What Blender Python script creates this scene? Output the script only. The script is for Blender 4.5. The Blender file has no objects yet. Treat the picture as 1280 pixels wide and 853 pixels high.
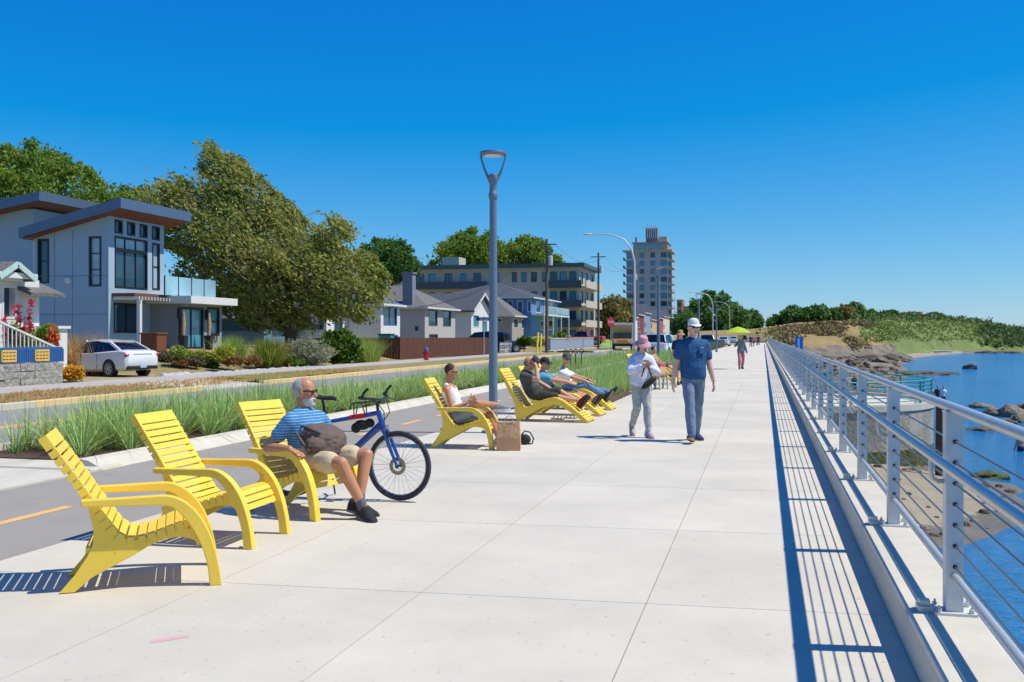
import bpy, bmesh, math, random
import numpy as np
from mathutils import Vector, Matrix, noise
random.seed(7); rng = np.random.default_rng(7)
S = bpy.context.scene; COL = S.collection
PI = math.pi; R = math.radians
# ---------------------------------------------------------------- camera (35 mm lens, 1.58 m above the promenade)
FP = 35/36*1280; HX = 640.; HY = 420.; CH = 1.58
TH = math.atan(314/FP); CT = math.cos(TH); ST = math.sin(TH)
cd = bpy.data.cameras.new('camera'); cam = bpy.data.objects.new('camera', cd); COL.objects.link(cam)
cd.lens = 35; cd.sensor_width = 36; cd.shift_y = -6.5/1280; cd.clip_start = .1; cd.clip_end = 9000
cam.location = (0, 0, CH); cam.rotation_euler = (PI/2, 0, TH); S.camera = cam
# ---------------------------------------------------------------- sky, sun, exposure
SUN_EL = R(58.5); SUN_DIR = Vector((.991*math.cos(SUN_EL), .135*math.cos(SUN_EL), math.sin(SUN_EL))).normalized()
W = bpy.data.worlds.new('World'); S.world = W; W.use_nodes = True
wn = W.node_tree.nodes; wl = W.node_tree.links; bg = wn['Background']
sk = wn.new('ShaderNodeTexSky'); sk.sky_type = 'NISHITA'; sk.sun_disc = False
sk.sun_elevation = SUN_EL; sk.sun_rotation = math.atan2(SUN_DIR.x, SUN_DIR.y)
sk.altitude = 0; sk.air_density = 1.0; sk.dust_density = 0; sk.ozone_density = 4
# graded to the clear deep blue of the photograph, channel by channel
sp = wn.new('ShaderNodeSeparateColor'); cb = wn.new('ShaderNodeCombineColor'); wl.new(sk.outputs[0], sp.inputs[0])
for ch, (mul, add, pw) in enumerate(((.8, -1.6, 1), (.89, -.2, 1), (3.18, 0, .5))):
    n0 = wn.new('ShaderNodeMath'); n0.operation = 'POWER'; n0.inputs[1].default_value = pw; wl.new(sp.outputs[ch], n0.inputs[0])
    n1 = wn.new('ShaderNodeMath'); n1.operation = 'MULTIPLY_ADD'; n1.inputs[1].default_value = mul; n1.inputs[2].default_value = add; wl.new(n0.outputs[0], n1.inputs[0])
    n2 = wn.new('ShaderNodeMath'); n2.operation = 'MAXIMUM'; n2.inputs[1].default_value = .05; wl.new(n1.outputs[0], n2.inputs[0]); wl.new(n2.outputs[0], cb.inputs[ch])
wl.new(cb.outputs[0], bg.inputs[0]); bg.inputs[1].default_value = .1
sl = bpy.data.lights.new('sun', 'SUN'); so = bpy.data.objects.new('sun', sl); COL.objects.link(so)
sl.energy = 4.8; sl.angle = R(.53); sl.color = (1, .955, .875)
so.rotation_euler = (-SUN_DIR).to_track_quat('-Z', 'Y').to_euler()
S.view_settings.view_transform = 'Standard'; S.view_settings.look = 'None'
S.view_settings.exposure = 0.0; S.view_settings.gamma = 1
S.render.engine = 'CYCLES'; S.cycles.max_bounces = 6; S.cycles.transparent_max_bounces = 8
# ---------------------------------------------------------------- a pixel of the photograph is a direction
def ray(x, y):
    a = (x-HX)/FP; b = (HY-y)/FP
    return Vector((-ST+a*CT, CT+a*ST, b))
def G(x, y, z=0.):                       # where it meets the level z
    r = ray(x, y); t = (z-CH)/r.z
    return Vector((r.x*t, r.y*t, z))
def PX(c, x, y):                         # where it meets the plane X = c
    r = ray(x, y); t = c/r.x
    return Vector((c, r.y*t, CH+r.z*t))
def PY(c, x, y):                         # where it meets the plane Y = c
    r = ray(x, y); t = c/r.y
    return Vector((r.x*t, c, CH+r.z*t))
def PD(d, x, y):                         # at depth d
    r = ray(x, y)
    return Vector((r.x*d, r.y*d, CH+r.z*d))
# ---------------------------------------------------------------- meshes
def frame_of(d):
    d = Vector(d).normalized(); up = Vector((0, 0, 1)) if abs(d.z) < .95 else Vector((1, 0, 0))
    a = d.cross(up).normalized(); return a, d.cross(a).normalized(), d
class MB:
    def __init__(s): s.v = []; s.f = []
    def add(s, vs, fs):
        o = len(s.v); s.v += [tuple(v) for v in vs]; s.f += [tuple(i+o for i in f) for f in fs]; return s
    def box(s, x0, x1, y0, y1, z0, z1, M=None):
        vs = [Vector((x, y, z)) for z in (z0, z1) for y in (y0, y1) for x in (x0, x1)]
        if M is not None: vs = [M @ v for v in vs]
        return s.add(vs, [(0,2,3,1),(4,5,7,6),(0,1,5,4),(2,6,7,3),(0,4,6,2),(1,3,7,5)])
    def cbox(s, c, sz, M=None):
        h = [k/2 for k in sz]; T = Matrix.Translation(Vector(c))
        return s.box(-h[0], h[0], -h[1], h[1], -h[2], h[2], T @ M.to_4x4() if M is not None else T)
    def bar(s, a, b, w, t, up=(0, 0, 1)):        # a straight bar of section w x t
        a = Vector(a); b = Vector(b); d = (b-a); L = d.length; d.normalize(); up = Vector(up)
        r = d.cross(up)
        if r.length < 1e-4: r = d.cross(Vector((1, 0, 0)))
        r.normalize(); u = r.cross(d)
        vs = [p+r*i*w/2+u*j*t/2 for p in (a, b) for i, j in ((-1,-1),(1,-1),(1,1),(-1,1))]
        return s.add(vs, [(3,2,1,0),(4,5,6,7),(0,1,5,4),(1,2,6,5),(2,3,7,6),(3,0,4,7)])
    def prism(s, pts, w0, w1, mp):               # outline extruded from w0 to w1; mp(u, v, w) -> xyz
        n = len(pts)
        vs = [mp(u, v, w0) for u, v in pts]+[mp(u, v, w1) for u, v in pts]
        return s.add(vs, [tuple(range(n-1, -1, -1)), tuple(range(n, 2*n))]+[(i, (i+1) % n, n+(i+1) % n, n+i) for i in range(n)])
    def tube(s, pts, r, n=8, cap=True, closed=False):
        pts = [Vector(p) for p in pts]; m = len(pts)
        rs = r if isinstance(r, (list, tuple)) else [r]*m
        a = None; vs = []
        for i, p in enumerate(pts):
            if closed: d = pts[(i+1) % m]-pts[i-1]
            else: d = pts[min(i+1, m-1)]-pts[max(i-1, 0)]
            if d.length < 1e-9: d = Vector((0, 0, 1))
            d.normalize()
            if a is None: a, b, _ = frame_of(d)
            else:
                a = a-d*a.dot(d)
                if a.length < 1e-5: a, b, _ = frame_of(d)
                a.normalize(); b = d.cross(a)
            for k in range(n):
                t = 2*PI*k/n; vs.append(p+(a*math.cos(t)+b*math.sin(t))*rs[i])
        fs = [(i*n+k, i*n+(k+1) % n, (i+1)*n+(k+1) % n, (i+1)*n+k) for i in range(m-1) for k in range(n)]
        if closed: fs += [((m-1)*n+k, (m-1)*n+(k+1) % n, (k+1) % n, k) for k in range(n)]
        elif cap: fs += [tuple(range(n-1, -1, -1)), tuple((m-1)*n+k for k in range(n))]
        return s.add(vs, fs)
    def ell(s, c, r, M=None, nu=14, nv=9):
        c = Vector(c); r = (r, r, r) if isinstance(r, (int, float)) else r; vs = []
        def P(x, y, z):
            q = Vector((x*r[0], y*r[1], z*r[2])); return c+(M @ q if M is not None else q)
        vs.append(P(0, 0, -1))
        for j in range(1, nv):
            t = -PI/2+PI*j/nv
            vs += [P(math.cos(t)*math.cos(2*PI*i/nu), math.cos(t)*math.sin(2*PI*i/nu), math.sin(t)) for i in range(nu)]
        vs.append(P(0, 0, 1)); L = len(vs)-1
        fs = [(0, 1+(i+1) % nu, 1+i) for i in range(nu)]
        fs += [(1+j*nu+i, 1+j*nu+(i+1) % nu, 1+(j+1)*nu+(i+1) % nu, 1+(j+1)*nu+i) for j in range(nv-2) for i in range(nu)]
        fs += [(L, 1+(nv-2)*nu+i, 1+(nv-2)*nu+(i+1) % nu) for i in range(nu)]
        return s.add(vs, fs)
    def caps(s, a, b, ra, rb, n=10):             # tapered limb with round ends
        a = Vector(a); b = Vector(b); d = b-a; L = max(d.length, 1e-6); d /= L
        pts = []; rs = []
        for k in (80, 55, 28): pts.append(a-d*ra*math.sin(R(k))); rs.append(ra*math.cos(R(k)))
        pts += [a, b]; rs += [ra, rb]
        for k in (28, 55, 80): pts.append(b+d*rb*math.sin(R(k))); rs.append(rb*math.cos(R(k)))
        return s.tube(pts, rs, n)
    def lathe(s, prof, c=(0, 0, 0), n=20, M=None, cap=True):
        c = Vector(c); vs = []
        for r, z in prof:
            for k in range(n):
                q = Vector((r*math.cos(2*PI*k/n), r*math.sin(2*PI*k/n), z)); vs.append(c+(M @ q if M is not None else q))
        m = len(prof)
        fs = [(i*n+k, i*n+(k+1) % n, (i+1)*n+(k+1) % n, (i+1)*n+k) for i in range(m-1) for k in range(n)]
        if cap: fs += [tuple(range(n-1, -1, -1)), tuple((m-1)*n+k for k in range(n))]
        return s.add(vs, fs)
    def loft(s, rings, cap=True):                # rings: lists of the same number of points
        n = len(rings[0]); m = len(rings); vs = [p for r in rings for p in r]
        fs = [(i*n+k, i*n+(k+1) % n, (i+1)*n+(k+1) % n, (i+1)*n+k) for i in range(m-1) for k in range(n)]
        if cap: fs += [tuple(range(n-1, -1, -1)), tuple((m-1)*n+k for k in range(n))]
        return s.add(vs, fs)
    def mesh(s, name):
        me = bpy.data.meshes.new(name); me.from_pydata(s.v, [], s.f); me.update(); return me
    def build(s, name, m, parent=None, smooth=0, bevel=0, world=False):
        me = s.mesh(name); o = bpy.data.objects.new(name, me); COL.objects.link(o)
        if m is not None: me.materials.append(m)
        finish(o, smooth, bevel)
        if parent is not None:
            o.parent = parent
            if world and parent.parent is None: o.location = -parent.location
        return o
def finish(o, smooth=0, bevel=0):
    me = o.data
    if smooth:
        me.polygons.foreach_set('use_smooth', [True]*len(me.polygons))
        if smooth < 180: me.set_sharp_from_angle(angle=R(smooth))
    if bevel:
        b = o.modifiers.new('bevel', 'BEVEL'); b.width = bevel; b.segments = 2; b.limit_method = 'ANGLE'; b.angle_limit = R(50)
def tag(o, label=None, cat=None, group=None, kind=None):
    if label: o['label'] = label
    if cat: o['category'] = cat
    if group: o['group'] = group
    if kind: o['kind'] = kind
    return o
def thing(name, label, cat, loc=(0, 0, 0), rz=0, group=None):
    o = bpy.data.objects.new(name, None); COL.objects.link(o); o.empty_display_size = .2
    o.location = loc; o.rotation_euler = (0, 0, rz); return tag(o, label, cat, group)
def part(name, me, parent, loc=(0, 0, 0), rot=(0, 0, 0)):     # a part that shares its mesh
    o = bpy.data.objects.new(name, me); COL.objects.link(o); o.parent = parent; o.location = loc; o.rotation_euler = rot; return o
KIDS = {}
def dup(root, loc=None, rz=None, label=None, parent=None):
    c = root.copy(); COL.objects.link(c)
    if parent is not None: c.parent = parent
    if loc is not None: c.location = loc
    if rz is not None: c.rotation_euler = (0, 0, rz)
    if label: c['label'] = label
    for ch in list(root.children): dup(ch, parent=c)
    return c
def np_obj(name, V, Fq, m, parent=None, smooth=False):         # big meshes from numpy arrays of quads
    V = np.asarray(V, dtype=np.float32); Fq = np.asarray(Fq, dtype=np.int32); k = Fq.shape[1]
    me = bpy.data.meshes.new(name)
    me.vertices.add(len(V)); me.vertices.foreach_set('co', V.ravel())
    me.loops.add(Fq.size); me.loops.foreach_set('vertex_index', Fq.ravel())
    me.polygons.add(len(Fq)); me.polygons.foreach_set('loop_start', np.arange(0, Fq.size, k, dtype=np.int32))
    me.update(calc_edges=True); me.validate()
    if smooth: me.polygons.foreach_set('use_smooth', [True]*len(me.polygons))
    o = bpy.data.objects.new(name, me); COL.objects.link(o)
    if m is not None: me.materials.append(m)
    if parent is not None: o.parent = parent
    return o
def grid(name, xs, ys, zf, m, smooth=True, kind='structure'):
    Xg, Yg = np.meshgrid(np.asarray(xs, float), np.asarray(ys, float)); Z = zf(Xg, Yg)
    n = len(xs); k = len(ys); V = np.stack([Xg.ravel(), Yg.ravel(), Z.ravel()], 1)
    i, j = np.meshgrid(np.arange(n-1), np.arange(k-1)); a = (j*n+i).ravel()
    o = np_obj(name, V, np.stack([a, a+1, a+n+1, a+n], 1), m, smooth=smooth)
    if kind: o['kind'] = kind
    return o
def sstep(a, b, x): t = np.clip((x-a)/(b-a), 0, 1); return t*t*(3-2*t)
def vnoise(x, y, s, seed=0):                                   # smooth value noise on arrays
    x = np.asarray(x, float)/s+seed*17.3; y = np.asarray(y, float)/s-seed*9.1
    xi = np.floor(x); yi = np.floor(y); fx = x-xi; fy = y-yi; fx = fx*fx*(3-2*fx); fy = fy*fy*(3-2*fy)
    h = lambda a, b: np.modf(np.abs(np.sin(a*127.1+b*311.7+seed*3.7)*43758.5453))[0]
    return (h(xi, yi)*(1-fx)+h(xi+1, yi)*fx)*(1-fy)+(h(xi, yi+1)*(1-fx)+h(xi+1, yi+1)*fx)*fy-.5
# ---------------------------------------------------------------- materials
def lin(c):
    if isinstance(c, str):
        c = [int(c[i:i+2], 16)/255 for i in (0, 2, 4)]
        c = [k/12.92 if k <= .04045 else ((k+.055)/1.055)**2.4 for k in c]
    return (*c[:3], 1)
MATS = {}
def mat(name, col, rough=.6, metal=0., var=.12, scale=3., bump=0., bscale=60., col2=None, isl=0., coat=0., spec=.5, objr=0., detail=6, trans=0., speck=None):
    if name in MATS: return MATS[name]
    m = bpy.data.materials.new(name); m.use_nodes = True; nt = m.node_tree; N = nt.nodes; L = nt.links
    b = N['Principled BSDF']; c = lin(col); b.inputs['Roughness'].default_value = rough; b.inputs['Metallic'].default_value = metal
    b.inputs['Specular IOR Level'].default_value = spec
    if coat: b.inputs['Coat Weight'].default_value = coat; b.inputs['Coat Roughness'].default_value = .08
    geo = N.new('ShaderNodeNewGeometry'); out = None
    nz = N.new('ShaderNodeTexNoise'); nz.inputs['Scale'].default_value = scale; nz.inputs['Detail'].default_value = detail; nz.inputs['Roughness'].default_value = .65
    L.new(geo.outputs['Position'], nz.inputs['Vector'])
    mr = N.new('ShaderNodeMapRange'); mr.inputs[1].default_value = .3; mr.inputs[2].default_value = .7; L.new(nz.outputs[0], mr.inputs[0])
    mx = N.new('ShaderNodeMix'); mx.data_type = 'RGBA'; L.new(mr.outputs[0], mx.inputs['Factor'])
    c2 = lin(col2) if col2 is not None else tuple(min(1, k*(1+var)) for k in c[:3])+(1,)
    c1 = c if col2 is not None else tuple(k*(1-var) for k in c[:3])+(1,)
    mx.inputs['A'].default_value = c1; mx.inputs['B'].default_value = c2; out = mx.outputs['Result']
    if speck:                                                   # fine darker specks
        n2 = N.new('ShaderNodeTexNoise'); n2.inputs['Scale'].default_value = speck[0]; n2.inputs['Detail'].default_value = 2; L.new(geo.outputs['Position'], n2.inputs['Vector'])
        r2 = N.new('ShaderNodeMapRange'); r2.inputs[1].default_value = speck[1]; r2.inputs[2].default_value = speck[1]+.06; L.new(n2.outputs[0], r2.inputs[0])
        m2 = N.new('ShaderNodeMix'); m2.data_type = 'RGBA'; L.new(r2.outputs[0], m2.inputs['Factor']); L.new(out, m2.inputs['A']); m2.inputs['B'].default_value = lin(speck[2]); out = m2.outputs['Result']
    if isl or objr:
        if isl: src = geo.outputs['Random Per Island']
        else: oi = N.new('ShaderNodeObjectInfo'); src = oi.outputs['Random']
        k = isl or objr; r3 = N.new('ShaderNodeMapRange'); r3.inputs[3].default_value = 1-k; r3.inputs[4].default_value = 1+k; L.new(src, r3.inputs[0])
        h = N.new('ShaderNodeHueSaturation'); L.new(out, h.inputs['Color']); L.new(r3.outputs[0], h.inputs['Value'])
        if isl:
            r4 = N.new('ShaderNodeMapRange'); r4.inputs[3].default_value = .5-.045*isl/.4; r4.inputs[4].default_value = .5+.03*isl/.4
            w = N.new('ShaderNodeMath'); w.operation = 'FRACT'; w2 = N.new('ShaderNodeMath'); w2.operation = 'MULTIPLY'; w2.inputs[1].default_value = 7.3
            L.new(src, w2.inputs[0]); L.new(w2.outputs[0], w.inputs[0]); L.new(w.outputs[0], r4.inputs[0]); L.new(r4.outputs[0], h.inputs['Hue'])
        out = h.outputs[0]
    L.new(out, b.inputs['Base Color'])
    if bump:
        n3 = N.new('ShaderNodeTexNoise'); n3.inputs['Scale'].default_value = bscale; n3.inputs['Detail'].default_value = 4; L.new(geo.outputs['Position'], n3.inputs['Vector'])
        bp = N.new('ShaderNodeBump'); bp.inputs['Strength'].default_value = min(1, bump); bp.inputs['Distance'].default_value = .6/bscale; L.new(n3.outputs[0], bp.inputs['Height']); L.new(bp.outputs[0], b.inputs['Normal'])
    if trans:
        tr = N.new('ShaderNodeBsdfTranslucent'); L.new(out, tr.inputs[0]); ms = N.new('ShaderNodeMixShader'); ms.inputs[0].default_value = trans
        L.new(b.outputs[0], ms.inputs[1]); L.new(tr.outputs[0], ms.inputs[2]); L.new(ms.outputs[0], N['Material Output'].inputs[0])
    MATS[name] = m; return m
CONC = mat('concrete', 'CBC3AE', .85, var=.1, scale=.8, bump=.3, bscale=180, objr=.045, speck=(24, .665, 'B0A898'), detail=10)
CONC2 = mat('kerb concrete', 'CBC3AE', .85, var=.1, scale=2.5, bump=.3, bscale=120)
WALLC = mat('weathered seawall concrete', '9F978A', .9, var=.25, scale=.8, bump=.5, bscale=20, col2='6E6A58')
ASPH = mat('asphalt', '9A9386', .92, var=.07, scale=1.5, bump=.6, bscale=260, speck=(150, .6, '7B766E'))
ROADM = mat('road asphalt', '8E8A84', .92, var=.1, scale=.6, bump=.5, bscale=200)
YPAINT = mat('yellow road paint', 'E3B46A', .8, var=.1, scale=6)
YKERB = mat('yellow painted kerb', 'E6C27E', .8, var=.12, scale=3, col2='D8BE92')
SIDEW = mat('sidewalk concrete', 'B2AA9C', .9, var=.1, scale=.8, bump=.3)
APRON = mat('driveway apron concrete', 'CCC5B4', .9, var=.06, scale=1)
DRY = mat('dry lawn', 'A08C5A', .95, var=.2, scale=2.2, col2='847A4A', bump=1, bscale=14)
LAWN = mat('green lawn', '6F8A3A', .95, var=.2, scale=2, col2='8C8B48', bump=1, bscale=14)
SOIL = mat('planting soil', '5B4636', .95, var=.3, scale=9, bump=1, bscale=30)
GALV = mat('galvanised steel', 'C2C2BC', .36, metal=.35, var=.08, scale=9, bump=.05, bscale=60)
GALVP = mat('galvanised steel posts', 'D2D0C8', .5, metal=.1, var=.1, scale=7)
CABLE = mat('steel cable', '7C8288', .4, metal=.9, var=.1, scale=30)
BLACK = mat('black rubber', '1A1A1C', .6, var=.1, scale=20)
DARKM = mat('dark metal', '2B2E33', .45, metal=.3, var=.1, scale=10)
WHITE = mat('white paint', 'E4E2DC', .6, var=.04, scale=2)
YEL = mat('yellow powder coat', 'F5CF4C', .48, var=.06, scale=5, objr=.03, spec=.4, speck=(14, .69, 'CFAE4A'), bump=.1, bscale=90)
# ================================================================ THE SETTING
KX = .694            # foot of the kerb
BEDA = (-7.85, -9.85); LANE = (-5.2, -7.55); ROAD = (-9.9, -15.8)
# land
def land_z(x, y):
    z = np.zeros_like(x)-.09
    z += 1.0*sstep(-22.6, -29.5, x)*sstep(37, 42, y)*(1-sstep(66, 72, y))
    z += .35*sstep(-22.5, -30, x)*sstep(74, 80, y)*(1-sstep(140, 160, y))
    z += 1.3*sstep(-17.5, -28, x)*sstep(118, 132, y)*(1-sstep(165, 175, y))
    return z
xs = np.concatenate([[-4000, -900, -300, -150, -90, -60], np.arange(-48, -15, 1.), np.arange(-15, 1, 3.), [.93]])
ys = np.concatenate([[-60, -20], np.arange(0, 180, 2.), [190, 220, 260, 300, 400, 700, 1500, 4000]])
grid('ground', xs, ys, land_z, DRY)
# promenade of cast slabs: four strips with joints running across and along
XC = [KX, -.67, -2.04, -3.4, -5.2]; DYS = 2.28; SK = .06; Y1 = 62.8
prom = MB().box(-5.2, KX, -6, 300, -.3, -.012).build('promenade', CONC2); prom['kind'] = 'structure'
gap = .003
for k in range(4):
    x1, x0 = XC[k], XC[k+1]; w = x1-x0
    mb = MB(); q = [(gap, gap), (w-gap, gap), (w-gap, DYS-gap), (gap, DYS-gap)]
    mb.prism(q, -.02, 0, lambda u, v, z: (u, v+SK*u, z)); me = mb.mesh('slab'); me.materials.append(CONC)
    ni = 0
    for r in range(-4, 27):
        y = 5.93+DYS*r+SK*x0
        o = part('slab', me, prom, (x0, y, 0)); finish(o, 0, .004) if False else None
far = MB().box(-5.2, KX, 5.93+DYS*27+SK*-5.2-.02, 300, -.02, -.004).build('far_slabs', CONC, prom); far['kind'] = 'stuff'
pmk = [G(x, y) for x, y in ((189, 801), (205, 798), (237, 794), (236, 796.5), (207, 801.5), (190, 804.5))]
MB().add([(p.x, p.y, .0015) for p in pmk], [(0, 5, 4, 1), (1, 4, 3, 2)]).build('paint_mark', mat('faded pink marking', 'D8A6A4', .85, var=.1, scale=30), prom)
# bicycle lane with dashes and the rolled kerb of the planting bed
lane = MB().box(LANE[1], LANE[0]-.004, -6, 300, -.2, -.006).build('bike_lane', ASPH); lane['kind'] = 'structure'
for k in range(40):
    y = 7.44-1.955*2+k*1.955
    o = MB().prism([(-6.2, y-.51), (-6.3, y-.51), (-6.3, y+.51), (-6.2, y+.51)], -.004, -.001, lambda u, v, w: (u, v, w)).build('lane_dash', YPAINT, lane)
# planting bed 1 (between lane and road) with rolled kerb stones
bed = MB(); bed.box(BEDA[1], BEDA[0], 10.6, 300, -.1, .05); bed = bed.build('planting_bed', SOIL); bed['kind'] = 'structure'
kp = [(0, 0), (-.1, .05), (-.2, .1), (-.32, .12), (-.34, .12), (-.34, -.1), (0, -.1)]
L = 3.0; mb = MB().prism(kp, .006, L-.006, lambda u, v, w: (u, w, v)); ks = mb.mesh('kerb_stone'); ks.materials.append(CONC2)
for k in range(48):
    part('kerb_stone', ks, bed, (LANE[1], 10.2+k*L, 0))
L2 = 3.1; mb = MB().box(-.18, 0, .005, L2-.005, -.1, .12); kr = mb.mesh('kerb_stone'); kr.materials.append(CONC2)
for k in range(20): part('kerb_stone', kr, bed, (BEDA[1], 10.3+k*L2, 0))
MB().box(BEDA[1], LANE[1]-.01, 10.0, 10.62, -.1, .035).build('kerb_nose', CONC2, bed, bevel=.02)
# crossing slab at the near end of the bed
cr = MB().box(-9.9, -7.56, 2, 10.0, -.2, .012); cr = cr.build('crossing', CONC2); cr['kind'] = 'structure'
# planting bed 2 between path and lane, further on
bed2 = MB().box(-5.17, -3.46, 22.0, 27.5, -.1, .04).box(-5.17, -3.7, 27.52, 64, -.1, .04).build('planting_bed', SOIL); bed2['kind'] = 'structure'
# road, centre line, painted far kerb, dry verge, sidewalk
road = MB().box(ROAD[1], ROAD[0]-.19, -40, 420, -.2, -.02).build('road', ROADM); road['kind'] = 'structure'
MB().box(-12.83, -12.73, -40, 118, -.018, -.012).box(-13.03, -12.93, -40, 118, -.018, -.0121).build('centre_line', YPAINT, road)
st = MB().box(-60, -15.82, 86.0, 93.5, -.2, .0).build('side_street', ROADM); st['kind'] = 'structure'
def kerb(y0, y1, m, step=3.0):
    y = y0
    while y < y1-.2:
        e = min(y1, y+step); MB().box(-15.98, -15.8, y+.004, e-.004, -.2, .12).build('kerb_stone', m, road, bevel=.015); y = e
ya = PX(-15.8, 45, 509).y; yb = PX(-15.8, 257, 488).y; yc = PX(-15.8, 330, 478).y
kerb(-6, ya, CONC2); kerb(ya, yb, YKERB); kerb(yc, 85, YKERB); kerb(95, 180, CONC2, 6)
vg = grid('verge', np.linspace(-18.75, -15.99, 8), np.linspace(-6, yb, 50), lambda x, y: .1+.05*vnoise(x, y, 1.2), DRY)
vg = grid('verge', np.linspace(-18.75, -15.99, 8), np.linspace(yc+.8, 85, 70), lambda x, y: .1+.05*vnoise(x, y, 1.2), DRY)
vg = grid('verge', np.linspace(-19.5, -15.99, 8), np.linspace(95, 240, 70), lambda x, y: .1+.05*vnoise(x, y, 1.2), DRY)
ap = MB().prism([(-15.79, yb+.02), (-18.75, yb-.4), (-18.75, yc+1.0), (-15.79, yc-.02)], -.2, .03, lambda u, v, w: (u, v, w+(.09 if u < -16 and w > 0 else 0))).build('driveway_apron', APRON); ap['kind'] = 'structure'
sw = MB().box(-20.9, -18.76, -6, 85.6, -.2, .125).build('sidewalk', SIDEW); sw['kind'] = 'structure'
sw = MB().box(-20.9, -19.52, 94, 300, -.2, .125).build('sidewalk', SIDEW); sw['kind'] = 'structure'
# seawall, kerb under the railing
wall = thing('seawall', 'long concrete seawall kerb carrying the railing beside the promenade', 'seawall', (KX, 0, 0))
n = 0; y = -4.
while y < 300:
    st_ = 6.84 if y < 60 else 60; e = min(300, y+st_)
    MB().prism([(0, -.3), (.34, -.3), (.34, .2), (0.02, .2), (0, .185)], y+.005, e-.005, lambda u, v, w: (u, w, v)).build('kerb_block', CONC2, wall, bevel=.012); y = e
MB().box(.04, .3, -4, 300, -7, -.3).build('wall_face', WALLC, wall)
# railing
RX = .92; PY0 = 5.364; DP = 2.36; NP = 84
rail = thing('railing', 'galvanised steel cable railing with round handrail along the seawall', 'railing', (RX, 0, .2))
YE = PY0+DP*(NP-1)+.3
pm = MB().box(-.04, .04, -.05, .05, .012, 1.0).box(-.043, .043, -.053, .053, .994, 1.004); pme = pm.mesh('post'); pme.materials.append(GALVP)
bm_ = MB().box(-.1, .1, -.085, .085, 0, .013); bme = bm_.mesh('base_plate'); bme.materials.append(GALVP)
lm_ = MB().box(-.17, -.1, -.05, .05, 0, .03).box(-.16, -.11, -.03, .03, .03, .055); lme = lm_.mesh('anchor_clip'); lme.materials.append(GALV)
btm = MB().lathe([(.013, .013), (.013, .03), (.006, .032), (.006, .045)], n=6).mesh('bolt'); btm.materials.append(GALV)
CZ = [.856-.1033*k for k in range(7)]; ftm = MB().lathe([(.011, -.058), (.011, .058)], n=8, M=Matrix.Rotation(PI/2, 3, 'X')).mesh('cable_fitting'); ftm.materials.append(BLACK)
br = MB().tube([(-.03, 0, .62), (-.06, 0, .61), (-.1, 0, .65), (-.11, 0, .70), (-.11, 0, .765)], .011, 6); brm = br.mesh('handrail_bracket'); brm.materials.append(GALV)
# handrail bracket: bent rod under the rail, set along it
br = MB().tube([(-.11, .2, .765), (-.11, .2, .71), (-.10, .215, .67), (-.07, .24, .65), (-.03, .0, .65) if False else (-.03, .26, .65), (0.0, .26, .65)], .012, 6); brm = br.mesh('handrail_bracket'); brm.materials.append(GALV)
for k in range(-1, NP):
    y = PY0+DP*k
    p = part('post', pme, rail, (0, y, 0))
    if k < 24: part('base_plate', bme, p); part('anchor_clip', lme, p)
    if k < 8:
        for i in (-.075, .075):
            for j in (-.065, .065): part('bolt', btm, p, (i, j, 0))
    if k < 12:
        for z in CZ: part('cable_fitting', ftm, p, (0, 0, z))
    if k < 16: part('handrail_bracket', brm, rail, (0, y-.24, 0))
YS = PY0-DP*1.5
MB().tube([(0, YS, 1.02), (0, YE, 1.02)], .0255, 14).build('top_rail', GALV, rail, smooth=40)
MB().tube([(-.11, YS, .786), (-.11, YE, .786)], .0235, 14).build('handrail', GALV, rail, smooth=40)
MB().tube([(0, YS, .185), (0, YE, .185)], .021, 12).build('bottom_rail', GALV, rail, smooth=40)
for z in CZ: MB().tube([(0, YS, z), (0, YE, z)], .0052, 6).build('cable', CABLE, rail, smooth=60)
# ================================================================ CHAIRS AND LOUNGERS
def camv(xc, d): return Vector((xc*CT-d*ST, xc*ST+d*CT, 0))      # a vector given as (right, away)
def c2(u, v):                    # side view of the nearest chair -> metres (along, up)
    x = 30+u/3.5556; y = 520+v/3.5556; s = .88*(x-83.4)/190.; yg = 749.2-18.3*s/.88; k = 208-11.4*s/.88
    return (s-.44, (yg-y)/k)
def l2(u, v):                    # the same for the lounger
    x = 610+u/6.559; y = 420+v/6.559; s = 1.29*(x-647)/85.; yg = 526.7+2.3*s/1.29
    return (s-.645, (yg-y)/67.8)
def smooth_curve(pts, n=8):
    P = [Vector((*p, 0)) for p in pts]; out = []
    for i in range(len(P)-1):
        p0 = P[max(i-1, 0)]; p1 = P[i]; p2 = P[i+1]; p3 = P[min(i+2, len(P)-1)]
        for k in range(n):
            t = k/n; q = .5*((2*p1)+(p2-p0)*t+(2*p0-5*p1+4*p2-p3)*t*t+(3*p1-p0-3*p2+p3)*t**3); out.append((q.x, q.y))
    out.append(tuple(P[-1][:2])); return out
def along(curve):                # arc length lookup
    P = [Vector(p) for p in curve]; L = [0.]
    for a, b in zip(P, P[1:]): L.append(L[-1]+(b-a).length)
    def at(s):
        for i in range(len(P)-1):
            if L[i+1] >= s: t = (s-L[i])/max(1e-9, L[i+1]-L[i]); return P[i].lerp(P[i+1], t)
        return P[-1]
    return at, L[-1]
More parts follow.
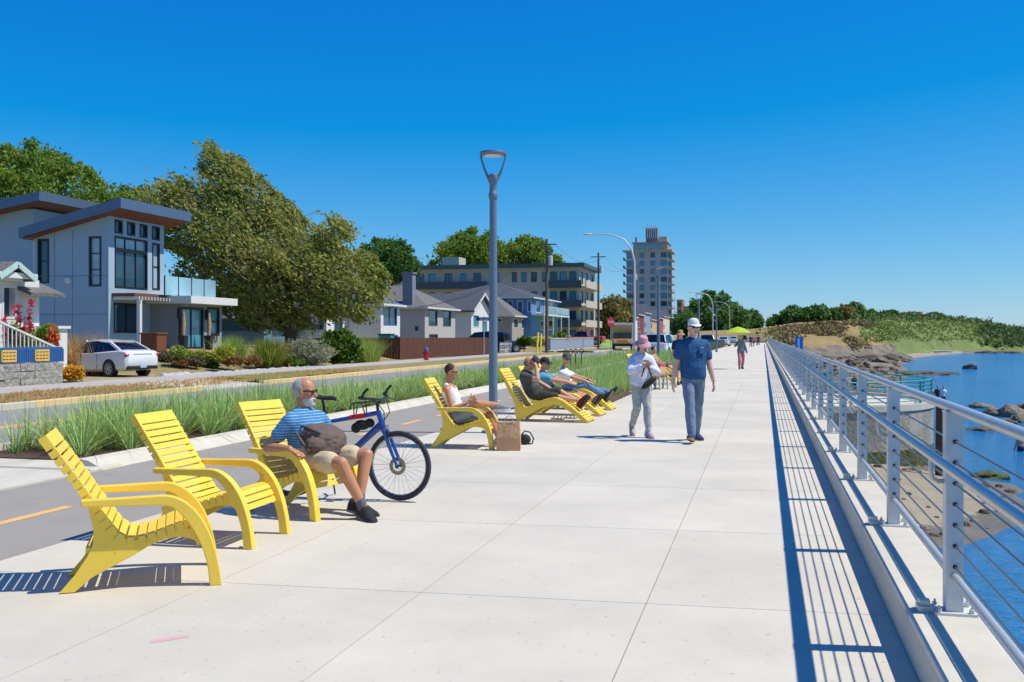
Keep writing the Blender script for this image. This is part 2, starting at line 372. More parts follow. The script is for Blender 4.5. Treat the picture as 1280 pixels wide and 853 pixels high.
def slats_on(root, curve, halfw, pitch, first, gap_=.0125, th=.014):
    at, T = along(curve); s = 0; cache = {}
    while s < T-.02:
        w = first if s == 0 else pitch
        if s+w > T: w = T-s
        a = at(s+gap_/2); b = at(s+w-gap_/2); d = (b-a); key = round(d.length, 3)
        if key not in cache:
            me = MB().box(-key/2, key/2, -halfw, halfw, -th, 0).box(-key/2, key/2, -halfw-.003, -halfw, -.055, -.001).box(-key/2, key/2, halfw, halfw+.003, -.055, -.001).mesh('slat'); me.materials.append(YEL); cache[key] = me
        m = (a+b)/2; o = part('slat', cache[key], root, (m.x, 0, m.y), (0, -math.atan2(d.y, d.x), 0)); finish(o, 0, .003)
        s += w
CHW = .60
SEATC = [c2(*p) for p in [(103, 92), (145, 152), (185, 208), (225, 262), (265, 318), (302, 372), (338, 420), (370, 465), (400, 505), (428, 538), (458, 552), (490, 553), (525, 546), (560, 535), (600, 520), (650, 498), (700, 478), (735, 467), (770, 478), (800, 518), (820, 572)]]
CPAN = [c2(*p) for p in [(108, 104), (150, 164), (190, 220), (230, 274), (270, 330), (307, 384), (342, 432), (372, 476), (402, 516), (430, 549), (458, 563), (490, 564), (525, 557), (560, 546), (600, 531), (650, 509), (700, 489), (735, 478), (765, 487), (793, 522), (812, 575),
    (795, 578), (770, 562), (730, 550), (680, 550), (620, 562), (560, 590), (480, 640), (390, 690), (300, 742), (228, 808), (160, 814), (225, 735), (280, 650), (308, 590), (310, 525), (288, 430), (245, 350), (190, 260), (130, 160), (98, 105)]]
CARM = [c2(*p) for p in smooth_curve([(258, 384), (400, 374), (550, 362), (640, 357), (700, 372), (760, 412), (812, 475), (850, 555), (877, 650), (892, 748)], 4)+smooth_curve([(836, 753), (824, 660), (795, 572), (748, 490), (692, 428), (640, 402), (550, 402), (400, 409), (262, 414)], 4)]
def flat(p): return [(u, max(0, v)) for u, v in p]
def make_chair(label):
    t = thing('armchair', label, 'chair', group='yellow slatted chairs along the promenade')
    pm_ = MB().prism(flat(CPAN), -.014, .014, lambda u, v, w: (u, w, v)).mesh('side_panel'); pm_.materials.append(YEL)
    am_ = MB().prism(flat(CARM), -.032, .032, lambda u, v, w: (u, w, v)).mesh('armrest'); am_.materials.append(YEL)
    for sg in (-1, 1):
        o = part('side_panel', pm_, t, (0, sg*(CHW/2-.062), 0)); finish(o, 0, .003)
        o = part('armrest', am_, t, (0, sg*(CHW/2-.006), 0)); finish(o, 0, .006)
    slats_on(t, SEATC, CHW/2-.045, .0585, .1)
    mb = MB().bar((c2(290, 640)[0], -CHW/2+.06, c2(0, 640)[1]), (c2(290, 640)[0], CHW/2-.06, c2(0, 640)[1]), .04, .03).build('cross_bar', YEL, t)
    bl = MB().lathe([(.016, 0), (.016, .008), (.007, .012)], (c2(825, 0)[0]-.03, -CHW/2+.02, 0), 8).build('foot_bolt', GALV, t)
    return t
def place(t, near_front, fwd, half, W):       # near front foot, facing, half the length of the base, width
    f = Vector(fwd).normalized(); l = Vector((-f.y, f.x, 0)); c = Vector(near_front)-f*half+l*(W/2)
    t.location = (c.x, c.y, 0); t.rotation_euler = (0, 0, math.atan2(f.y, f.x)); return t
FN = G(270, 730.9); RN = G(87, 748.5)
ch1 = place(make_chair('empty yellow slatted armchair at the left edge, nearest of all, seen from its side'), FN, camv(.95, .315), .44, CHW)
A = G(312, 686.4); B = G(355.7, 667.5); l = (B-A); u = Vector((l.y, -l.x, 0))
ch2 = place(dup(ch1, label='empty yellow slatted armchair just before the man with the backpack'), A, u, .44, CHW)
u3 = camv(.84, -.54)
ch3 = place(dup(ch1, label='yellow slatted armchair under the bearded man in striped shirt'), G(393.7, 651.6), u3, .44, CHW)
u4 = camv(.968, -.2)
ch4 = place(dup(ch1, label='yellow slatted armchair under the woman in white tank top'), G(615, 562.5), u4, .44, CHW)
LW = .62
LCUR = [l2(*p) for p in [(88, 262), (150, 362), (220, 478), (272, 555), (296, 580), (318, 585), (345, 572), (400, 547), (470, 518), (530, 506), (570, 512), (620, 538), (700, 598), (770, 655), (822, 700)]]
LPAN = [l2(*p) for p in [(90, 268), (150, 372), (220, 488), (272, 565), (296, 590), (318, 594), (345, 581), (400, 556), (470, 527), (530, 515), (570, 521), (620, 547), (700, 607), (770, 664), (818, 708), (800, 716), (775, 704), (700, 645), (610, 585), (560, 566), (520, 566), (440, 590), (340, 645), (258, 700), (236, 702), (215, 620), (216, 560), (200, 520), (140, 400), (86, 285)]]
def make_lounger(label):
    t = thing('lounger', label, 'lounger', group='yellow slatted loungers along the promenade')
    pm_ = MB().prism(flat(LPAN), -.016, .016, lambda u, v, w: (u, w, v)).mesh('side_panel'); pm_.materials.append(YEL)
    for sg in (-1, 1): o = part('side_panel', pm_, t, (0, sg*(LW/2-.04), 0)); finish(o, 0, .003)
    slats_on(t, LCUR, LW/2-.015, .0585, .1)
    return t
ul = camv(.953, -.30)
lo1 = place(make_lounger('yellow curved lounger under the bald man in dark grey shirt, nearest of three'), G(732, 529.2), ul, .645, LW)
lo2 = place(dup(lo1, label='yellow curved lounger under the man in navy cap, middle of three'), G(748, 521), ul, .645, LW)
lo3 = place(dup(lo1, label='yellow curved lounger under the man in white shirt, farthest of three'), G(761.5, 513.5), ul, .645, LW)
# ================================================================ LAMP POSTS
LAMPG = mat('blue grey lamp paint', '6F8090', .45, metal=.2, var=.06, scale=4)
def make_lamp(label):
    t = thing('lamp_post', label, 'lamp post', group='promenade lamp posts')
    MB().lathe([(.19, 0), (.19, .03), (.11, .035), (.1, .16), (.085, .2)], n=20).build('base', LAMPG, t, smooth=40)
    MB().lathe([(.072, .18), (.068, 2), (.058, 3.8), (.058, 3.85)], n=18).build('pole', LAMPG, t, smooth=40)
    MB().lathe([(.06, 3.8), (.075, 3.83), (.075, 3.9), (.06, 3.92), (.062, 4.06), (.085, 4.1), (.08, 4.2), (.05, 4.22)], n=18).build('collar', LAMPG, t, smooth=40)
    for sg in (-1, 1):
        pts = [(sg*.06, 0, 4.12), (sg*.1, 0, 4.2), (sg*.15, 0, 4.32), (sg*.19, 0, 4.45), (sg*.205, 0, 4.53)]
        pts = [tuple(camv(p[0], 0)[:2])+(p[2],) for p in pts]
        MB().tube(pts, [.026, .022, .018, .016, .016], 8).build('yoke_arm', LAMPG, t, smooth=60)
    h = MB().lathe([(.12, 4.525), (.2, 4.53), (.225, 4.55), (.22, 4.575), (.14, 4.595), (.03, 4.6)], n=28).build('lamp_head', LAMPG, t, smooth=40)
    MB().lathe([(.15, 4.517), (.15, 4.524)], n=24).build('diffuser', mat('lamp diffuser', 'D8DAD8', .3), h, smooth=40)
    MB().box(-.045, .045, -.078, -.066, .45, .75).build('access_cover', LAMPG, t)
    return t
p1 = G(616.5, 541); lp1 = make_lamp('grey lamp post with ring head rising beside the woman in white'); lp1.location = p1
for k, lb in enumerate(('grey lamp post behind the woman in pink sun hat', 'grey lamp post behind the head of the man in white cap', 'grey lamp post far down the promenade beyond the parked cars')):
    dup(lp1, loc=(-4.45, 43.9+28*k, 0), label=lb)
# ================================================================ BICYCLE
BLUE = mat('bike blue paint', '1F4E9C', .3, var=.08, scale=10, coat=.6); REDP = mat('bike red accent', 'C8202C', .35, var=.05); RIM = mat('rim aluminium', '9A9DA2', .35, metal=.9); TYRE = mat('tyre rubber', '38383A', .75, var=.2, scale=60)
bk = thing('bicycle', 'blue mountain bicycle with black tyres parked behind the bearded man', 'bicycle')
wr = .338
def wheel(x, name='wheel', steer=0):
    e = bpy.data.objects.new(name, None)
    circ = [(math.cos(2*PI*k/40)*(wr-.024), 0, math.sin(2*PI*k/40)*(wr-.024)) for k in range(40)]
    M_ = Matrix.Rotation(steer, 3, 'Z'); circ = [M_ @ Vector(c) for c in circ]
    w = MB().tube(circ, .021, 8, closed=True).build(name, TYRE, bk, smooth=60); w.location = (x, 0, wr)
    MB().tube([c*((wr-.052)/(wr-.024)) for c in circ], .0105, 6, closed=True).build('rim', RIM, w, smooth=60)
    MB().lathe([(.022, -.05), (.012, -.03), (.012, .03), (.022, .05)], n=10, M=M_ @ Matrix.Rotation(PI/2, 3, 'X')).build('hub', DARKM, w, smooth=40)
    dsc = MB().lathe([(.085, .034), (.085, .037), (.05, .037), (.05, .034)], n=24, M=M_ @ Matrix.Rotation(PI/2, 3, 'X'), cap=False).build('brake_disc', RIM, w)
    for k in range(28):
        a = 2*PI*k/28; b = a+(.32 if k % 2 else -.32); sg = .03 if (k//2) % 2 else -.03
        MB().tube([M_ @ Vector((math.cos(b)*.02, sg, math.sin(b)*.02)), M_ @ Vector((math.cos(a)*(wr-.056), 0, math.sin(a)*(wr-.056)))], .0014, 4, cap=False).build('spoke', RIM, w)
    return w
wheel(0); wheel(1.117, steer=-.12)
fr = MB(); BB = (.45, 0, .29); HT0 = (.955, 0, .70); HT1 = (.905, 0, .86); STT = (.38, 0, .74)
fr.tube([HT0, HT1], .026, 10).tube([STT, (.905, 0, .84)], [.02, .024], 10).tube([BB, (.945, 0, .735)], [.03, .036], 10).tube([BB, STT], .02, 10)
for sg in (-1, 1): fr.tube([(.43, sg*.03, .29), (.2, sg*.06, .31), (0, sg*.065, wr)], .012, 8).tube([(.385, sg*.02, .72), (0, sg*.065, wr)], .01, 8)
fr.build('frame', BLUE, bk, smooth=50)
MB().tube([(.62, 0, .79), (.78, 0, .815)], .0245, 10).build('frame_decal', REDP, bk, smooth=60)
MB().tube([(.60, 0, .425), (.70, 0, .51)], .0352, 10).build('frame_decal', REDP, bk, smooth=60)
fk = MB()
for sg in (-1, 1): fk.tube([(.965, sg*.055, .70), (1.05, sg*.06, .5), (1.117, sg*.06, wr)], [.017, .019, .014], 8)
fk.bar((.962, -.07, .70), (.962, .07, .70), .05, .04); fk.build('fork', BLUE, bk, smooth=50)
MB().tube([(.38, 0, .73), (.335, 0, .96)], .014, 8).build('seat_post', DARKM, bk, smooth=60)
sd = MB(); sd.loft([[(x, w*math.cos(2*PI*k/12), .975+h+.022*math.sin(2*PI*k/12)) for k in range(12)] for x, w, h in ((.2, .03, .012), (.23, .07, .014), (.29, .07, .008), (.36, .035, .0), (.44, .02, .0), (.48, .008, -.006))]); sd.build('saddle', BLACK, bk, smooth=80)
MB().tube([(.905, 0, .85), (.895, 0, .93), (.94, 0, .96)], .016, 8).build('stem', DARKM, bk, smooth=60)
hb = MB().tube([(.86, -.32, 1.0), (.93, -.2, .985), (.945, 0, .965), (.93, .2, .985), (.86, .32, 1.0)], .0125, 8).build('handlebar', DARKM, bk, smooth=60)
for sg in (-1, 1):
    MB().tube([(.845, sg*.345, 1.004), (.885, sg*.275, .995)], .017, 8).build('grip', BLACK, hb, smooth=60)
    MB().tube([(.86, sg*.32, 1.0), (.885, sg*.33, 1.05), (.925, sg*.325, 1.09)], .013, 8).build('bar_end', BLACK, hb, smooth=60)
    MB().tube([(.93, sg*.22, .975), (.98, sg*.27, .95)], .006, 6).build('brake_lever', DARKM, hb)
MB().tube([(.93, -.16, .975), (1.0, -.1, .86), (.99, -.06, .72), (1.06, -.07, .5)], .005, 6).build('brake_cable', BLACK, bk, smooth=60)
MB().tube([(.93, .16, .975), (.995, .08, .84), (.93, .04, .74)], .005, 6).build('brake_cable', BLACK, bk, smooth=60)
rk = MB()
for sg in (-.06, .06):
    rk.tube([(.66, sg, .93), (.86, sg, .95)], .007, 6).tube([(.68, sg, .93), (.67, sg*.4, .81)], .006, 6).tube([(.76, sg, .935), (.78, sg*.4, .83)], .006, 6)
for x in (.68, .74, .8, .86): rk.tube([(x, -.06, .935+(x-.68)*.1), (x, .06, .935+(x-.68)*.1)], .005, 6)
rk.build('carrier', DARKM, bk)
fb = MB().ell((.74, 0, .72), (.08, .04, .05)).ell((.82, 0, .74), (.05, .035, .045)).ell((.68, 0, .69), (.05, .035, .05)).build('frame_bag', BLACK, bk, smooth=90)
cs = MB().lathe([(.085, -.006), (.085, .006)], (.45, -.055, .29), 24, Matrix.Rotation(PI/2, 3, 'X')).build('chainring', DARKM, bk)
for a in (.5, .5+PI):
    cr_ = MB().bar((.45, -.075, .29), (.45+.17*math.cos(a), -.08, .29-.17*math.sin(a)), .02, .014).build('crank_arm', DARKM, bk)
    MB().cbox((.45+.17*math.cos(a), -.13, .29-.17*math.sin(a)), (.08, .09, .02)).build('pedal', BLACK, cr_)
ch_ = MB().tube([(.45, -.055, .375), (0, -.05, .38), (-.04, -.05, wr), (0, -.05, .3), (.45, -.055, .205)], .005, 5).build('chain', DARKM, bk)
MB().tube([(.4, .06, .28), (.36, .26, .005)], .009, 6).build('kickstand', DARKM, bk)
a_ = G(363, 621.5); b_ = G(500, 626.5); uf = (b_-a_)
bk.location = a_; bk.rotation_euler = (0, R(0), math.atan2(uf.y, uf.x))
# ================================================================ BAGS ON THE GROUND
PAPER = mat('brown paper', 'C49A6E', .8, var=.1, scale=8, bump=.4, bscale=18)
pb = thing('paper_bag', 'tall brown paper shopping bag standing by the armchair', 'bag', G(636, 563), math.atan2(u4.y, u4.x)+.15)
mb = MB(); w_, d_, h_ = .165, .085, .40
mb.loft([[(-w_, -d_, 0), (0, -d_-.004, 0), (w_, -d_, 0), (w_, 0, 0), (w_, d_, 0), (0, d_, 0), (-w_, d_, 0), (-w_, 0, 0)],
         [(-w_, -d_-.008, .18), (.02, -d_-.02, .19), (w_, -d_, .17), (w_-.02, 0, .18), (w_, d_, .18), (0, d_+.01, .18), (-w_, d_, .18), (-w_+.025, 0, .18)],
         [(-w_+.01, -d_, h_), (0, -d_+.02, h_-.01), (w_-.02, -d_+.02, h_+.01), (w_-.05, 0, h_), (w_-.01, d_-.02, h_), (0, d_, h_-.01), (-w_, d_, h_), (-w_+.04, 0, h_)]])
mb.build('bag_body', PAPER, pb, bevel=.004)
for sg in (-1, 1): MB().tube([(-.06, sg*.07, h_-.01), (-.05, sg*.07, h_+.05), (0, sg*.07, h_+.075), (.05, sg*.07, h_+.05), (.06, sg*.07, h_-.01)], .004, 6).build('handle', PAPER, pb)
hbg = thing('handbag', 'small black bag with looped strap on the ground beside the paper bag', 'bag', G(656, 556), math.atan2(u4.y, u4.x))
MB().ell((0, 0, .075), (.09, .05, .078)).build('bag_body', mat('black canvas', '2A2B2E', .8, var=.15, scale=20), hbg, smooth=90)
MB().tube([(-.05, 0, .14), (0, 0, .2), (.08, 0, .18), (.13, 0, .09), (.11, 0, .02), (.05, 0, .01)], .011, 6).build('strap', BLACK, hbg, smooth=60)
SANDM = mat('sandal straps', '4A4B50', .7, var=.2)
for k, (x, y) in enumerate(((697, 524.5), (713, 523.5))):
    sn = thing('sandal', ('left', 'right')[k]+' grey sandal of a pair lying under the loungers', 'sandal', G(x, y), math.atan2(ul.y, ul.x)+.1*k)
    MB().loft([[(x_, w_*math.cos(2*PI*i/10), z_+.012*math.sin(2*PI*i/10)) for i in range(10)] for x_, w_, z_ in ((-.13, .02, .02), (-.1, .038, .018), (0, .036, .016), (.08, .046, .014), (.13, .025, .016))]).build('sole', mat('sandal sole', '8A8580', .8), sn, smooth=70)
    for xx in (-.08, .0, .07): MB().tube([(xx, -.042, .02), (xx+.01, -.025, .06), (xx+.01, .025, .06), (xx, .042, .02)], .006, 6).build('strap', SANDM, sn, smooth=60)
# ================================================================ PEOPLE
SKIN = mat('skin', 'D09878', .55, var=.06, scale=14, bump=.08, bscale=90); SKINP = mat('fair skin', 'E2B298', .55, var=.06, scale=14, bump=.08, bscale=90); SKINT = mat('tanned skin', 'BC8460', .5, var=.08, scale=12, bump=.08, bscale=90)
LENS = mat('dark sunglasses', '0B0B0D', .12, var=0); LIP = mat('lips', 'A8605A', .5); EYEW = mat('eye white', 'E8E4DE', .3); EYED = mat('iris', '2A1D16', .2)
def cloth(name, col, **k): return mat(name, col, k.pop('rough', .85), var=k.pop('var', .1), scale=k.pop('scale', 7), bump=k.pop('bump', .35), bscale=k.pop('bscale', 22), **k)
wr_tex = bpy.data.textures.new('folds', 'CLOUDS'); wr_tex.noise_scale = .11; wr_tex.noise_depth = 1
wr_fine = bpy.data.textures.new('fine_folds', 'CLOUDS'); wr_fine.noise_scale = .05
def soft(o, voxel, it=3, fold=0., tex=None):
    m = o.modifiers.new('remesh', 'REMESH'); m.mode = 'VOXEL'; m.voxel_size = voxel; m.use_smooth_shade = True
    s = o.modifiers.new('smooth', 'SMOOTH'); s.factor = .5; s.iterations = it
    if fold:
        d = o.modifiers.new('folds', 'DISPLACE'); d.texture = tex or wr_tex; d.strength = fold; d.mid_level = .5; d.texture_coords = 'LOCAL'
    return o
def ik(a, c, l1, l2, pole):
    a = Vector(a); c = Vector(c); d = c-a; L = d.length
    if L > (l1+l2)*.999: c = a+d*((l1+l2)*.999/L); d = c-a; L = d.length
    n = d/L; x = (l1*l1-l2*l2+L*L)/(2*L); h = math.sqrt(max(0, l1*l1-x*x))
    p = Vector(pole)-n*Vector(pole).dot(n)
    if p.length < 1e-5: p = Vector((1, 0, 0))
    return a+n*x+p.normalized()*h, c
def ringe(c, lat, dep, a, b, n=18, sq=2.4):
    out = []
    for k in range(n):
        t = 2*PI*k/n; ct = math.cos(t); st = math.sin(t)
        r = (abs(ct)**sq+abs(st)**sq)**(-1/sq)
        out.append(c+lat*a*ct*r+dep*b*st*r)
    return out
def rot_from(f, up):
    f = Vector(f).normalized(); l = Vector(up).cross(f).normalized(); u = f.cross(l); return Matrix((f, l, u)).transposed()
def hand(mb, w, fwd, palm, side, curl, k=1., fine=True):       # palm: direction the palm faces, side: towards the thumb
    fwd = Vector(fwd).normalized(); palm = Vector(palm); palm = (palm-fwd*palm.dot(fwd)).normalized()
    sd = fwd.cross(palm).normalized()
    if sd.dot(Vector(side)) < 0: sd = -sd
    M_ = Matrix((fwd, sd, palm)).transposed()
    mb.ell(w+fwd*.045*k, (.055*k, .041*k, .016*k), M_, 10, 6)
    for i, (o, L) in enumerate(((.031, .072), (.0105, .08), (-.0105, .074), (-.031, .058))):
        p = w+fwd*(.086 if 0 < i < 3 else .08)*k+sd*o*k; d = (fwd+sd*(o*1.6)).normalized(); a = curl*.8
        for seg in (.45, .31, .24):
            q = p+d*L*seg*k; mb.caps(p, q, .0088*k, .0082*k, 7); p = q
            ax = d.cross(palm); d = (Matrix.Rotation(a, 3, ax) @ d).normalized() if ax.length > 1e-4 else d; a = curl
    p = w+fwd*.022*k+sd*.03*k; d = (fwd*.55+sd*.75+palm*.3).normalized()
    for L in (.034, .03, .024):
        q = p+d*L*k; mb.caps(p, q, .0115*k, .0095*k, 7); p = q; d = (d+fwd*.35+palm*curl*.3-sd*.15).normalized()
def person(label, loc, rz, J, skin, H=1.75, voxel=.0085, parts=(), belly=0., fem=False, group=None, simple=False):
    """J: pelvis, neck, head (centre), look (direction of the face), hands/feet targets and poles, all in the frame facing +x"""
    t = thing('person', label, 'person', loc, rz, group); k = H/1.75
    V = lambda n: Vector(J[n])
    P = V('pelvis'); C = V('neck'); lat = Vector(J.get('lat', (0, 1, 0))).normalized(); lats = Vector(J.get('lats', lat)).normalized()
    sw = (.15 if fem else .17)*k; hw = .088*k
    sp = (C-P); n = sp.normalized(); bend = Vector(J.get('bend', (0, 0, 0)))
    def spine(u): return P+sp*u+bend*math.sin(PI*min(1, max(0, u)))
    A = {}
    for s, sg in (('L', 1), ('R', -1)):
        A['S'+s] = C-n*.1*k+lats*sg*sw+Vector(J.get('sh'+s, (0, 0, 0)))
        A['H'+s] = P-n*.03*k+lat*sg*hw
        A['E'+s], A['W'+s] = ik(A['S'+s], V('hand'+s), .285*k, .25*k, J.get('pole'+s, (-1, sg*.4, -.3)))
        A['K'+s], A['A'+s] = ik(A['H'+s], V('foot'+s), .43*k, .41*k, J.get('kpole'+s, (1, sg*.1, .2)))
    def torso(mb, g, u0=-.12, u1=1.0):
        prof = ((-.16, .10, .075), (-.12, .15, .105), (0, .172 if fem else .163, .118), (.2, .150 if fem else .157, .108+belly), (.4, .135 if fem else .160, .1+belly*.9), (.62, .150 if fem else .172, .112+belly*.3), (.8, .158 if fem else .182, .108), (.91, .15 if fem else .172, .085), (.985, .085, .062), (1.03, .06, .055))
        rings = []
        for u, a, b in prof:
            if u < u0 or u > u1: continue
            c = spine(u); tg = (spine(u+.02)-spine(u-.02)).normalized(); la = lat.lerp(lats, min(1, max(0, u))).normalized(); dp = la.cross(tg).normalized(); la = tg.cross(dp)
            rings.append(ringe(c, la, dp, a*k+g, b*k+g))
        mb.loft(rings)
    def traps(mb, g):
        for s in 'LR': mb.caps(spine(.97), A['S'+s]+n*.012*k, .045*k+g, .04*k+g)
    def arm(mb, s, g, frac, both=True):
        S_, E_, W_ = A['S'+s], A['E'+s], A['W'+s]; q = (.9 if fem else 1.1)
        L1 = (E_-S_).length; L2 = (W_-E_).length; tot = L1+L2; cut = frac*tot; r = (.052*k*q+g, .04*k*q+g, .027*k*q+g)
        if cut <= L1: mb.caps(S_, S_.lerp(E_, cut/L1), r[0], r[0]+(r[1]-r[0])*cut/L1)
        else:
            mb.caps(S_, E_, r[0], r[1]); e = S_+(E_-S_)*1; v = (cut-L1)/L2
            mid = E_.lerp(W_, .3*min(1, v/.3)); mb.caps(E_, mid, r[1], r[1]*1.02)
            if v > .3: mb.caps(mid, E_.lerp(W_, v), r[1]*1.02, r[1]+(r[2]-r[1])*v)
    def leg(mb, s, g, frac, flare=0.):
        H_, K_, A_ = A['H'+s], A['K'+s], A['A'+s]; L1 = (K_-H_).length; L2 = (A_-K_).length; cut = frac*(L1+L2)
        r0, r1, r2, r3 = (.088 if fem else .084)*k+g, .055*k+g+flare*.5, .055*k+g+flare, .036*k+g+flare
        if cut <= L1: mb.caps(H_, H_.lerp(K_, cut/L1), r0, r0+(r1-r0)*cut/L1+flare)
        else:
            mb.caps(H_, K_, r0, r1); v = (cut-L1)/L2; kk = K_-H_; back = ((H_-K_).normalized()+(A_-K_).normalized()); back = back.normalized()*.012 if back.length > .05 else Vector((-.012, 0, 0))
            c_ = K_.lerp(A_, .28)+back*(v > .25); mb.caps(K_, K_.lerp(A_, min(v, .28))+back*(v > .25), r1, r2)
            if v > .28: mb.caps(c_, K_.lerp(A_, v), r2, r2+(r3-r2)*(v-.28)/.72)
    hd = V('head'); f = Vector(J.get('look', (1, 0, 0))); M_ = rot_from(f, J.get('up', (0, 0, 1))); hk = .93*k*(.96 if fem else 1)
    T_ = lambda x, y, z: hd+M_ @ Vector((x*hk, y*hk, z*hk))
    body = MB(); torso(body, 0); traps(body, 0); body.caps(C-n*.03*k, T_(-.02, 0, -.07), .058*k, .054*k)
    for s in 'LR': arm(body, s, 0, 1); leg(body, s, 0, 1)
    for s, sg in (('L', 1), ('R', -1)):
        fw = (A['W'+s]-A['E'+s]).normalized(); hdv = J.get('hdir'+s, fw)
        hand(body, A['W'+s], hdv, J.get('palm'+s, (0, -sg, 0)), J.get('thumb'+s, (1, 0, .2)), J.get('curl'+s, .35), k)
        fd = Vector(J.get('toe'+s, (1, sg*.15, -.12))).normalized(); a = A['A'+s]
        body.caps(a+Vector((0, 0, -.03*k)), a+fd*.13*k-Vector((0, 0, .04*k)), .03*k, .018*k)
    E = lambda mb, c, r, nu=14, nv=10: mb.ell(T_(*c), [q*hk for q in r], M_, nu, nv)
    E(body, (-.004, 0, .035), (.1, .078, .1)); E(body, (.03, 0, -.04), (.07, .06, .085)); E(body, (.068, 0, -.1), (.03, .034, .026)); E(body, (.078, 0, .022), (.022, .056, .016))
    body.caps(T_(.098, 0, .012), T_(.117, 0, -.034), .009*hk, .014*hk, 8); E(body, (.1, 0, -.072), (.012, .026, .012))
    for sg in (-1, 1): E(body, (0, sg*.079, -.005), (.022, .011, .032), 8, 6); E(body, (.075, sg*.042, -.022), (.022, .022, .02), 8, 6)
    b = soft(body.build('body', skin, t), voxel*k, 2)
    if not simple:
        lp = MB(); E(lp, (.111, 0, -.066), (.006, .022, .004), 8, 5); E(lp, (.11, 0, -.076), (.007, .02, .005), 8, 5); lp.build('lips', LIP, b, smooth=90)
    for it in parts:
        kind = it[0]
        if kind == 'shirt':
            _, m, sl, bot = it[:4]; g = .013 if len(it) < 5 else it[4]; mb = MB(); torso(mb, g, bot, 1.0); traps(mb, g*.8)
            for s in 'LR': arm(mb, s, g+(.008 if sl < .55 else .004), sl)
            soft(mb.build('shirt', m, t), .012, 3, .016)
        elif kind == 'tank':
            _, m = it; mb = MB(); torso(mb, .009, -.05, .86)
            for s, sg in (('L', 1), ('R', -1)): mb.caps(spine(.8)+lats*sg*.09*k+lats.cross(n)*.06, spine(.97)+lats*sg*.085*k, .035, .03); mb.caps(spine(.8)+lats*sg*.09*k-lats.cross(n)*.06, spine(.97)+lats*sg*.085*k, .035, .03)
            soft(mb.build('tank_top', m, t), .011, 2, .008)
        elif kind == 'pants':
            _, m, fr, fl = it[:4]; nm = it[4] if len(it) > 4 else ('trousers' if fr > .75 else 'shorts'); mb = MB(); torso(mb, .016, -.2, .21)
            for s in 'LR': leg(mb, s, .013, fr, fl)
            soft(mb.build(nm, m, t), .012, 3, .02)
        elif kind == 'shoes':
            _, m, ms = it[:3]; sock = it[3] if len(it) > 3 else None
            for s, sg in (('L', 1), ('R', -1)):
                fd = Vector(J.get('toe'+s, (1, sg*.15, -.12))).normalized(); a = A['A'+s]; up = Vector(J.get('soleup'+s, (0, 0, 1))); up = (up-fd*up.dot(fd)).normalized(); sdv = fd.cross(up)
                prof = ((-.09, .02, .0, .03), (-.08, .04, .005, .06), (-.02, .044, .01, .075), (.05, .045, .0, .055), (.12, .05, -.012, .04), (.175, .042, -.018, .03), (.2, .015, -.022, .014))
                base = a-up*.05*k
                mb = MB(); mb.loft([ringe(base+fd*x*k+up*(z+.01)*k, sdv, up, w*k, h*k, 14, 2.2) for x, w, z, h in prof])
                sh = soft(mb.build('shoe', m, t), .009, 2)
                mb = MB(); mb.loft([[base+fd*x*k+sdv*w*1.04*k-up*.043*k, base+fd*x*k-sdv*w*1.04*k-up*.043*k, base+fd*x*k-sdv*w*1.04*k-up*.02*k, base+fd*x*k+sdv*w*1.04*k-up*.02*k] for x, w in ((-.09, .02), (-.07, .038), (0, .038), (.1, .05), (.17, .042), (.2, .014))]); mb.build('sole', ms, sh, bevel=.004)
                if sock is not None: MB().caps(a-up*.02, A['A'+s].lerp(A['K'+s], .16), .042*k, .042*k).build('sock', sock, t, smooth=90)
        elif kind == 'hair':
            _, m, mode = it; mb = MB()
            E(mb, (-.018, 0, .048), (.1, .083, .1))
            if mode == 'bald': mb = MB(); E(mb, (-.03, 0, -.005), (.082, .082, .075))
            if mode == 'receding': mb = MB(); E(mb, (-.026, 0, .032), (.094, .084, .1)); E(mb, (-.01, 0, -.01), (.03, .086, .05))
            if mode == 'long': E(mb, (-.05, 0, -.03), (.07, .088, .12)); E(mb, (-.03, .05, -.1), (.05, .04, .09)); E(mb, (-.03, -.05, -.1), (.05, .04, .09))
            if mode == 'fringe': E(mb, (-.04, 0, -.02), (.07, .084, .07))
            soft(mb.build('hair', m, t), .009*k, 1, .012, wr_fine)
        elif kind == 'beard':
            mb = MB(); E(mb, (.04, 0, -.075), (.066, .062, .062)); E(mb, (.072, 0, -.105), (.036, .042, .036)); E(mb, (.105, 0, -.055), (.014, .03, .008)); soft(mb.build('beard', it[1], t), .008*k, 1, .008, wr_fine)
        elif kind == 'glasses':
            mb = MB()
            for sg in (-1, 1):
                E(mb, (.102, sg*.034, .012), (.007, .029, .02), 12, 8); mb.bar(T_(.095, sg*.06, .018), T_(0, sg*.083, .012), .004, .009)
            mb.bar(T_(.108, -.02, .02), T_(.108, .02, .02), .006, .006); mb.build('sunglasses', LENS, t, smooth=60)
        elif kind == 'cap':
            _, m = it[:2]; mb = MB(); mb.lathe([(.001, .138), (.045, .134), (.078, .114), (.097, .078), (.101, .05), (.101, .036)], n=20, cap=False)
            mb.v = [tuple(T_(p[0]*1.03-.006, p[1]*.86, p[2])) for p in mb.v]; c_ = mb.build('cap', m, t, smooth=60); so_ = c_.modifiers.new('thick', 'SOLIDIFY'); so_.thickness = .003
            mb = MB(); mb.loft([[T_(x, w, z+.004), T_(x, -w, z+.004), T_(x, -w, z-.003), T_(x, w, z-.003)] for x, w, z in ((.07, .08, .046), (.115, .078, .042), (.155, .062, .032), (.182, .03, .022))]); mb.build('visor', it[2] if len(it) > 2 else m, c_, bevel=.002)
        elif kind == 'sunhat':
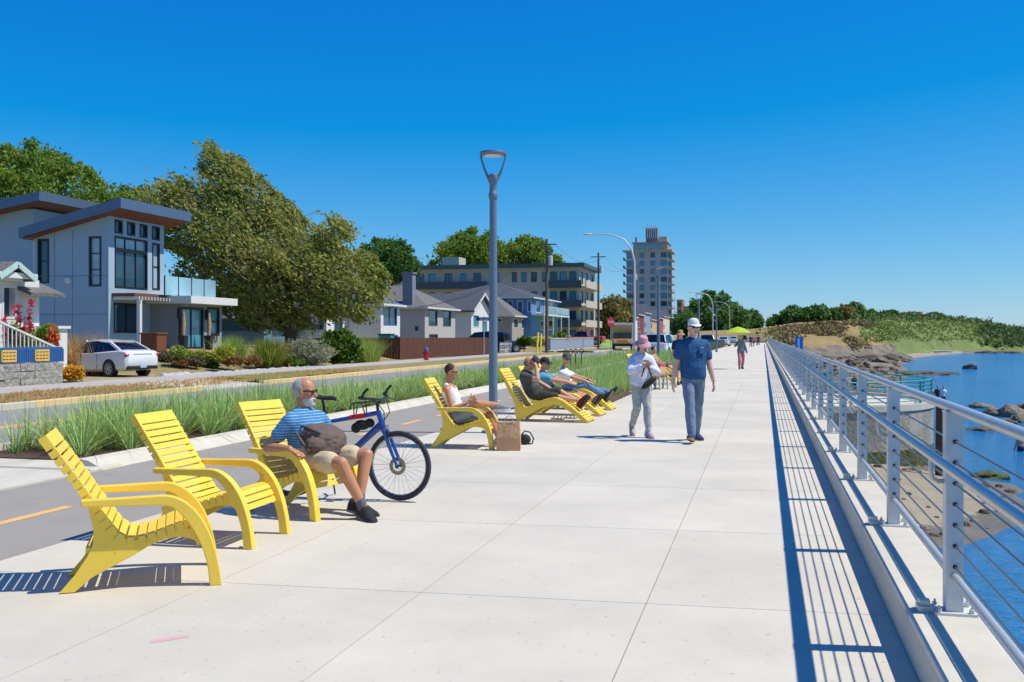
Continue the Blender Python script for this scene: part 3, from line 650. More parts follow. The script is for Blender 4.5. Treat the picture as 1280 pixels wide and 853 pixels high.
            _, m, brim = it; mb = MB(); mb.lathe([(.001, .165), (.06, .162), (.088, .14), (.1, .06), (.108, .045), (.15+brim*.3, .03), (.17+brim, -.005), (.172+brim, -.008)], n=24, cap=False)
            mb.v = [tuple(T_(p[0]*1.02, p[1]*.93, p[2])) for p in mb.v]; c_ = mb.build('sun_hat', m, t, smooth=60); so_ = c_.modifiers.new('thick', 'SOLIDIFY'); so_.thickness = .004
        elif kind == 'eyes':
            for sg in (-1, 1):
                mb = MB(); E(mb, (.09, sg*.032, .006), (.01, .014, .008), 10, 7); ew = mb.build('eye', EYEW, t, smooth=90); mb = MB(); E(mb, (.097, sg*.032, .006), (.005, .006, .006), 8, 6); mb.build('iris', EYED, ew, smooth=90)
        elif kind == 'watch':
            s = it[1]; MB().tube([A['W'+s]+(A['E'+s]-A['W'+s]).normalized()*d for d in (.01, .035)], .031*k, 12).build('watch', BLACK, t, smooth=40)
    t['joints'] = 0; del t['joints']
    return t, A, T_
def CL(root, x, y, lat):        # pixel -> point on the vertical plane at a lateral offset in a chair's frame
    rz = root.rotation_euler.z; o = Vector(root.location); fx = Vector((math.cos(rz), math.sin(rz), 0)); ly = Vector((-fx.y, fx.x, 0))
    r = ray(x, y); t = ((o+ly*lat).dot(ly))/r.dot(ly); p = Vector((r.x*t, r.y*t, CH+r.z*t))
    return Vector(((p-o).dot(fx), lat, p.z))
# ---- the bearded man in the armchair
def stripes(name, c1, c2_, per, duty):
    m = mat(name, c1, .85, var=.06, scale=8, bump=.3, bscale=22); nt = m.node_tree; N = nt.nodes; Lk = nt.links; b = N['Principled BSDF']
    src = b.inputs['Base Color'].links[0].from_socket; tc = N.new('ShaderNodeTexCoord'); sx = N.new('ShaderNodeSeparateXYZ'); Lk.new(tc.outputs['Object'], sx.inputs[0])
    nz = N.new('ShaderNodeTexNoise'); nz.inputs['Scale'].default_value = 5; Lk.new(tc.outputs['Object'], nz.inputs[0])
    md = N.new('ShaderNodeMath'); md.operation = 'MULTIPLY_ADD'; md.inputs[1].default_value = .03; Lk.new(nz.outputs[0], md.inputs[0]); Lk.new(sx.outputs[2], md.inputs[2])
    m1 = N.new('ShaderNodeMath'); m1.operation = 'DIVIDE'; m1.inputs[1].default_value = per; Lk.new(md.outputs[0], m1.inputs[0]); m2 = N.new('ShaderNodeMath'); m2.operation = 'FRACT'; Lk.new(m1.outputs[0], m2.inputs[0])
    m3 = N.new('ShaderNodeMath'); m3.operation = 'LESS_THAN'; m3.inputs[1].default_value = duty; Lk.new(m2.outputs[0], m3.inputs[0]); mx = N.new('ShaderNodeMix'); mx.data_type = 'RGBA'
    Lk.new(m3.outputs[0], mx.inputs['Factor']); Lk.new(src, mx.inputs['A']); mx.inputs['B'].default_value = lin(c2_); Lk.new(mx.outputs['Result'], b.inputs['Base Color']); return m
GREYH = mat('grey hair', 'A8A5A0', .8, var=.2, scale=40, bump=.6, bscale=120); WHITEB = mat('white beard', 'C4BFB8', .8, var=.2, scale=40, bump=.6, bscale=120); BROWNH = mat('brown hair', '3A2617', .7, var=.25, scale=40, bump=.5, bscale=120); DARKH = mat('dark hair', '1E1713', .7, var=.2, scale=40)
SHOEB = cloth('black shoe', '232326'); SOLEG = mat('grey rubber sole', '77736C', .8); SOLEW = mat('white rubber sole', 'D6D3CC', .8); SOCKG = cloth('grey sock', '5C5E66')
c = ch3
J = dict(pelvis=CL(c, 391, 571, 0), neck=CL(c, 378, 511, 0), bend=(-.02, 0, 0), head=CL(c, 380.5, 490.5, 0), look=(.92, .38, -.03),
         handR=CL(c, 362, 561.5, -.30), poleR=(-1, -.3, -.6), palmR=(0, 0, -1), thumbR=(.2, 1, 0), curlR=.3, hdirR=(.9, 0, -.25),
         handL=(.2, .22, .6), poleL=(-.5, 1, -.5), palmL=(0, -1, 0), curlL=.6,
         footR=CL(c, 455, 622, -.02), footL=CL(c, 449, 620, .1), kpoleR=(.5, -.35, 1), kpoleL=(.5, .45, 1), toeR=(.9, -.35, -.18), toeL=(.9, .35, -.25))
J['footR'].z = .10; J['footL'].z = .11
man1, _, _ = person('grey-bearded man in blue striped T-shirt and sunglasses sitting with a backpack on his lap', c.location, c.rotation_euler.z, J, SKINT, 1.84, .0075, belly=.05,
    parts=[('shirt', stripes('blue striped cotton', '3C7CAE', '9CBED2', .024, .2), .27, -.1), ('pants', cloth('khaki shorts', 'C7B590'), .35, .016), ('shoes', SHOEB, SOLEG, SOCKG), ('hair', GREYH, 'receding'), ('beard', WHITEB), ('glasses',)])
BPK = cloth('brown backpack nylon', '66554B', var=.18, scale=10, bump=.6, bscale=14)
bp = thing('backpack', 'crumpled brown backpack lying on the bearded man\'s lap', 'backpack', c.location, c.rotation_euler.z)
mb = MB().ell((0, 0, 0), 1, None, 72, 44); out = []
for p_ in mb.v:
    q = Vector(p_); sx = [abs(k)**.75*(1 if k > 0 else -1) for k in q]; r_ = noise.ridged_multi_fractal(q*1.7+Vector((3, 1, 0)), .9, 2.1, 4, 1., 2.)-1.1; w_ = .1*noise.noise(q*1.5)
    k = 1+.085*r_+w_; v = Vector((sx[0]*.255*k, sx[1]*.2*k, sx[2]*.125*k)); v.z -= .35*max(0, v.x-.02)*.6-.05*abs(v.y); out.append(tuple(Matrix.Rotation(.1, 3, 'Y') @ v+Vector((.16, .03, .67))))
mb.v = out; mb.build('pack_body', BPK, bp, smooth=75)
mb = MB().ell((0, 0, 0), 1, None, 40, 24); out = []
for p_ in mb.v:
    q = Vector(p_); r_ = noise.ridged_multi_fractal(q*2.2+Vector((7, 2, 0)), .9, 2.1, 4, 1., 2.)-1.1; k = 1+.09*r_; out.append((.27+q.x*.1*k, -.1+q.y*.12*k, .62+q.z*.085*k))
mb.v = out; mb.build('front_pocket', BPK, bp, smooth=75)
MB().tube([(-.02, -.1, .78), (.05, -.165, .75), (.14, -.185, .69), (.2, -.2, .64), (.3, -.225, .58)], .013, 6).build('strap', BPK, bp, smooth=60)
MB().tube([(-.02, .02, .80), (.0, .0, .86), (.06, .0, .865), (.1, .02, .81)], .011, 6).build('grab_loop', BPK, bp, smooth=60)
MB().tube([(.08, -.14, .79), (.2, -.16, .775), (.33, -.12, .72)], .007, 6).build('zip', DARKM, bp, smooth=60)
# ---- the woman in white tank top
c = ch4
J = dict(pelvis=(-.10, 0, .43), neck=(-.285, 0, .90), bend=(-.015, 0, 0), head=CL(c, 563.5, 465.5, 0), look=(1, .05, -.12),
         handR=CL(c, 585, 503.5, -.1), poleR=(-.6, -.5, -1), handL=CL(c, 588, 501, .05), poleL=(-.5, .6, -1), palmR=(0, 1, .3), palmL=(0, -1, .3), curlR=.6, curlL=.6, thumbR=(.3, 0, 1), thumbL=(.3, 0, 1),
         footL=(.47, .07, .09), kpoleL=(1, .1, .6), footR=CL(c, 621, 506, .1), kpoleR=(.5, -1, .75), toeR=(.8, .3, .05), toeL=(1, .1, -.1))
w1, _, _ = person('woman with cropped hair in white tank top and denim shorts, legs crossed in the armchair', c.location, c.rotation_euler.z, J, SKINT, 1.68, .0085, fem=True,
    parts=[('tank', cloth('white cotton', 'E8E6E2', var=.03)), ('pants', cloth('denim', '7C8B96'), .26, .006), ('shoes', cloth('grey canvas shoe', '8E9094'), SOLEW), ('hair', BROWNH, 'short'), ('glasses',)])
# ---- three men on the loungers
c = lo1
J = dict(pelvis=CL(c, 668, 491.5, 0), neck=CL(c, 655, 464.5, 0), head=CL(c, 661.5, 454.5, 0), look=(1, .1, -.2), handR=CL(c, 670.5, 459, -.12), poleR=(.5, -.6, -1), palmR=(-1, .3, 0), curlR=.7, thumbR=(-.3, 0, 1),
         handL=(.02, .22, .48), poleL=(-.6, .8, -.6), footR=CL(c, 727, 501.5, -.06), footL=CL(c, 725, 502.5, .1), kpoleR=(.3, -.2, 1), kpoleL=(.3, .2, 1), toeR=(.55, -.2, .75), toeL=(.55, .3, .75))
m2, A2, T2 = person('bald man in dark grey shirt on the nearest lounger, hand raised to his face', c.location, c.rotation_euler.z, J, SKIN, 1.84, .01, belly=.03,
    parts=[('shirt', cloth('charcoal cotton', '4A4A48'), .27, -.1), ('pants', cloth('dark olive shorts', '3C3B30'), .46, .012), ('shoes', cloth('dark red shoe', '6A2226'), SHOEB), ('hair', mat('stubble hair', '8A6A58', .8), 'bald'), ('glasses',)])
cp = thing('cap', 'dark cap held up to the face of the bald man', 'cap', c.location, c.rotation_euler.z)
hh = J['head']; mb = MB(); mb.lathe([(.001, .07), (.05, .062), (.085, .03), (.095, 0)], n=18, cap=False); Mx = Matrix.Translation(hh+Vector((.125, -.02, .06))) @ Matrix.Rotation(R(65), 4, 'Y'); mb.v = [tuple(Mx @ Vector(p)) for p in mb.v]; mb.build('crown', cloth('dark grey cap', '3B3B3E'), cp, smooth=60).modifiers.new('thick', 'SOLIDIFY').thickness = .004
MB().loft([[tuple(Mx @ Vector((x, w, .002))), tuple(Mx @ Vector((x, -w, .002))), tuple(Mx @ Vector((x, -w, -.004))), tuple(Mx @ Vector((x, w, -.004)))] for x, w in ((.08, .075), (.12, .07), (.16, .03))]).build('visor', MATS['dark grey cap'], cp)
c = lo2
J = dict(pelvis=CL(c, 690, 488.5, 0), neck=CL(c, 676, 466, 0), head=CL(c, 681, 455, 0), look=(1, -.1, -.1), handR=CL(c, 711, 478.5, -.1), poleR=(-.5, -.6, -.8), palmR=(0, .6, -.6), handL=CL(c, 713, 478.5, .08), poleL=(-.5, .8, -.6),
         footR=CL(c, 743.5, 499, -.05), footL=CL(c, 745, 498, .1), kpoleR=(.3, -.2, 1), kpoleL=(.3, .2, 1), toeR=(.55, -.2, .75), toeL=(.55, .3, .75))
m3, _, _ = person('man in navy cap and teal shirt on the middle lounger', c.location, c.rotation_euler.z, J, SKIN, 1.83, .01, belly=.02,
    parts=[('shirt', cloth('teal cotton', '4F93AC'), .27, -.1), ('pants', cloth('olive shorts', '5E5F45'), .48, .012), ('shoes', cloth('brown grey shoe', '6E6456'), SHOEB), ('hair', BROWNH, 'short'), ('cap', cloth('navy cap', '1F2636')), ('glasses',)])
c = lo3
fc = -camv(0, 1); rzc = c.rotation_euler.z; lk = Matrix.Rotation(-rzc, 3, 'Z') @ fc
J = dict(pelvis=CL(c, 711, 483.5, 0), neck=CL(c, 702.5, 461, 0), head=CL(c, 708, 449, 0), look=tuple(lk+Vector((.45, 0, -.05))), handR=CL(c, 735.5, 477.5, -.08), poleR=(-.4, -.6, -.6), palmR=(0, .2, -1), handL=CL(c, 739, 476, .12), poleL=(-.4, .7, -.4), palmL=(0, 0, -1),
         footR=CL(c, 757, 495.5, -.02), footL=CL(c, 763, 490.5, .12), kpoleR=(.3, -.2, 1), kpoleL=(.3, .2, 1), toeR=(.55, -.2, .75), toeL=(.55, .3, .75))
m4, _, _ = person('man in white T-shirt and blue jeans on the farthest lounger, looking at the camera', c.location, c.rotation_euler.z, J, SKIN, 1.82, .01,
    parts=[('shirt', MATS['white cotton'], .27, -.1), ('pants', cloth('blue jeans', '5C84AC'), .93, .012), ('shoes', SHOEB, SOLEG), ('hair', DARKH, 'short'), ('cap', cloth('grey brown cap', '5A544C')), ('glasses',), ('watch', 'L')])
# ---- the couple walking towards the camera
def facing(x, y, dx=0.):       # root on the ground, +x towards the camera
    p = G(x, y); v = camv(dx, -1); return p, math.atan2(v.y, v.x)
p, rz = facing(866, 551.5, .16)
J = dict(pelvis=(.02, 0, .99), neck=(.0, 0, 1.545), head=(.035, 0, 1.71), look=(1, .02, -.08), handL=(.08, .31, .86), handR=(.0, -.33, .84), poleL=(-1, .5, 0), poleR=(-1, -.5, 0), palmL=(0, -1, 0), palmR=(0, 1, 0), curlL=.55, curlR=.45,
         hdirL=(.1, 0, -1), hdirR=(.1, 0, -1), footL=(-.18, .11, .1), footR=(.3, -.12, .11), kpoleL=(1, .1, 0), kpoleR=(1, -.1, 0), toeL=(1, .2, -.12), toeR=(.9, -.5, .25))
m5, A5, T5 = person('man in white cap, navy T-shirt and blue jeans walking on the promenade', p, rz, J, SKINP, 1.83, .0085, belly=.03,
    parts=[('shirt', cloth('navy blue cotton', '24527C'), .29, -.14, .024), ('pants', cloth('washed blue jeans', '6E8094', var=.15), .98, .012), ('shoes', cloth('navy shoe', '2A3F66'), mat('tan rubber sole', 'B08A60', .8)), ('hair', GREYH, 'fringe'), ('cap', cloth('white cap', 'DDDAD4', var=.03)), ('glasses',), ('eyes',)])
pk = MB().cbox((0, 0, 0), (.006, .1, .11)); po = pk.build('shirt_pocket', MATS['navy blue cotton'], m5, bevel=.002); po.location = (.165, .09, 1.37); po.rotation_euler = (0, R(-9), R(12))
lg = MB().ell((0, 0, 0), (.002, .02, .008)).build('pocket_logo', mat('logo thread', 'AEB6C4', .7), po); lg.location = (.004, 0, .035)
p, rz = facing(801, 546.5, .2)
J = dict(pelvis=(0, 0, .86), neck=(.02, 0, 1.31), head=(.085, 0, 1.45), look=(1, -.05, -.4), handL=(.27, .035, 1.1), handR=(.27, -.05, 1.12), poleL=(-.5, 1, -.6), poleR=(-.5, -1, -.6), palmL=(0, -1, .5), palmR=(0, 1, .5), curlL=.6, curlR=.6, thumbL=(0, 0, 1), thumbR=(0, 0, 1), hdirL=(.5, -.6, .3), hdirR=(.5, .6, .3),
         footL=(.16, .07, .085), footR=(-.2, -.075, .17), kpoleL=(1, 0, 0), kpoleR=(1, 0, .1), toeL=(1, .1, -.12), toeR=(.75, -.1, -.75))
LEGG = mat('patterned leggings', 'C9CFAE', .8, var=.2, scale=30, col2='9C95AE', bump=.2)
w2, A6, T6 = person('woman in pink sun hat and white top looking down at her hands while walking', p, rz, J, SKINP, 1.58, .0085, fem=True,
    parts=[('shirt', cloth('pale lilac cotton', 'D9DAE6', var=.04), .92, -.14, .022), ('pants', LEGG, .97, .004, 'leggings'), ('shoes', cloth('grey pink shoe', 'A79CA6'), mat('pink sole', 'D0627E', .7)), ('hair', mat('auburn hair', '5A2E1C', .7, var=.25, scale=40), 'long'), ('sunhat', cloth('pink straw', 'CE9A9E'), .0), ('glasses',), ('eyes',)])
ps = thing('pouch', 'black waist pouch hanging from the walking woman\'s hands', 'pouch', p, rz)
MB().ell((.3, .03, .86), (.035, .15, .05), Matrix.Rotation(R(38), 3, 'X'), 14, 9).build('pouch_body', BLACK, ps, smooth=90)
MB().tube([(.3, -.09, .95), (.31, -.05, 1.08), (.31, 0, 1.13), (.31, .03, 1.06), (.32, .12, .8)], .011, 6).build('strap', BLACK, ps, smooth=60)
MB().cbox((.33, -.01, 1.16), (.012, .075, .14), Matrix.Rotation(R(-50), 3, 'Y')).build('phone', DARKM, ps, bevel=.004)
# ================================================================ BUILDINGS
def glass(name, col, rough=.06): return mat(name, col, rough, var=.25, scale=.35, spec=.8)
GLS = glass('window glass', '2C4A5C'); GLL = glass('pale blind behind glass', '9FB4BE', .15); GLT = glass('teal window glass', '4E93A8')
BLKF = mat('black window frame', '1E2226', .45); WHF = mat('white window frame', 'DAD8D2', .5); BLF = mat('blue window frame', '2B5FA8', .5); GRF = mat('grey window frame', '4A525A', .5)
ZV = Vector((0, 0, 1))
def wallf(root, o, U, N, W_, H_, holes, m, fm=WHF, gm=GLS, rec=.09, name='wall', fw=.06, sill=False):
    """one facade with real openings: holes (u0, v0, u1, v1[, columns, rows, pane material]) from the lower left corner o"""
    o = Vector(o); U = Vector(U); N = Vector(N); P = lambda u, v, w=0: o+U*u+ZV*v+N*w
    hs_ = [tuple(h)+(1, 1, None)[len(h)-4:] if len(h) < 7 else tuple(h) for h in holes]
    us = sorted({0, W_, *[h[0] for h in hs_], *[h[2] for h in hs_]}); vs = sorted({0, H_, *[h[1] for h in hs_], *[h[3] for h in hs_]})
    us = [u for u in us if 0 <= u <= W_]; vs = [v for v in vs if 0 <= v <= H_]; mb = MB()
    for a, b in zip(us, us[1:]):
        for c_, d in zip(vs, vs[1:]):
            mu, mv = (a+b)/2, (c_+d)/2
            if any(h[0] < mu < h[2] and h[1] < mv < h[3] for h in hs_): continue
            mb.add([P(a, c_), P(b, c_), P(b, d), P(a, d)], [(0, 1, 2, 3)])
    for h in hs_:
        q = [(h[0], h[1]), (h[2], h[1]), (h[2], h[3]), (h[0], h[3])]
        for i in range(4):
            a, b = q[i], q[(i+1) % 4]; mb.add([P(*a), P(*b), P(*b, -rec-.05), P(*a, -rec-.05)], [(0, 1, 2, 3)])
    wo = mb.build(name, m, root, world=True)
    for h in hs_:
        u0, v0, u1, v1, nc, nr, pm_ = h; f = MB(); R3 = Matrix((U, N, ZV)).transposed()
        def bx(a, b, c_, d, w0, w1): f.add([P(u, v, w) for w in (w0, w1) for v in (c_, d) for u in (a, b)], [(0,2,3,1),(4,5,7,6),(0,1,5,4),(2,6,7,3),(0,4,6,2),(1,3,7,5)])
        w0, w1 = -rec-.02, -rec+.05
        bx(u0-.03, u0+fw, v0-.03, v1+.03, w0, .02); bx(u1-fw, u1+.03, v0-.03, v1+.03, w0, .02); bx(u0+fw, u1-fw, v0-.03, v0+fw, w0, .018); bx(u0+fw, u1-fw, v1-fw, v1+.03, w0, .018)
        for i in range(1, nc): x = u0+(u1-u0)*i/nc; bx(x-fw*.4, x+fw*.4, v0+fw, v1-fw, w0, w1)
        for i in range(1, nr): y = v0+(v1-v0)*i/nr; bx(u0+fw, u1-fw, y-fw*.4, y+fw*.4, w0, w1-.01)
        wi = f.build('window', fm, root, world=True)
        MB().add([P(u0+fw*.5, v0+fw*.5, -rec), P(u1-fw*.5, v0+fw*.5, -rec), P(u1-fw*.5, v1-fw*.5, -rec), P(u0+fw*.5, v1-fw*.5, -rec)], [(0, 1, 2, 3)]).build('pane', pm_ or gm, wi, world=True)
    return wo
def hx(c, o, x0, y0, x1, y1, *rest):     # opening on a facade X = c seen at a pixel box
    xm = (x0+x1)/2; return (PX(c, x0, y0).y-o[1], PX(c, xm, y1).z-o[2], PX(c, x1, y0).y-o[1], PX(c, xm, y0).z-o[2], *rest)
def hy(c, o, x0, y0, x1, y1, *rest):
    xm = (x0+x1)/2; return (PY(c, x0, y0).x-o[0], PY(c, xm, y1).z-o[2], PY(c, x1, y0).x-o[0], PY(c, xm, y0).z-o[2], *rest)
UY = Vector((0, 1, 0)); UX = Vector((1, 0, 0))
def shell(root, X0, X1, Y0, Y1, z0, z1, m, front=(), side=(), fm=WHF, gm=GLS, sm=None, **k):   # X1 = front facing the sea, Y0 = side facing the camera
    wallf(root, (X1, Y0, z0), UY, UX, Y1-Y0, z1-z0, front, m, fm, gm, **k)
    wallf(root, (X0, Y0, z0), UX, -UY, X1-X0, z1-z0, side, sm or m, fm, gm, **k)
    MB().add([(X0, Y0, z0), (X0, Y1, z0), (X0, Y1, z1), (X0, Y0, z1)], [(0, 3, 2, 1)]).add([(X0, Y1, z0), (X1, Y1, z0), (X1, Y1, z1), (X0, Y1, z1)], [(0, 3, 2, 1)]).build('wall', m, root, world=True)
def hip(root, X0, X1, Y0, Y1, ze, zr, m, ov=.45, ridge='x', inset=None, trim=WHF, name='roof'):
    a, b, c_, d = X0-ov, X1+ov, Y0-ov, Y1+ov; i = inset if inset is not None else min(b-a, d-c_)/2
    if ridge == 'x': r = [(a+i, (c_+d)/2, zr), (b-i, (c_+d)/2, zr)]
    else: r = [((a+b)/2, c_+i, zr), ((a+b)/2, d-i, zr)]
    v = [(a, c_, ze), (b, c_, ze), (b, d, ze), (a, d, ze)]+r
    f = [(0, 1, 5, 4), (1, 2, 5), (2, 3, 4, 5), (3, 0, 4), (3, 2, 1, 0)] if ridge == 'x' else [(0, 1, 4), (1, 2, 5, 4), (2, 3, 5), (3, 0, 4, 5), (3, 2, 1, 0)]
    ro = MB().add(v, f).build(name, m, root, world=True)
    MB().box(a-.03, b+.03, c_-.03, c_, ze-.12, ze+.05).box(b, b+.03, c_, d, ze-.12, ze+.05).box(a-.03, b+.03, d, d+.03, ze-.12, ze+.05).build('gutter', trim, ro, world=True)
    return ro
SHING = mat('grey asphalt shingles', '6E6A66', .9, var=.2, scale=5, bump=.8, bscale=7); SHIND = mat('dark shingles', '4A4E55', .9, var=.2, scale=5, bump=.8, bscale=7); SHINB = mat('blue grey shingles', '5E6B80', .9, var=.2, scale=5, bump=.8, bscale=7)
STUC = mat('pale grey stucco', '9DB4C2', .85, var=.05, scale=1.5, bump=.3, bscale=40); ZINC = mat('blue grey zinc', '5E7288', .45, metal=.3, var=.08, scale=2); CEDAR = mat('cedar soffit', '7A4426', .6, var=.15, scale=6); WHS = mat('white stucco', 'DCD9D2', .85, var=.05, scale=1.5, bump=.3, bscale=40)
# ---- modern house
c = -31.; Ya = PX(c, 136, 300).y; Yb = PX(c, 205, 300).y; zb = .85; zt = PX(c, 136, 270).z
h = thing('modern_house', 'modern grey stucco house with tilted zinc roofs and tall black-framed windows', 'house', (c, Ya, zb))
def q1(u0, v0, u1, v1): k = 320/853; return (u0*k, 170+v0*k, u1*k, 170+v1*k)
o = (c, Ya, zb)
fh = [hx(c, o, *q1(*r)) for r in ((383, 282, 407, 324), (424, 290, 449, 331), (466, 297, 490, 338), (507, 304, 531, 346))]+[hx(c, o, *q1(383, 386, 490, 508), 3, 1, None), hx(c, o, *q1(383, 343, 490, 383), 3, 1, GLL), hx(c, o, *q1(508, 360, 531, 512), 1, 2, GLL), hx(c, o, *q1(380, 560, 468, 655), 2, 1)]
Xb = PY(Ya, 42, 300).x; oS = (Xb, Ya, zb)
sh_ = [hy(Ya, oS, *q1(127, 345, 162, 490), 1, 2), hy(Ya, oS, *q1(298, 337, 336, 500), 1, 3, GLL)]
zs = PY(Ya, 42, 290).z
wallf(h, o, UY, UX, Yb-Ya, zt-zb, fh, STUC, BLKF, GLS)
wallf(h, oS, UX, -UY, c-Xb, zs-zb, sh_, STUC, BLKF, GLS)
MB().add([(Xb, Ya, zs), (c, Ya, zs), (c, Ya, zt), (Xb, Ya, zs+.2)], [(0, 1, 2, 3)]).add([(Xb, Yb, zb), (c, Yb, zb), (c, Yb, zt), (Xb, Yb, zs)], [(3, 2, 1, 0)]).add([(Xb, Ya, zb), (Xb, Yb, zb), (Xb, Yb, zs), (Xb, Ya, zs)], [(0, 1, 2, 3)]).build('wall', STUC, h, world=True)
Xf = -29.9; n1 = PX(Xf, 151, 247); n2 = PX(Xf, 239, 268); Xr = PY(n1.y, 23, 290).x; zr = PY(n1.y, 23, 285).z
rf = MB().prism([(Xf, n1.z), (Xr, zr), (Xr, zr-.5), (Xf, n1.z-.5)], n1.y, n2.y, lambda u, v, w: (u, w, v)).build('roof', ZINC, h, world=True)
MB().prism([(Xf-.12, n1.z-.51), (Xr+.12, zr-.51), (Xr+.12, zr-.55), (Xf-.12, n1.z-.55)], n1.y+.12, n2.y-.12, lambda u, v, w: (u, w, v)).build('soffit', CEDAR, rf, world=True)
X2 = -38.; m1_ = PX(X2, 49, 239); m2_ = PX(X2, 118, 253); X2b = X2-12; z2b = m1_.z-1.9
rf = MB().prism([(X2, m1_.z), (X2b, z2b), (X2b, z2b-.5), (X2, m1_.z-.5)], m1_.y, m1_.y+9, lambda u, v, w: (u, w, v)).build('roof', ZINC, h, world=True)
MB().prism([(X2-.12, m1_.z-.51), (X2b, z2b-.51), (X2b, z2b-.55), (X2-.12, m1_.z-.55)], m1_.y+.1, m1_.y+8.9, lambda u, v, w: (u, w, v)).build('soffit', CEDAR, rf, world=True)
MB().box(X2b+.6, X2-1.2, m1_.y+1.0, m1_.y+8, zb, z2b-.3).box(X2-4, X2-1.2, m1_.y+1.003, m1_.y+7.9, z2b-.3, m1_.z-.8).build('rear_wing', STUC, h, world=True)
JNT = mat('panel joint', '71808C', .8)
for fz_ in (.3, .62): MB().box(Xb+.05, c-.05, Ya-.006, Ya-.001, zb+(zs-zb)*fz_, zb+(zs-zb)*fz_+.03).build('panel_joint', JNT, h, world=True)
for fx_ in (.28, .52): MB().box(Xb+(c-Xb)*fx_, Xb+(c-Xb)*fx_+.03, Ya-.005, Ya-.0012, zb, zs).build('panel_joint', JNT, h, world=True)
MB().box(c-.06, c+.02, Ya-.05, Ya-.007, zb, zt-.1).build('downpipe', STUC, h, world=True)
# entry volume, canopy, balcony
ce = -29.2; Ye = Ya+(PX(c, 188, 400).y-Ya); oe = (ce, PY(Ye, 0, 0).y, zb); Yee = PX(ce, 277, 400).y; ztE = PX(ce, 250, 381).z
wallf(h, (ce, Ye, zb), UY, UX, Yee-Ye, ztE-zb, [hx(ce, (ce, Ye, zb), 226, 385, 254, 436, 2, 1), hx(ce, (ce, Ye, zb), 259.5, 385, 274, 419, 1, 2)], mat('grey cement panel', '8C9298', .8, var=.06, scale=1.2), BLKF, GLT, fw=.09)
wallf(h, (c+.02, Ye, zb), UX, -UY, ce-c-.02, ztE-zb, [], MATS['grey cement panel'])
MB().box(c+.05, ce-.01, Yee-.02, Yee, zb, ztE).build('wall', MATS['grey cement panel'], h, world=True)
cn = MB().box(c+.06, ce+.9, Ye-.5, PX(ce+.9, 297, 372).y, ztE, ztE+.38).build('canopy', WHS, h, world=True)
yr0 = PX(ce-.2, 206, 355).y; yr1 = PX(ce-.2, 270, 355).y; zr0 = ztE+.38; GLB = glass('balcony glass', '8FB6C2', .1)
n = 4
for i in range(n):
    a = yr0+(yr1-yr0)*i/n; b = yr0+(yr1-yr0)*(i+1)/n; MB().box(ce-.22, ce-.2, a+.04, b-.04, zr0+.08, zr0+1.0).build('glass_panel', GLB, cn, world=True)
    MB().box(ce-.24, ce-.18, a-.02, a+.02, zr0, zr0+1.02).build('rail_post', BLKF, cn, world=True)
pg = MB().box(c+.02, c+1.3, Ya+.2, Ye-.1, PX(c, 160, 372).z, PX(c, 160, 368).z).build('pergola_beam', CEDAR, h, world=True)
for i in range(12): y = Ya+.3+i*(Ye-Ya-.6)/11; MB().box(c+.05, c+1.5, y-.03, y+.03, PX(c, 160, 376).z, PX(c, 160, 372).z-.003).build('pergola_slat', WHF, h, world=True)
MB().box(c+1.2, c+1.38, Ya+.5, Ya+.68, zb, PX(c, 160, 376).z).build('pergola_post', WHS, h, world=True)
for yp in (PX(ce, 222, 0).y, PX(ce, 257, 0).y): MB().box(ce+.01, ce+.15, yp-.07, yp+.07, zb+1.6, zb+2.15).build('wall_lamp', BLKF, h, world=True)
MB().lathe([(.16, 0), (.16, .12), (.12, .14)], (PY(Ya, 86, 351).x, Ya-.005, PY(Ya, 86, 351).z), 16, Matrix.Rotation(PI/2, 3, 'X')).build('vent', WHF, h, world=True)
HNUM = (h, Vector((ce+.03, PX(ce, 267, 420).y, PX(ce, 265, 423).z))-h.location)
for i, (x, y) in enumerate(((229, 436.5), (261, 436.5))):
    p = PX(ce+.7, x, y); pl = thing('planter', ('tall black planter with bare wood left of the glass door', 'tall black planter with bare wood right of the glass door')[i], 'planter', (ce+.7, p.y, zb+.0)); MB().lathe([(.2, 0), (.26, .75), (.23, .75), (.22, .7)], n=4, M=Matrix.Rotation(PI/4, 3, 'Z')).build('pot', BLKF, pl)
    MB().tube([(0, 0, .7), (.02, .02, 1.3), (0, .03, 1.95)], [.09, .11, .05], 7).build('driftwood', mat('driftwood', 'A98C66', .9, var=.2), pl, smooth=60)
bn = thing('bin', 'brown wooden storage box beside the modern house entry', 'box', (PX(-28.6, 190, 437).x, PX(-28.6, 192, 437).y, zb)); MB().box(-.45, .45, -.4, .4, 0, .8).box(-.5, .5, -.45, .45, .8, .88).build('box_body', CEDAR, bn, bevel=.02)
# ---- white cottage at the left edge
c = -26.6; Y0 = 24.; Y1 = PX(c, 49, 400).y; h = thing('cottage', 'white stucco cottage with green-edged gable cut by the left edge', 'house', (c, Y1, 0))
GREEN = mat('pale green fascia', 'B4CCBE', .6); zt = PX(c, 25, 349).z
o = (c, Y0, 0)
wallf(h, o, UY, UX, Y1-Y0, zt, [hx(c, o, 3, 358, 20, 398, 1, 1)], WHS, WHF, GLS, rec=.25)
wallf(h, (c-8, Y0, 0), UX, -UY, 8, zt, [], WHS); MB().box(c-8, c-.01, Y1-.1, Y1-.003, 0, zt).build('wall', WHS, h, world=True)
ap_ = PX(c+.5, 19, 327); el = PX(c+.5, 41, 347); dy = el.y-ap_.y
rf = MB().prism([(ap_.y-dy, el.z), (ap_.y, ap_.z), (el.y, el.z), (el.y, el.z-.16), (ap_.y, ap_.z-.2), (ap_.y-dy, el.z-.16)], c-6, c+.6, lambda u, v, w: (w, u, v)).build('roof', SHING, h, world=True)
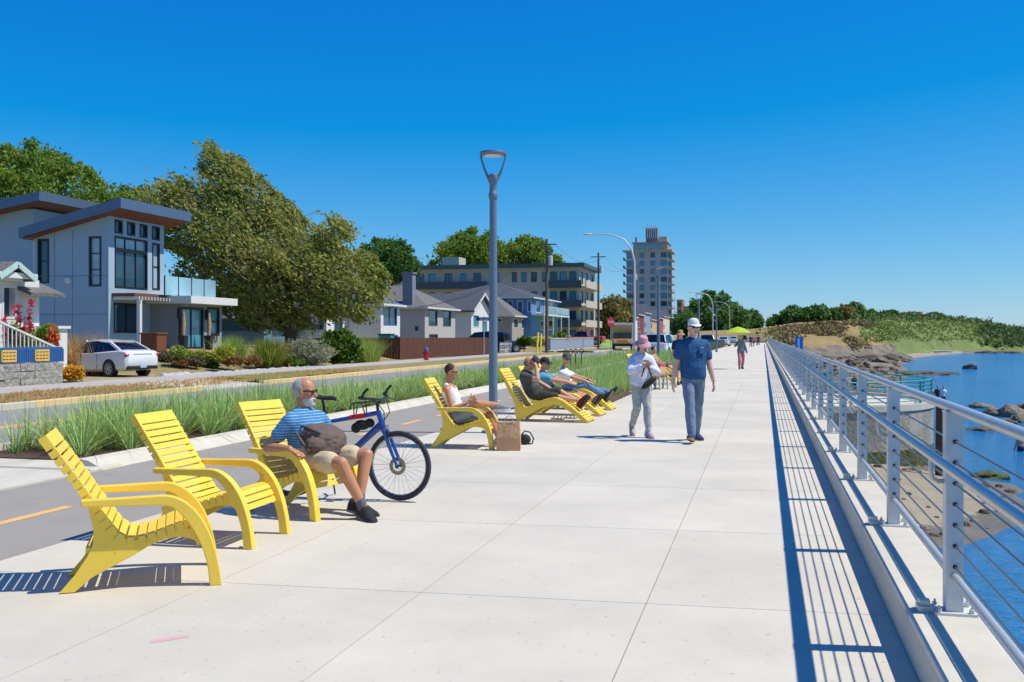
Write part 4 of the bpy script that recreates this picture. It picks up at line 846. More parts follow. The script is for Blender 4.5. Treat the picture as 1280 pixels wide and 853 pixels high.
MB().prism([(ap_.y-dy+.2, el.z-.17), (ap_.y, ap_.z-.21), (el.y-.2, el.z-.17)], c+.02, c+.3, lambda u, v, w: (w, u, v)).build('gable', WHS, h, world=True)
for sg in (-1, 1): MB().bar((c+.63, ap_.y, ap_.z-.1), (c+.63, ap_.y+sg*dy, el.z-.08), .05, .2).build('bargeboard', GREEN, rf, world=True)
MB().box(c-.2, c+.55, Y0, el.y+.2, zt-.02, zt+.18).build('eave', WHF, h, world=True)
rf2 = MB().prism([(c+.6, zt-.5), (c-3, zt+.9), (c-3, zt+.75), (c+.6, zt-.62)], el.y-.2, Y1+.7, lambda u, v, w: (u, w, v)).build('porch_roof', SHING, h, world=True)
ys0 = PX(c+.9, 72, 411).y; ys1 = PX(c+.9, 84, 411).y; zs_ = PX(c+.9, 78, 411).z
MB().box(c+.05, c+.9, ys0, ys1, 0, zs_).box(c+.0, c+1.0, ys0-.08, ys1+.08, zs_, zs_+.1).build('stair_wall', WHS, h, world=True)
# stair rail in front of it
sr = thing('stair_railing', 'white stair railing with thin balusters among the flowers', 'railing', PX(-24.6, 40, 437))
a = PX(-24.6, -6, 400); b = PX(-24.6, 73, 436); lo_ = 1.0
MB().bar(a, b, .08, .07).build('handrail', WHF, sr, world=True); MB().bar(a-ZV*lo_, b-ZV*lo_, .06, .06).build('bottom_rail', WHF, sr, world=True)
for i in range(17): p = a.lerp(b, i/16); MB().bar(p-ZV*lo_, p, .035, .035, (1, 0, 0)).build('baluster', WHF, sr, world=True)
# stone wall and the blue fence on it
xw = -22.45; yw0, yw1 = 20.5, PX(xw, 79, 478).y; zw = PX(xw, 50, 454).z
sw_ = thing('garden_wall', 'low rough grey stone wall by the sidewalk at the left', 'wall', (xw, yw1, 0)); SPL = mat('split stone', 'A29C94', .95, var=.3, scale=6, bump=1, bscale=7)
nw = 12
for i in range(nw):
    a = yw0+(yw1-yw0)*i/nw; b = yw0+(yw1-yw0)*(i+1)/nw
    for r in range(3): MB().box(xw-.4, xw+random.uniform(-.02, .03), a+.006, b-.006, r*zw/3+.004, (r+1)*zw/3-.004).build('stone_block', SPL, sw_, world=True)
MB().box(xw-4, xw-.41, yw0, yw1, 0, zw-.05).build('raised_bed', SOIL, sw_, world=True)
bf = thing('planter_fence', 'low blue slatted fence with yellow lattice panels on the stone wall', 'fence', (xw-.15, yw1, zw)); BLU = mat('blue fence paint', '2C5E96', .6); LAT = mat('yellow lattice', 'D9B25C', .7)
zf0, zf1 = zw+.02, PX(xw-.15, 60, 435).z; yf0 = PX(xw-.15, -14, 440).y; yf1 = PX(xw-.15, 77, 440).y
for z in (zf0+.08, zf1): MB().box(xw-.19, xw-.11, yf0, yf1, z-.06, z+.03).build('rail', BLU, bf, world=True)
npk = 34
for i in range(npk):
    y = yf0+(yf1-yf0)*i/(npk-1); MB().box(xw-.12, xw-.09, y-.035, y+.035, zf0, zf1-.03).build('picket', BLU, bf, world=True)
for x0, x1 in ((5, 22), (47, 63)):
    ya_, yb_ = PX(xw, x0, 0).y, PX(xw, x1, 0).y; lt = MB()
    for i in range(5): y = ya_+(yb_-ya_)*i/4; lt.box(xw-.085, xw-.06, y-.035, y+.035, zf0+.05, zf1-.05)
    for i in range(4): z = zf0+.07+(zf1-zf0-.15)*i/3; lt.box(xw-.062, xw-.045, ya_, yb_, z-.035, z+.035)
    lt.build('lattice_panel', LAT, bf, world=True)
# ---- houses further along: pixel boxes from a crop at (440, 280), scale 4.738
def q7(u0, v0, u1, v1): k = 260/1232; return (440+u0*k, 280+v0*k, 440+u1*k, 280+v1*k)
def mk_house(name, label, c, xl, xr, ye_, ybase, depth, wm, sm, fm, fr, sd, roofm, zr, ridge='x', inset=None, gm=GLS):
    Y0 = PX(c, xl, 400).y; Y1 = PX(c, xr, 400).y; zb_ = max(.0, PX(c, xl, ybase).z); ze = PX(c, xl, ye_).z
    t = thing(name, label, 'house', (c, Y0, zb_)); o1 = (c, Y0, zb_); o2 = (c-depth, Y0, zb_)
    shell(t, c-depth, c, Y0, Y1, zb_, ze, wm, [hx(c, o1, *r[:4], *r[4:]) for r in fr], [hy(Y0, o2, *r[:4], *r[4:]) for r in sd], fm, gm, sm)
    if ridge: hip(t, c-depth, c, Y0, Y1, ze, zr, roofm, ridge=ridge, inset=inset)
    return t, Y0, Y1, zb_, ze
GREYS = mat('warm grey siding', 'B5AFA8', .85, var=.05, scale=2, bump=.3, bscale=9); BLUES = mat('blue siding', '5A86B4', .8, var=.06, scale=2, bump=.3, bscale=9); TANS = mat('taupe stucco', 'A39A8E', .85, var=.06, scale=1)
mk_house('bungalow', 'white bungalow with blue-framed windows right of the big windswept tree', -31, 476, 500, 380.5, 443, 10, WHS, WHS, BLF, [q7(187, 497, 265, 600)+(2, 1), q7(187, 660, 220, 690), q7(235, 660, 270, 690)], [q7(0, 497, 70, 568)], SHINB, 5.5, 'x', 3.0)
t, Y0, Y1, zb_, ze = mk_house('bungalow', 'warm grey bungalow with shingled hip roof and tall grey chimney', -31.5, 531, 569, 384.5, 441, 11, GREYS, GREYS, GRF, [q7(455, 512, 505, 603), q7(540, 517, 585, 606), q7(457, 655, 507, 688)], [q7(375, 608, 392, 632)], SHING, 6.7, 'x', 4.0)
pc = PD((PX(-31.5, 531, 400)-Vector((0, 0, 0))).dot(Vector((-ST, CT, 0)))+1, 511.5, 352); chm = MB().cbox((pc.x, pc.y, 6.0), (1.0, 1.0, 3.2)).cbox((pc.x, pc.y, 7.65), (1.2, 1.2, .15)).build('chimney', mat('grey chimney stucco', '7C828A', .9), t, world=True)
# white gabled house
c = -32.; Y0 = PX(c, 589, 400).y; Y1 = PX(c, 613, 400).y; t = thing('gabled_house', 'narrow white gabled house with dark roof behind the brown fence', 'house', (c, Y0, 0)); ze = PX(c, 589, 387).z; zp = PX(c, 602.5, 370).z; Ym = (Y0+Y1)/2
shell(t, c-9, c, Y0, Y1, 0, ze, WHS, [hx(c, (c, Y0, 0), *q7(718, 540, 752, 612)), hx(c, (c, Y0, 0), *q7(770, 575, 800, 640))], [], WHF, GLT)
MB().add([(c, Y0, ze), (c, Y1, ze), (c, Ym, zp)], [(0, 1, 2)]).build('gable', WHS, t, world=True)
rf = MB().prism([(Y0-.5, ze-.3), (Ym, zp+.1), (Y1+.5, ze-.3), (Y1+.5, ze-.12), (Ym, zp+.32), (Y0-.5, ze-.12)][::-1], c-9.3, c+.5, lambda u, v, w: (w, u, v)).build('roof', SHIND, t, world=True)
for sg, ye2 in ((-1, Y0-.5), (1, Y1+.5)): MB().bar((c+.52, Ym, zp+.2), (c+.52, ye2, ze-.2), .04, .26).build('bargeboard', WHF, rf, world=True)
mk_house('cottage', 'small taupe cottage with hip roof behind the near lamp post', -31, 640, 660.5, 395, 433, 9, TANS, TANS, WHF, [q7(958, 562, 985, 617), q7(1005, 568, 1030, 620)], [q7(860, 560, 888, 582)], SHING, 7.6, 'y')
# large blue house
c = -30.; t, Y0, Y1, zb_, ze = mk_house('blue_house', 'two-storey blue house with white trim, balcony and porch', c, 664, 697, 372, 427, 14, BLUES, BLUES, WHF, [q7(1090, 460, 1118, 525), q7(1140, 458, 1200, 530, ) + (2, 1), q7(1118, 575, 1140, 628), q7(1165, 570, 1200, 628)], [q7(868, 455, 890, 500), q7(922, 455, 950, 502), q7(980, 455, 1010, 527), q7(1040, 455, 1060, 520)], SHIND, 9.2, 'x')
zf_ = PX(c, 680, 394).z; bal = MB().box(c+.02, c+1.8, Y0, Y1, zf_-.2, zf_).build('balcony_floor', WHF, t, world=True)
for i in range(7): y = Y0+.1+(Y1-Y0-.2)*i/6; MB().box(c+1.7, c+1.78, y-.05, y+.05, zf_, zf_+1).build('balcony_post', WHF, t, world=True); MB().box(c+1.66, c+1.8, y-.09, y+.09, .3, zf_-.2).build('porch_column', WHF, t, world=True) if i % 2 == 0 else None
MB().box(c+1.7, c+1.78, Y0, Y1, zf_+.96, zf_+1.04).build('balcony_rail', WHF, t, world=True); MB().box(c+1.73, c+1.75, Y0, Y1, zf_+.1, zf_+.95).build('balcony_glass', GLB, t, world=True)
for k in range(7): MB().box(c+1.8+k*.3, c+2.1+k*.3, Y1-2.2, Y1-.6, 0.2, 1.6-k*.2).build('step', WHS, t, world=True)
# blue-green house behind the tree
mk_house('teal_house', 'low teal house in the shade behind the big tree', -36, 330, 372, 396, 440, 8, mat('teal siding', '5F7F8A', .85), MATS['teal siding'], GRF, [(340, 404, 360, 420)], [(262, 400, 312, 414)], SHIND, 6.2, 'y')
mk_house('pale_house', 'pale house wall seen under the branches of the big tree', -34, 408, 438, 386, 442, 8, WHS, WHS, BLF, [(418, 398, 428, 414)], [(398, 398, 404, 412)], SHINB, 5.4, 'x')
# ---- apartment block
c = -29.2; dB = 160.; Yb_ = PX(c, 724, 335).y; zr_ = PX(c, 724, 331).z
ab = thing('apartment_block', 'four-storey tan apartment block with green-edged flat roof and dark balconies', 'apartment block', (c, Yb_, .8))
TAN = mat('tan stucco', 'C2B6A2', .85, var=.05, scale=.6); PAR = mat('dark balcony panel', '4C5358', .7); TEALR = mat('green roof edge', '3C5F62', .6)
X0 = PY(Yb_, 488, 350).x; oS = (X0, Yb_, .0); nfl = 4; fh_ = (zr_-.4)/nfl
hol = []
xw_ = [493, 505, 520, 536, 556, 576, 592, 618, 640, 652, 664, 678, 688, 700, 712]
for f in range(nfl):
    for i, x in enumerate(xw_):
        w = (7, 5, 10, 8, 9, 6, 9, 6, 6, 6, 7, 6, 8, 8, 8)[i]; u0 = PY(Yb_, x, 350).x-X0; u1 = PY(Yb_, x+w, 350).x-X0
        hol.append((u0, f*fh_+.9+(f == 0)*.4, u1, f*fh_+2.5, 2, 1, (GLT, GLS)[(i*7+f*3) % 2]))
wallf(ab, oS, UX, -UY, c-X0, zr_-.35, hol, TAN, GRF, GLT, fw=.05)
Ye_ = Yb_+16; wallf(ab, (c, Yb_, 0), UY, UX, 16, zr_-.35, [(u, f*fh_+.6, u+2.6, f*fh_+2.6, 2, 1) for f in range(nfl) for u in (1, 5.5, 11)], TAN, GRF, GLT)
MB().add([(X0, Yb_, 0), (X0, Ye_, 0), (X0, Ye_, zr_-.35), (X0, Yb_, zr_-.35)], [(3, 2, 1, 0)]).add([(X0, Ye_, 0), (c, Ye_, 0), (c, Ye_, zr_-.35), (X0, Ye_, zr_-.35)], [(3, 2, 1, 0)]).build('wall', TAN, ab, world=True)
MB().box(X0-.9, c+1.0, Yb_-1.0, Ye_+.9, zr_-.35, zr_+.25).build('roof', TEALR, ab, world=True)
MB().box(PY(Yb_+6, 557, 330).x, PY(Yb_+6, 578, 330).x, Yb_+4, Yb_+8, zr_+.25, zr_+2.0).build('roof_house', TAN, ab, world=True)
for f in range(1, nfl):
    for x0, x1 in ((685, 727), (519, 609)):
        if x0 == 519 and f != 3: continue
        a, b = PY(Yb_-1.4, x0, 350).x, PY(Yb_-1.4, x1, 350).x
        bo = MB().box(a, b, Yb_-1.4, Yb_-.01, f*fh_-.15, f*fh_+.05).box(a, b, Yb_-1.5, Yb_-1.4, f*fh_-.2, f*fh_+1.0).build('balcony', PAR, ab, world=True)
    MB().box(c+.01, c+1.3, Yb_-1.3, Yb_+15, f*fh_-.15, f*fh_+.05).box(c+1.3, c+1.4, Yb_-1.3, Yb_+15, f*fh_-.18, f*fh_+.95).build('balcony', TAN, ab, world=True)
# ---- tower
c = -31.5; Yt = PX(c, 835, 350).y; zt = PX(c, 835, 314).z; X0 = PY(Yt, 783, 350).x
tw = thing('tower_block', 'twelve-storey pale grey apartment tower with rooftop antennas', 'tower', (c, Yt, 0)); TWC = mat('tower concrete', 'B2B4AE', .85, var=.04, scale=.4)
nf = 11; fh_ = zt/nf; W_ = c-X0; hol = []
for f in range(nf):
    for a, b in ((.0, .19), (.31, .43), (.57, .69), (.82, .97)): hol.append((a*W_+.15, f*fh_+.7, b*W_, f*fh_+2.3, 2, 1, (GLT, GLS, GLT)[(f*5+int(a*10)) % 3]))
wallf(tw, (X0, Yt, 0), UX, -UY, W_, zt, hol, TWC, GRF, GLT); D_ = 15
wallf(tw, (c, Yt, 0), UY, UX, D_, zt, [(u, f*fh_+.4, u+3, f*fh_+2.5, 2, 1) for f in range(nf) for u in (1, 6, 11)], TWC, GRF, GLT)
MB().box(X0+.05, X0+.1, Yt, Yt+D_, 0, zt).box(X0+.1, c, Yt+D_-.1, Yt+D_, 0, zt).build('wall', TWC, tw, world=True)
for f in range(1, nf):
    for (xa, xb, ya, yb) in ((c+.02, c+1.5, Yt+.5, Yt+6), (c+.02, c+1.5, Yt+8, Yt+14), (X0-1.3, X0-.02, Yt+1, Yt+6)): MB().box(xa, xb, ya, yb, f*fh_-.1, f*fh_+.1).box(xa if xa < X0 else xb-.08, xa+.08 if xa < X0 else xb, ya, yb, f*fh_+.1, f*fh_+1.0).build('balcony', TWC, tw, world=True)
MB().box(X0-1.2, c+1.4, Yt-1, Yt+D_+1, zt, zt+.5).build('cornice', TAN, tw, world=True)
MB().box(X0+2.2, c-.3, Yt+1.2, Yt+D_-2, zt+.5, zt+2.9).box(X0+1.8, c, Yt+.9, Yt+D_-1.7, zt+2.9, zt+3.3).build('penthouse', mat('penthouse tan', '9A8F80', .8), tw, world=True)
for i in range(5): MB().box(X0+2.8+i*1.9, X0+4.0+i*1.9, Yt+1.12, Yt+1.19, zt+.9, zt+2.6).build('window', GLT, tw, world=True)
ph = zt+3.3; xc_ = PY(Yt+3, 815, 300).x; MB().box(xc_-2, xc_+2, Yt+2, Yt+6, ph, PY(Yt+3, 815, 286).z).build('lift_house', mat('grey plant room', '84808A', .8), tw, world=True)
for i in range(7): MB().bar((xc_-2+i*.66, Yt+1.8, ph+1.5), (xc_-2+i*.66, Yt+1.8, ph+5.6+.6*(i % 2)), .3, .25, (1, 0, 0)).build('antenna', WHF, tw, world=True)
MB().box(xc_+2.4, xc_+5.2, Yt+3, Yt+6, ph, ph+2.0).build('plant_room', TAN, tw, world=True); MB().tube([(X0+3, Yt+3, ph), (X0+3, Yt+3, ph+2)], .35, 8).build('flue', MATS['grey plant room'], tw, world=True)
# ---- beige building and row of small coloured shops
c = -29.; Yq = 392.; bb = thing('beige_block', 'beige stepped apartment building just right of the tower', 'apartment block', (c, Yq, 0)); BEI = mat('beige stucco', 'B89C80', .85)
for i, (xa, xb, yt_) in enumerate(((846, 853, 376), (853, 862, 384))):
    a, b = PY(Yq+i*3, xa, 400).x, PY(Yq+i*3, xb, 400).x; z_ = PY(Yq, xa, yt_).z; wallf(bb, (a, Yq+i*3, 0), UX, -UY, b-a, z_, [((b-a)*.25, 1+f*3, (b-a)*.7, 2.6+f*3) for f in range(int(z_//3))], BEI, GRF, GLS); wallf(bb, (b, Yq+i*3, 0), UY, UX, 12, z_, [(u, 1+f*3, u+1.6, 2.6+f*3) for f in range(int(z_//3)) for u in (1, 5, 9)], BEI, GRF, GLS); MB().box(a-.1, b+.2, Yq+i*3-.15, Yq+i*3+12, z_, z_+.4).build('parapet', BEI, bb, world=True)
shopc = [('DAD6CF', 'white'), ('7A3A40', 'dark red'), ('8C9AA8', 'grey blue'), ('C4A98A', 'tan'), ('A85A50', 'brick red'), ('D6D0C4', 'cream')]
for i, (cl, nm) in enumerate(shopc):
    xa = 789+i*8.; c = -27.; ya_ = PX(c, xa, 410).y; yb_ = PX(c, xa+8, 410).y; zt_ = 5.6+.7*(i % 3); s_ = thing('shop_house', nm+' small gabled house in the row below the tower', 'house', (c, ya_, 0), group='row of small houses below the tower'); m_ = mat('shop '+nm, cl, .8)
    shell(s_, c-9, c, ya_, yb_-.3, 0, zt_, m_, [(1, 1, 3.5, 2.6), (1, 3.4, 3.5, 4.8), (5, .2, 6.2, 2.6)], [(2, 3, 4, 4.6), (5.5, 3, 7.5, 4.6)], WHF, GLS); hip(s_, c-9, c, ya_, yb_-.3, zt_, zt_+2.2, SHIND, .3, 'x', .2)
# ================================================================ TREES, SHRUBS, GRASS
def leafm(name, c1, c2_, isl=.4, trans=.45, k=2.2): return mat(name, [q*k for q in lin(c1)[:3]], .6, var=.2, scale=.5, col2=[q*k for q in lin(c2_)[:3]], isl=isl, trans=trans, spec=.3)
LF_A = leafm('foliage olive green', '5E7428', '46591E'); LF_B = leafm('foliage windswept', '74743A', '566028', k=2.4); LF_D = leafm('foliage deep green', '3E5C24', '2E4A1E'); LF_E = leafm('foliage brownish', '6E6438', '5A5A2C'); LF_F = leafm('foliage far green', '466430', '38552C')
BARK = mat('bark', '6A5A4A', .9, var=.3, scale=6, bump=.8, bscale=12); TWIG = mat('grey twigs', '8C7C68', .9, var=.2, scale=6)
def in_poly(x, y, poly):
    c = np.zeros(x.shape, bool); n = len(poly)
    for i in range(n):
        x0, y0 = poly[i]; x1, y1 = poly[(i+1) % n]
        if y0 == y1: continue
        k = ((y0 > y) != (y1 > y)) & (x < (x1-x0)*(y-y0)/(y1-y0)+x0); c ^= k
    return c
def edge_dist(x, y, poly):
    d = np.full(x.shape, 1e9); n = len(poly)
    for i in range(n):
        a = np.array(poly[i], float); b = np.array(poly[(i+1) % n], float); ab = b-a; t = np.clip(((x-a[0])*ab[0]+(y-a[1])*ab[1])/max(1e-9, ab @ ab), 0, 1)
        d = np.minimum(d, np.hypot(x-a[0]-t*ab[0], y-a[1]-t*ab[1]))
    return d
def unit(n): v = rng.normal(size=(n, 3)); return v/np.linalg.norm(v, axis=1, keepdims=True)
def leaf_mesh(C, size, el=1.6, drift=None):
    """diamond leaves at the points C; drift: direction the sprays run along"""
    n = len(C); a = unit(n)
    if drift is not None: a = a*.7+np.array(drift); a /= np.linalg.norm(a, axis=1, keepdims=True)
    b = np.cross(a, unit(n)); b /= np.linalg.norm(b, axis=1, keepdims=True)+1e-9
    s = size*rng.uniform(.6, 1.4, (n, 1)); V = np.stack([C-a*s*el, C+b*s*.8, C+a*s*el, C-b*s*.8], 1).reshape(-1, 3)
    return V, np.arange(4*n).reshape(-1, 4)
def unproject(px, py, d):
    a = (px-HX)/FP; b = (HY-py)/FP; return np.stack([(-ST+a*CT)*d, (CT+a*ST)*d, CH+b*d], 1)
def cluster(cen, rad, per, flat=1.):
    n = len(cen); idx = np.repeat(np.arange(n), per); v = np.clip(rng.normal(0, .52, (len(idx), 3)), -1.25, 1.25)*np.asarray(rad)[idx][:, None]; v[:, 2] *= flat; return cen[idx]+v
def tree(name, label, poly, d0, thick, ncl, crad, per, lsize, lm, base, group=None, drift=None, shift=None, limbs=26, trunk=.3, twig=0, cat='tree', bmat=None, hollow=.25):
    poly = [tuple(p) for p in poly]; xs_ = [p[0] for p in poly]; ys_ = [p[1] for p in poly]; px = []; py = []
    while len(px) < ncl:
        x = rng.uniform(min(xs_), max(xs_), ncl*2); y = rng.uniform(min(ys_), max(ys_), ncl*2); k = in_poly(x, y, poly); px += list(x[k]); py += list(y[k])
    px = np.array(px[:ncl]); py = np.array(py[:ncl]); e = edge_dist(px, py, poly); e = np.sqrt(np.clip(e/max(e.max(), 1e-6), 0, 1))
    u = rng.uniform(-1, 1, ncl); u = np.sign(u)*np.abs(u)**.6; cen = unproject(px, py, d0+u*thick*e)
    k = d0/FP; rad = crad*rng.uniform(.6, 1.25, ncl)*np.clip(e*1.6, .45, 1)
    base = Vector(base); t = thing(name, label, cat, base, 0, group)
    P = cluster(cen, rad, per, .75)-np.array(base)
    if drift is not None: P = P+(rng.normal(0, 1, (ncl*per, 1))*np.repeat(rad, per)[:, None]*1.05)*np.asarray(drift)
    V, Fq = leaf_mesh(P, lsize, 1.7, drift); np_obj('crown', V, Fq, lm, t)
    if trunk:
        mb = MB(); mid = Vector(cen.mean(0))-base; top = Vector((mid.x*.5, mid.y*.5, mid.z*.75))
        mb.tube([(0, 0, -.3), (mid.x*.08, mid.y*.08, top.z*.35), (mid.x*.25, mid.y*.25, top.z*.7), top], [trunk*1.3, trunk, trunk*.8, trunk*.5], 9)
        for i in rng.choice(ncl, min(limbs, ncl), False):
            q = Vector(cen[i])-base; s = Vector((mid.x*.2, mid.y*.2, top.z*random.uniform(.45, .95))); m_ = s.lerp(q, .55)+Vector((0, 0, .35))
            mb.tube([s, s.lerp(m_, .6), m_, q], [trunk*.42, trunk*.3, trunk*.2, trunk*.05], 6, cap=False)
        mb.build('trunk', bmat or BARK, t, smooth=60)
    if twig:
        mb = MB(); dr = Vector(drift) if drift is not None else Vector((0, 0, 1))
        ok = np.nonzero(e > .45)[0]
        for i in rng.choice(ok, twig, True):
            q = Vector(cen[i])-base; L_ = random.uniform(.4, 1.1); dd = (dr+Vector(rng.normal(0, .35, 3))).normalized(); o = Vector(rng.normal(0, .4, 3))
            mb.tube([q+o-dd*L_, q+o-dd*L_*.2+Vector(rng.normal(0, .08, 3)), q+o+dd*L_*.7], [.022, .016, .006], 4, cap=False)
        mb.build('bare_twigs', TWIG, t)['kind'] = 'stuff'
    return t
def gz(x, y): return float(land_z(np.array([x]), np.array([y]))[0])
def onland(d, x, z=None): p = PD(d, x, 430); return Vector((p.x, p.y, gz(p.x, p.y) if z is None else z))
DR = np.array(camv(-.75, 0)+Vector((0, 0, .62)))
tree('windswept_tree', 'big windswept olive-green tree leaning left beside the modern house',
     [(168, 243), (200, 236), (214, 222), (236, 224), (256, 214), (250, 197), (262, 180), (284, 190), (304, 204), (322, 214), (334, 230), (352, 232), (368, 242), (372, 262), (392, 274), (412, 268), (436, 274), (440, 292), (432, 306), (452, 312), (472, 328), (486, 345), (476, 370), (456, 394), (436, 402), (405, 394), (384, 408), (345, 413), (302, 408), (280, 392), (250, 372), (222, 345), (205, 300), (184, 268)],
     62, 4.2, 350, .78, 165, .076, LF_B, onland(62, 366), drift=DR*.9, limbs=60, trunk=.36, twig=620)
tree('broadleaf_tree', 'dense green tree crown rising behind the modern house roofs', [(-40, 190), (5, 184), (45, 178), (72, 188), (98, 204), (128, 222), (150, 236), (172, 238), (205, 250), (205, 300), (100, 300), (0, 300), (-40, 300)], 78, 5, 210, 1.2, 150, .1, LF_A, onland(78, 70), limbs=30, trunk=.4)
tree('broadleaf_tree', 'dark green tree right of the windswept tree, above the bungalows', [(448, 318), (462, 305), (480, 299), (500, 303), (516, 318), (525, 340), (500, 350), (452, 350)], 112, 4, 90, 1.2, 120, .13, LF_D, onland(112, 490), limbs=12, trunk=.3)
tree('broadleaf_tree', 'wide green tree rising behind the left half of the apartment block', [(536, 336), (543, 314), (560, 298), (590, 288), (612, 292), (625, 306), (632, 336), (600, 345)], 200, 6, 110, 1.8, 130, .2, LF_A, onland(200, 585, 0), limbs=12, trunk=.4)
tree('broadleaf_tree', 'green tree rising behind the right half of the apartment block', [(622, 338), (628, 306), (645, 298), (660, 296), (676, 302), (694, 312), (704, 334), (660, 345)], 205, 6, 100, 1.8, 130, .2, LF_A, onland(205, 660, 0), limbs=12, trunk=.4)
tree('round_tree', 'round brownish tree between the apartment block and the tower', [(746, 404), (748, 384), (758, 372), (770, 369), (786, 378), (791, 398), (788, 422), (752, 424)], 190, 4, 120, 1.2, 60, .22, LF_E, onland(190, 768, 0), limbs=10, trunk=.3)
far_ = [([(862, 396), (866, 378), (880, 366), (896, 363), (910, 370), (914, 392), (910, 414), (866, 416)], 340, LF_F, 'tallest tree of the far group beside the road end'), ([(905, 396), (912, 378), (924, 382), (934, 396), (932, 413), (906, 414)], 355, LF_F, 'medium tree right of the tallest in the far roadside group'),
        ([(928, 402), (936, 390), (946, 392), (952, 402), (950, 412), (930, 413)], 380, LF_D, 'small dark tree at the right end of the far roadside group'), ([(842, 404), (850, 395), (862, 392), (868, 404), (866, 416), (844, 416)], 320, LF_D, 'low dark tree at the left end of the far roadside group')]
for poly, d, m_, lb in far_: tree('roadside_tree', lb, poly, d, 6, 90, 2.2, 45, .42, m_, onland(d, sum(p[0] for p in poly)/len(poly), 0), group='far trees beside the road end', limbs=6, trunk=.4)
# ---- garden shrubs
def strands(cen, n, hmin, hmax, spread, wid, droop=.5, segs=3):
    """arching blades rising from each centre; returns vertices and quads"""
    cen = np.asarray(cen, float); N = len(cen)*n; c = np.repeat(cen, n, 0); az = rng.uniform(0, 2*PI, N); lean = np.abs(rng.normal(0, spread, N)); h = rng.uniform(hmin, hmax, N)
    c = c+np.stack([np.cos(az), np.sin(az), np.zeros(N)], 1)*(rng.uniform(0, .12, N)*h)[:, None]
    out = np.stack([np.cos(az), np.sin(az)], 1); sd = np.stack([-np.sin(az+rng.normal(0, .6, N)), np.cos(az)], 1); rows = []
    for i in range(segs+1):
        t = i/segs; r = h*(lean*t+droop*lean*t*t); z = h*t*(1-.35*lean*t*droop*1.6); w = wid*(1-t**1.5)*.5+.0006
        p = c+np.concatenate([out*r[:, None], z[:, None]], 1); s = np.concatenate([sd, np.zeros((N, 1))], 1)*w; rows += [p-s, p+s]
    V = np.stack(rows, 1).reshape(-1, 3); k = 2*(segs+1); b = np.arange(N)[:, None]*k
    return V, np.concatenate([b+np.array([[2*i, 2*i+1, 2*i+3, 2*i+2]]) for i in range(segs)], 0)
def shrub(label, cx, cy, rx, ry, d, m_, n=60, cr=.28, per=50, ls=.05, name='shrub', cat='shrub', group=None, stem=True):
    poly = [(cx+rx*math.cos(a)*(1+.12*math.sin(3*a+cx)), cy-ry*math.sin(a)*(1 if math.sin(a) > 0 else .8)) for a in np.linspace(0, 2*PI, 16, False)]; p = PD(d, cx, cy+ry*.8)
    return tree(name, label, poly, d, rx*d/FP*.9, n, cr, per, ls, m_, (p.x, p.y, gz(p.x, p.y)), group=group, limbs=8, trunk=.035 if stem else 0, cat=cat)
def blades_plant(label, cx, ybase, d, n, h0, h1, sp, w, m_, name='ornamental_grass', cat='plant', droop=.6, spread_px=6, group=None, k=6):
    p = PD(d, cx, ybase); z = gz(p.x, p.y); t = thing(name, label, cat, (p.x, p.y, z), 0, group); r = spread_px*d/FP
    cs = [(rng.uniform(-r, r), rng.uniform(-r, r), 0) for _ in range(k)]; V, Fq = strands(cs, n//k, h0, h1, sp, w, droop); np_obj('blades', V, Fq, m_, t); return t
GRL = leafm('light green blades', '9AA85A', '7E9440', k=1.5); YUC = leafm('yucca blades', '7C8434', '5E6A26', k=1.5); SILV = leafm('silver foliage', 'A9A888', '8E9070', .25, k=1.15); DKG = leafm('glossy dark foliage', '4E6A20', '3A551A', k=1.5); LIME = leafm('lime foliage', 'A8B040', '8A9A34', k=1.15); RUST = leafm('rust foliage', '9A7448', '7E6A3C', k=1.15); PURP = leafm('dull purple foliage', '6E6048', '5E5A3A', k=1.5); GOLD = leafm('golden flowers', 'E0B83A', 'C89C2C', k=1.15); REDF = leafm('red petals', 'C2304A', 'D4506A', k=1.15); STRAW = leafm('straw blades', 'B99A62', 'A08552', k=1.5); ORAN = leafm('orange petals', 'D86A3A', 'C85A34', k=1.15)
blades_plant('tall light green grass clump right of the house door', 290, 456, 49, 900, 1.0, 1.5, .28, .02, GRL, spread_px=12, k=10)
blades_plant('big spiky yellow-green yucca in the front garden', 330, 458, 48, 700, 1.0, 1.8, .42, .06, YUC, name='yucca', spread_px=10, k=8)
blades_plant('spiky golden yucca just behind the big one', 350, 452, 50, 260, 1.2, 1.7, .3, .05, leafm('golden blades', 'B89A3C', '9C8A34', k=1.15), name='yucca', spread_px=6)
shrub('pale silver-leaved rounded shrub left of the dark green one', 384, 442, 29, 16, 50.5, SILV, 90, .38, 60, .045)
shrub('glossy dark green shrub in the middle of the garden row', 424, 435, 25, 22, 54, DKG, 90, .42, 60, .075)
blades_plant('pale tall grass clump at the right end of the garden', 458, 452, 59, 1100, 1.3, 1.9, .28, .022, GRL, spread_px=12, k=10)
for i, (x, y, rx, ry, m_, lb) in enumerate(((232, 446, 10, 6, LIME, 'low lime green mound below the house door, leftmost of three'), (252, 446, 10, 6, LIME, 'low lime green mound below the house door, middle of three'), (270, 447, 10, 7, LIME, 'low lime green mound below the house door, rightmost of three'),
        (292, 451, 14, 6, RUST, 'low rust-coloured mound in front of the light grass'), (316, 452, 10, 5, RUST, 'small rust-coloured mound left of the big yucca'), (208, 448, 9, 8, PURP, 'dull purple shrub right of the white sedan'), (264, 457, 8, 4, DKG, 'tiny green cushion plant among the white rocks'), (400, 448, 12, 6, SILV, 'low pale cushion in front of the silver shrub'))):
    shrub(lb, x, y, rx, ry, 46 if x < 330 else 49, m_, 40, .2, 40, .035, name='garden_plant', cat='plant', stem=False)
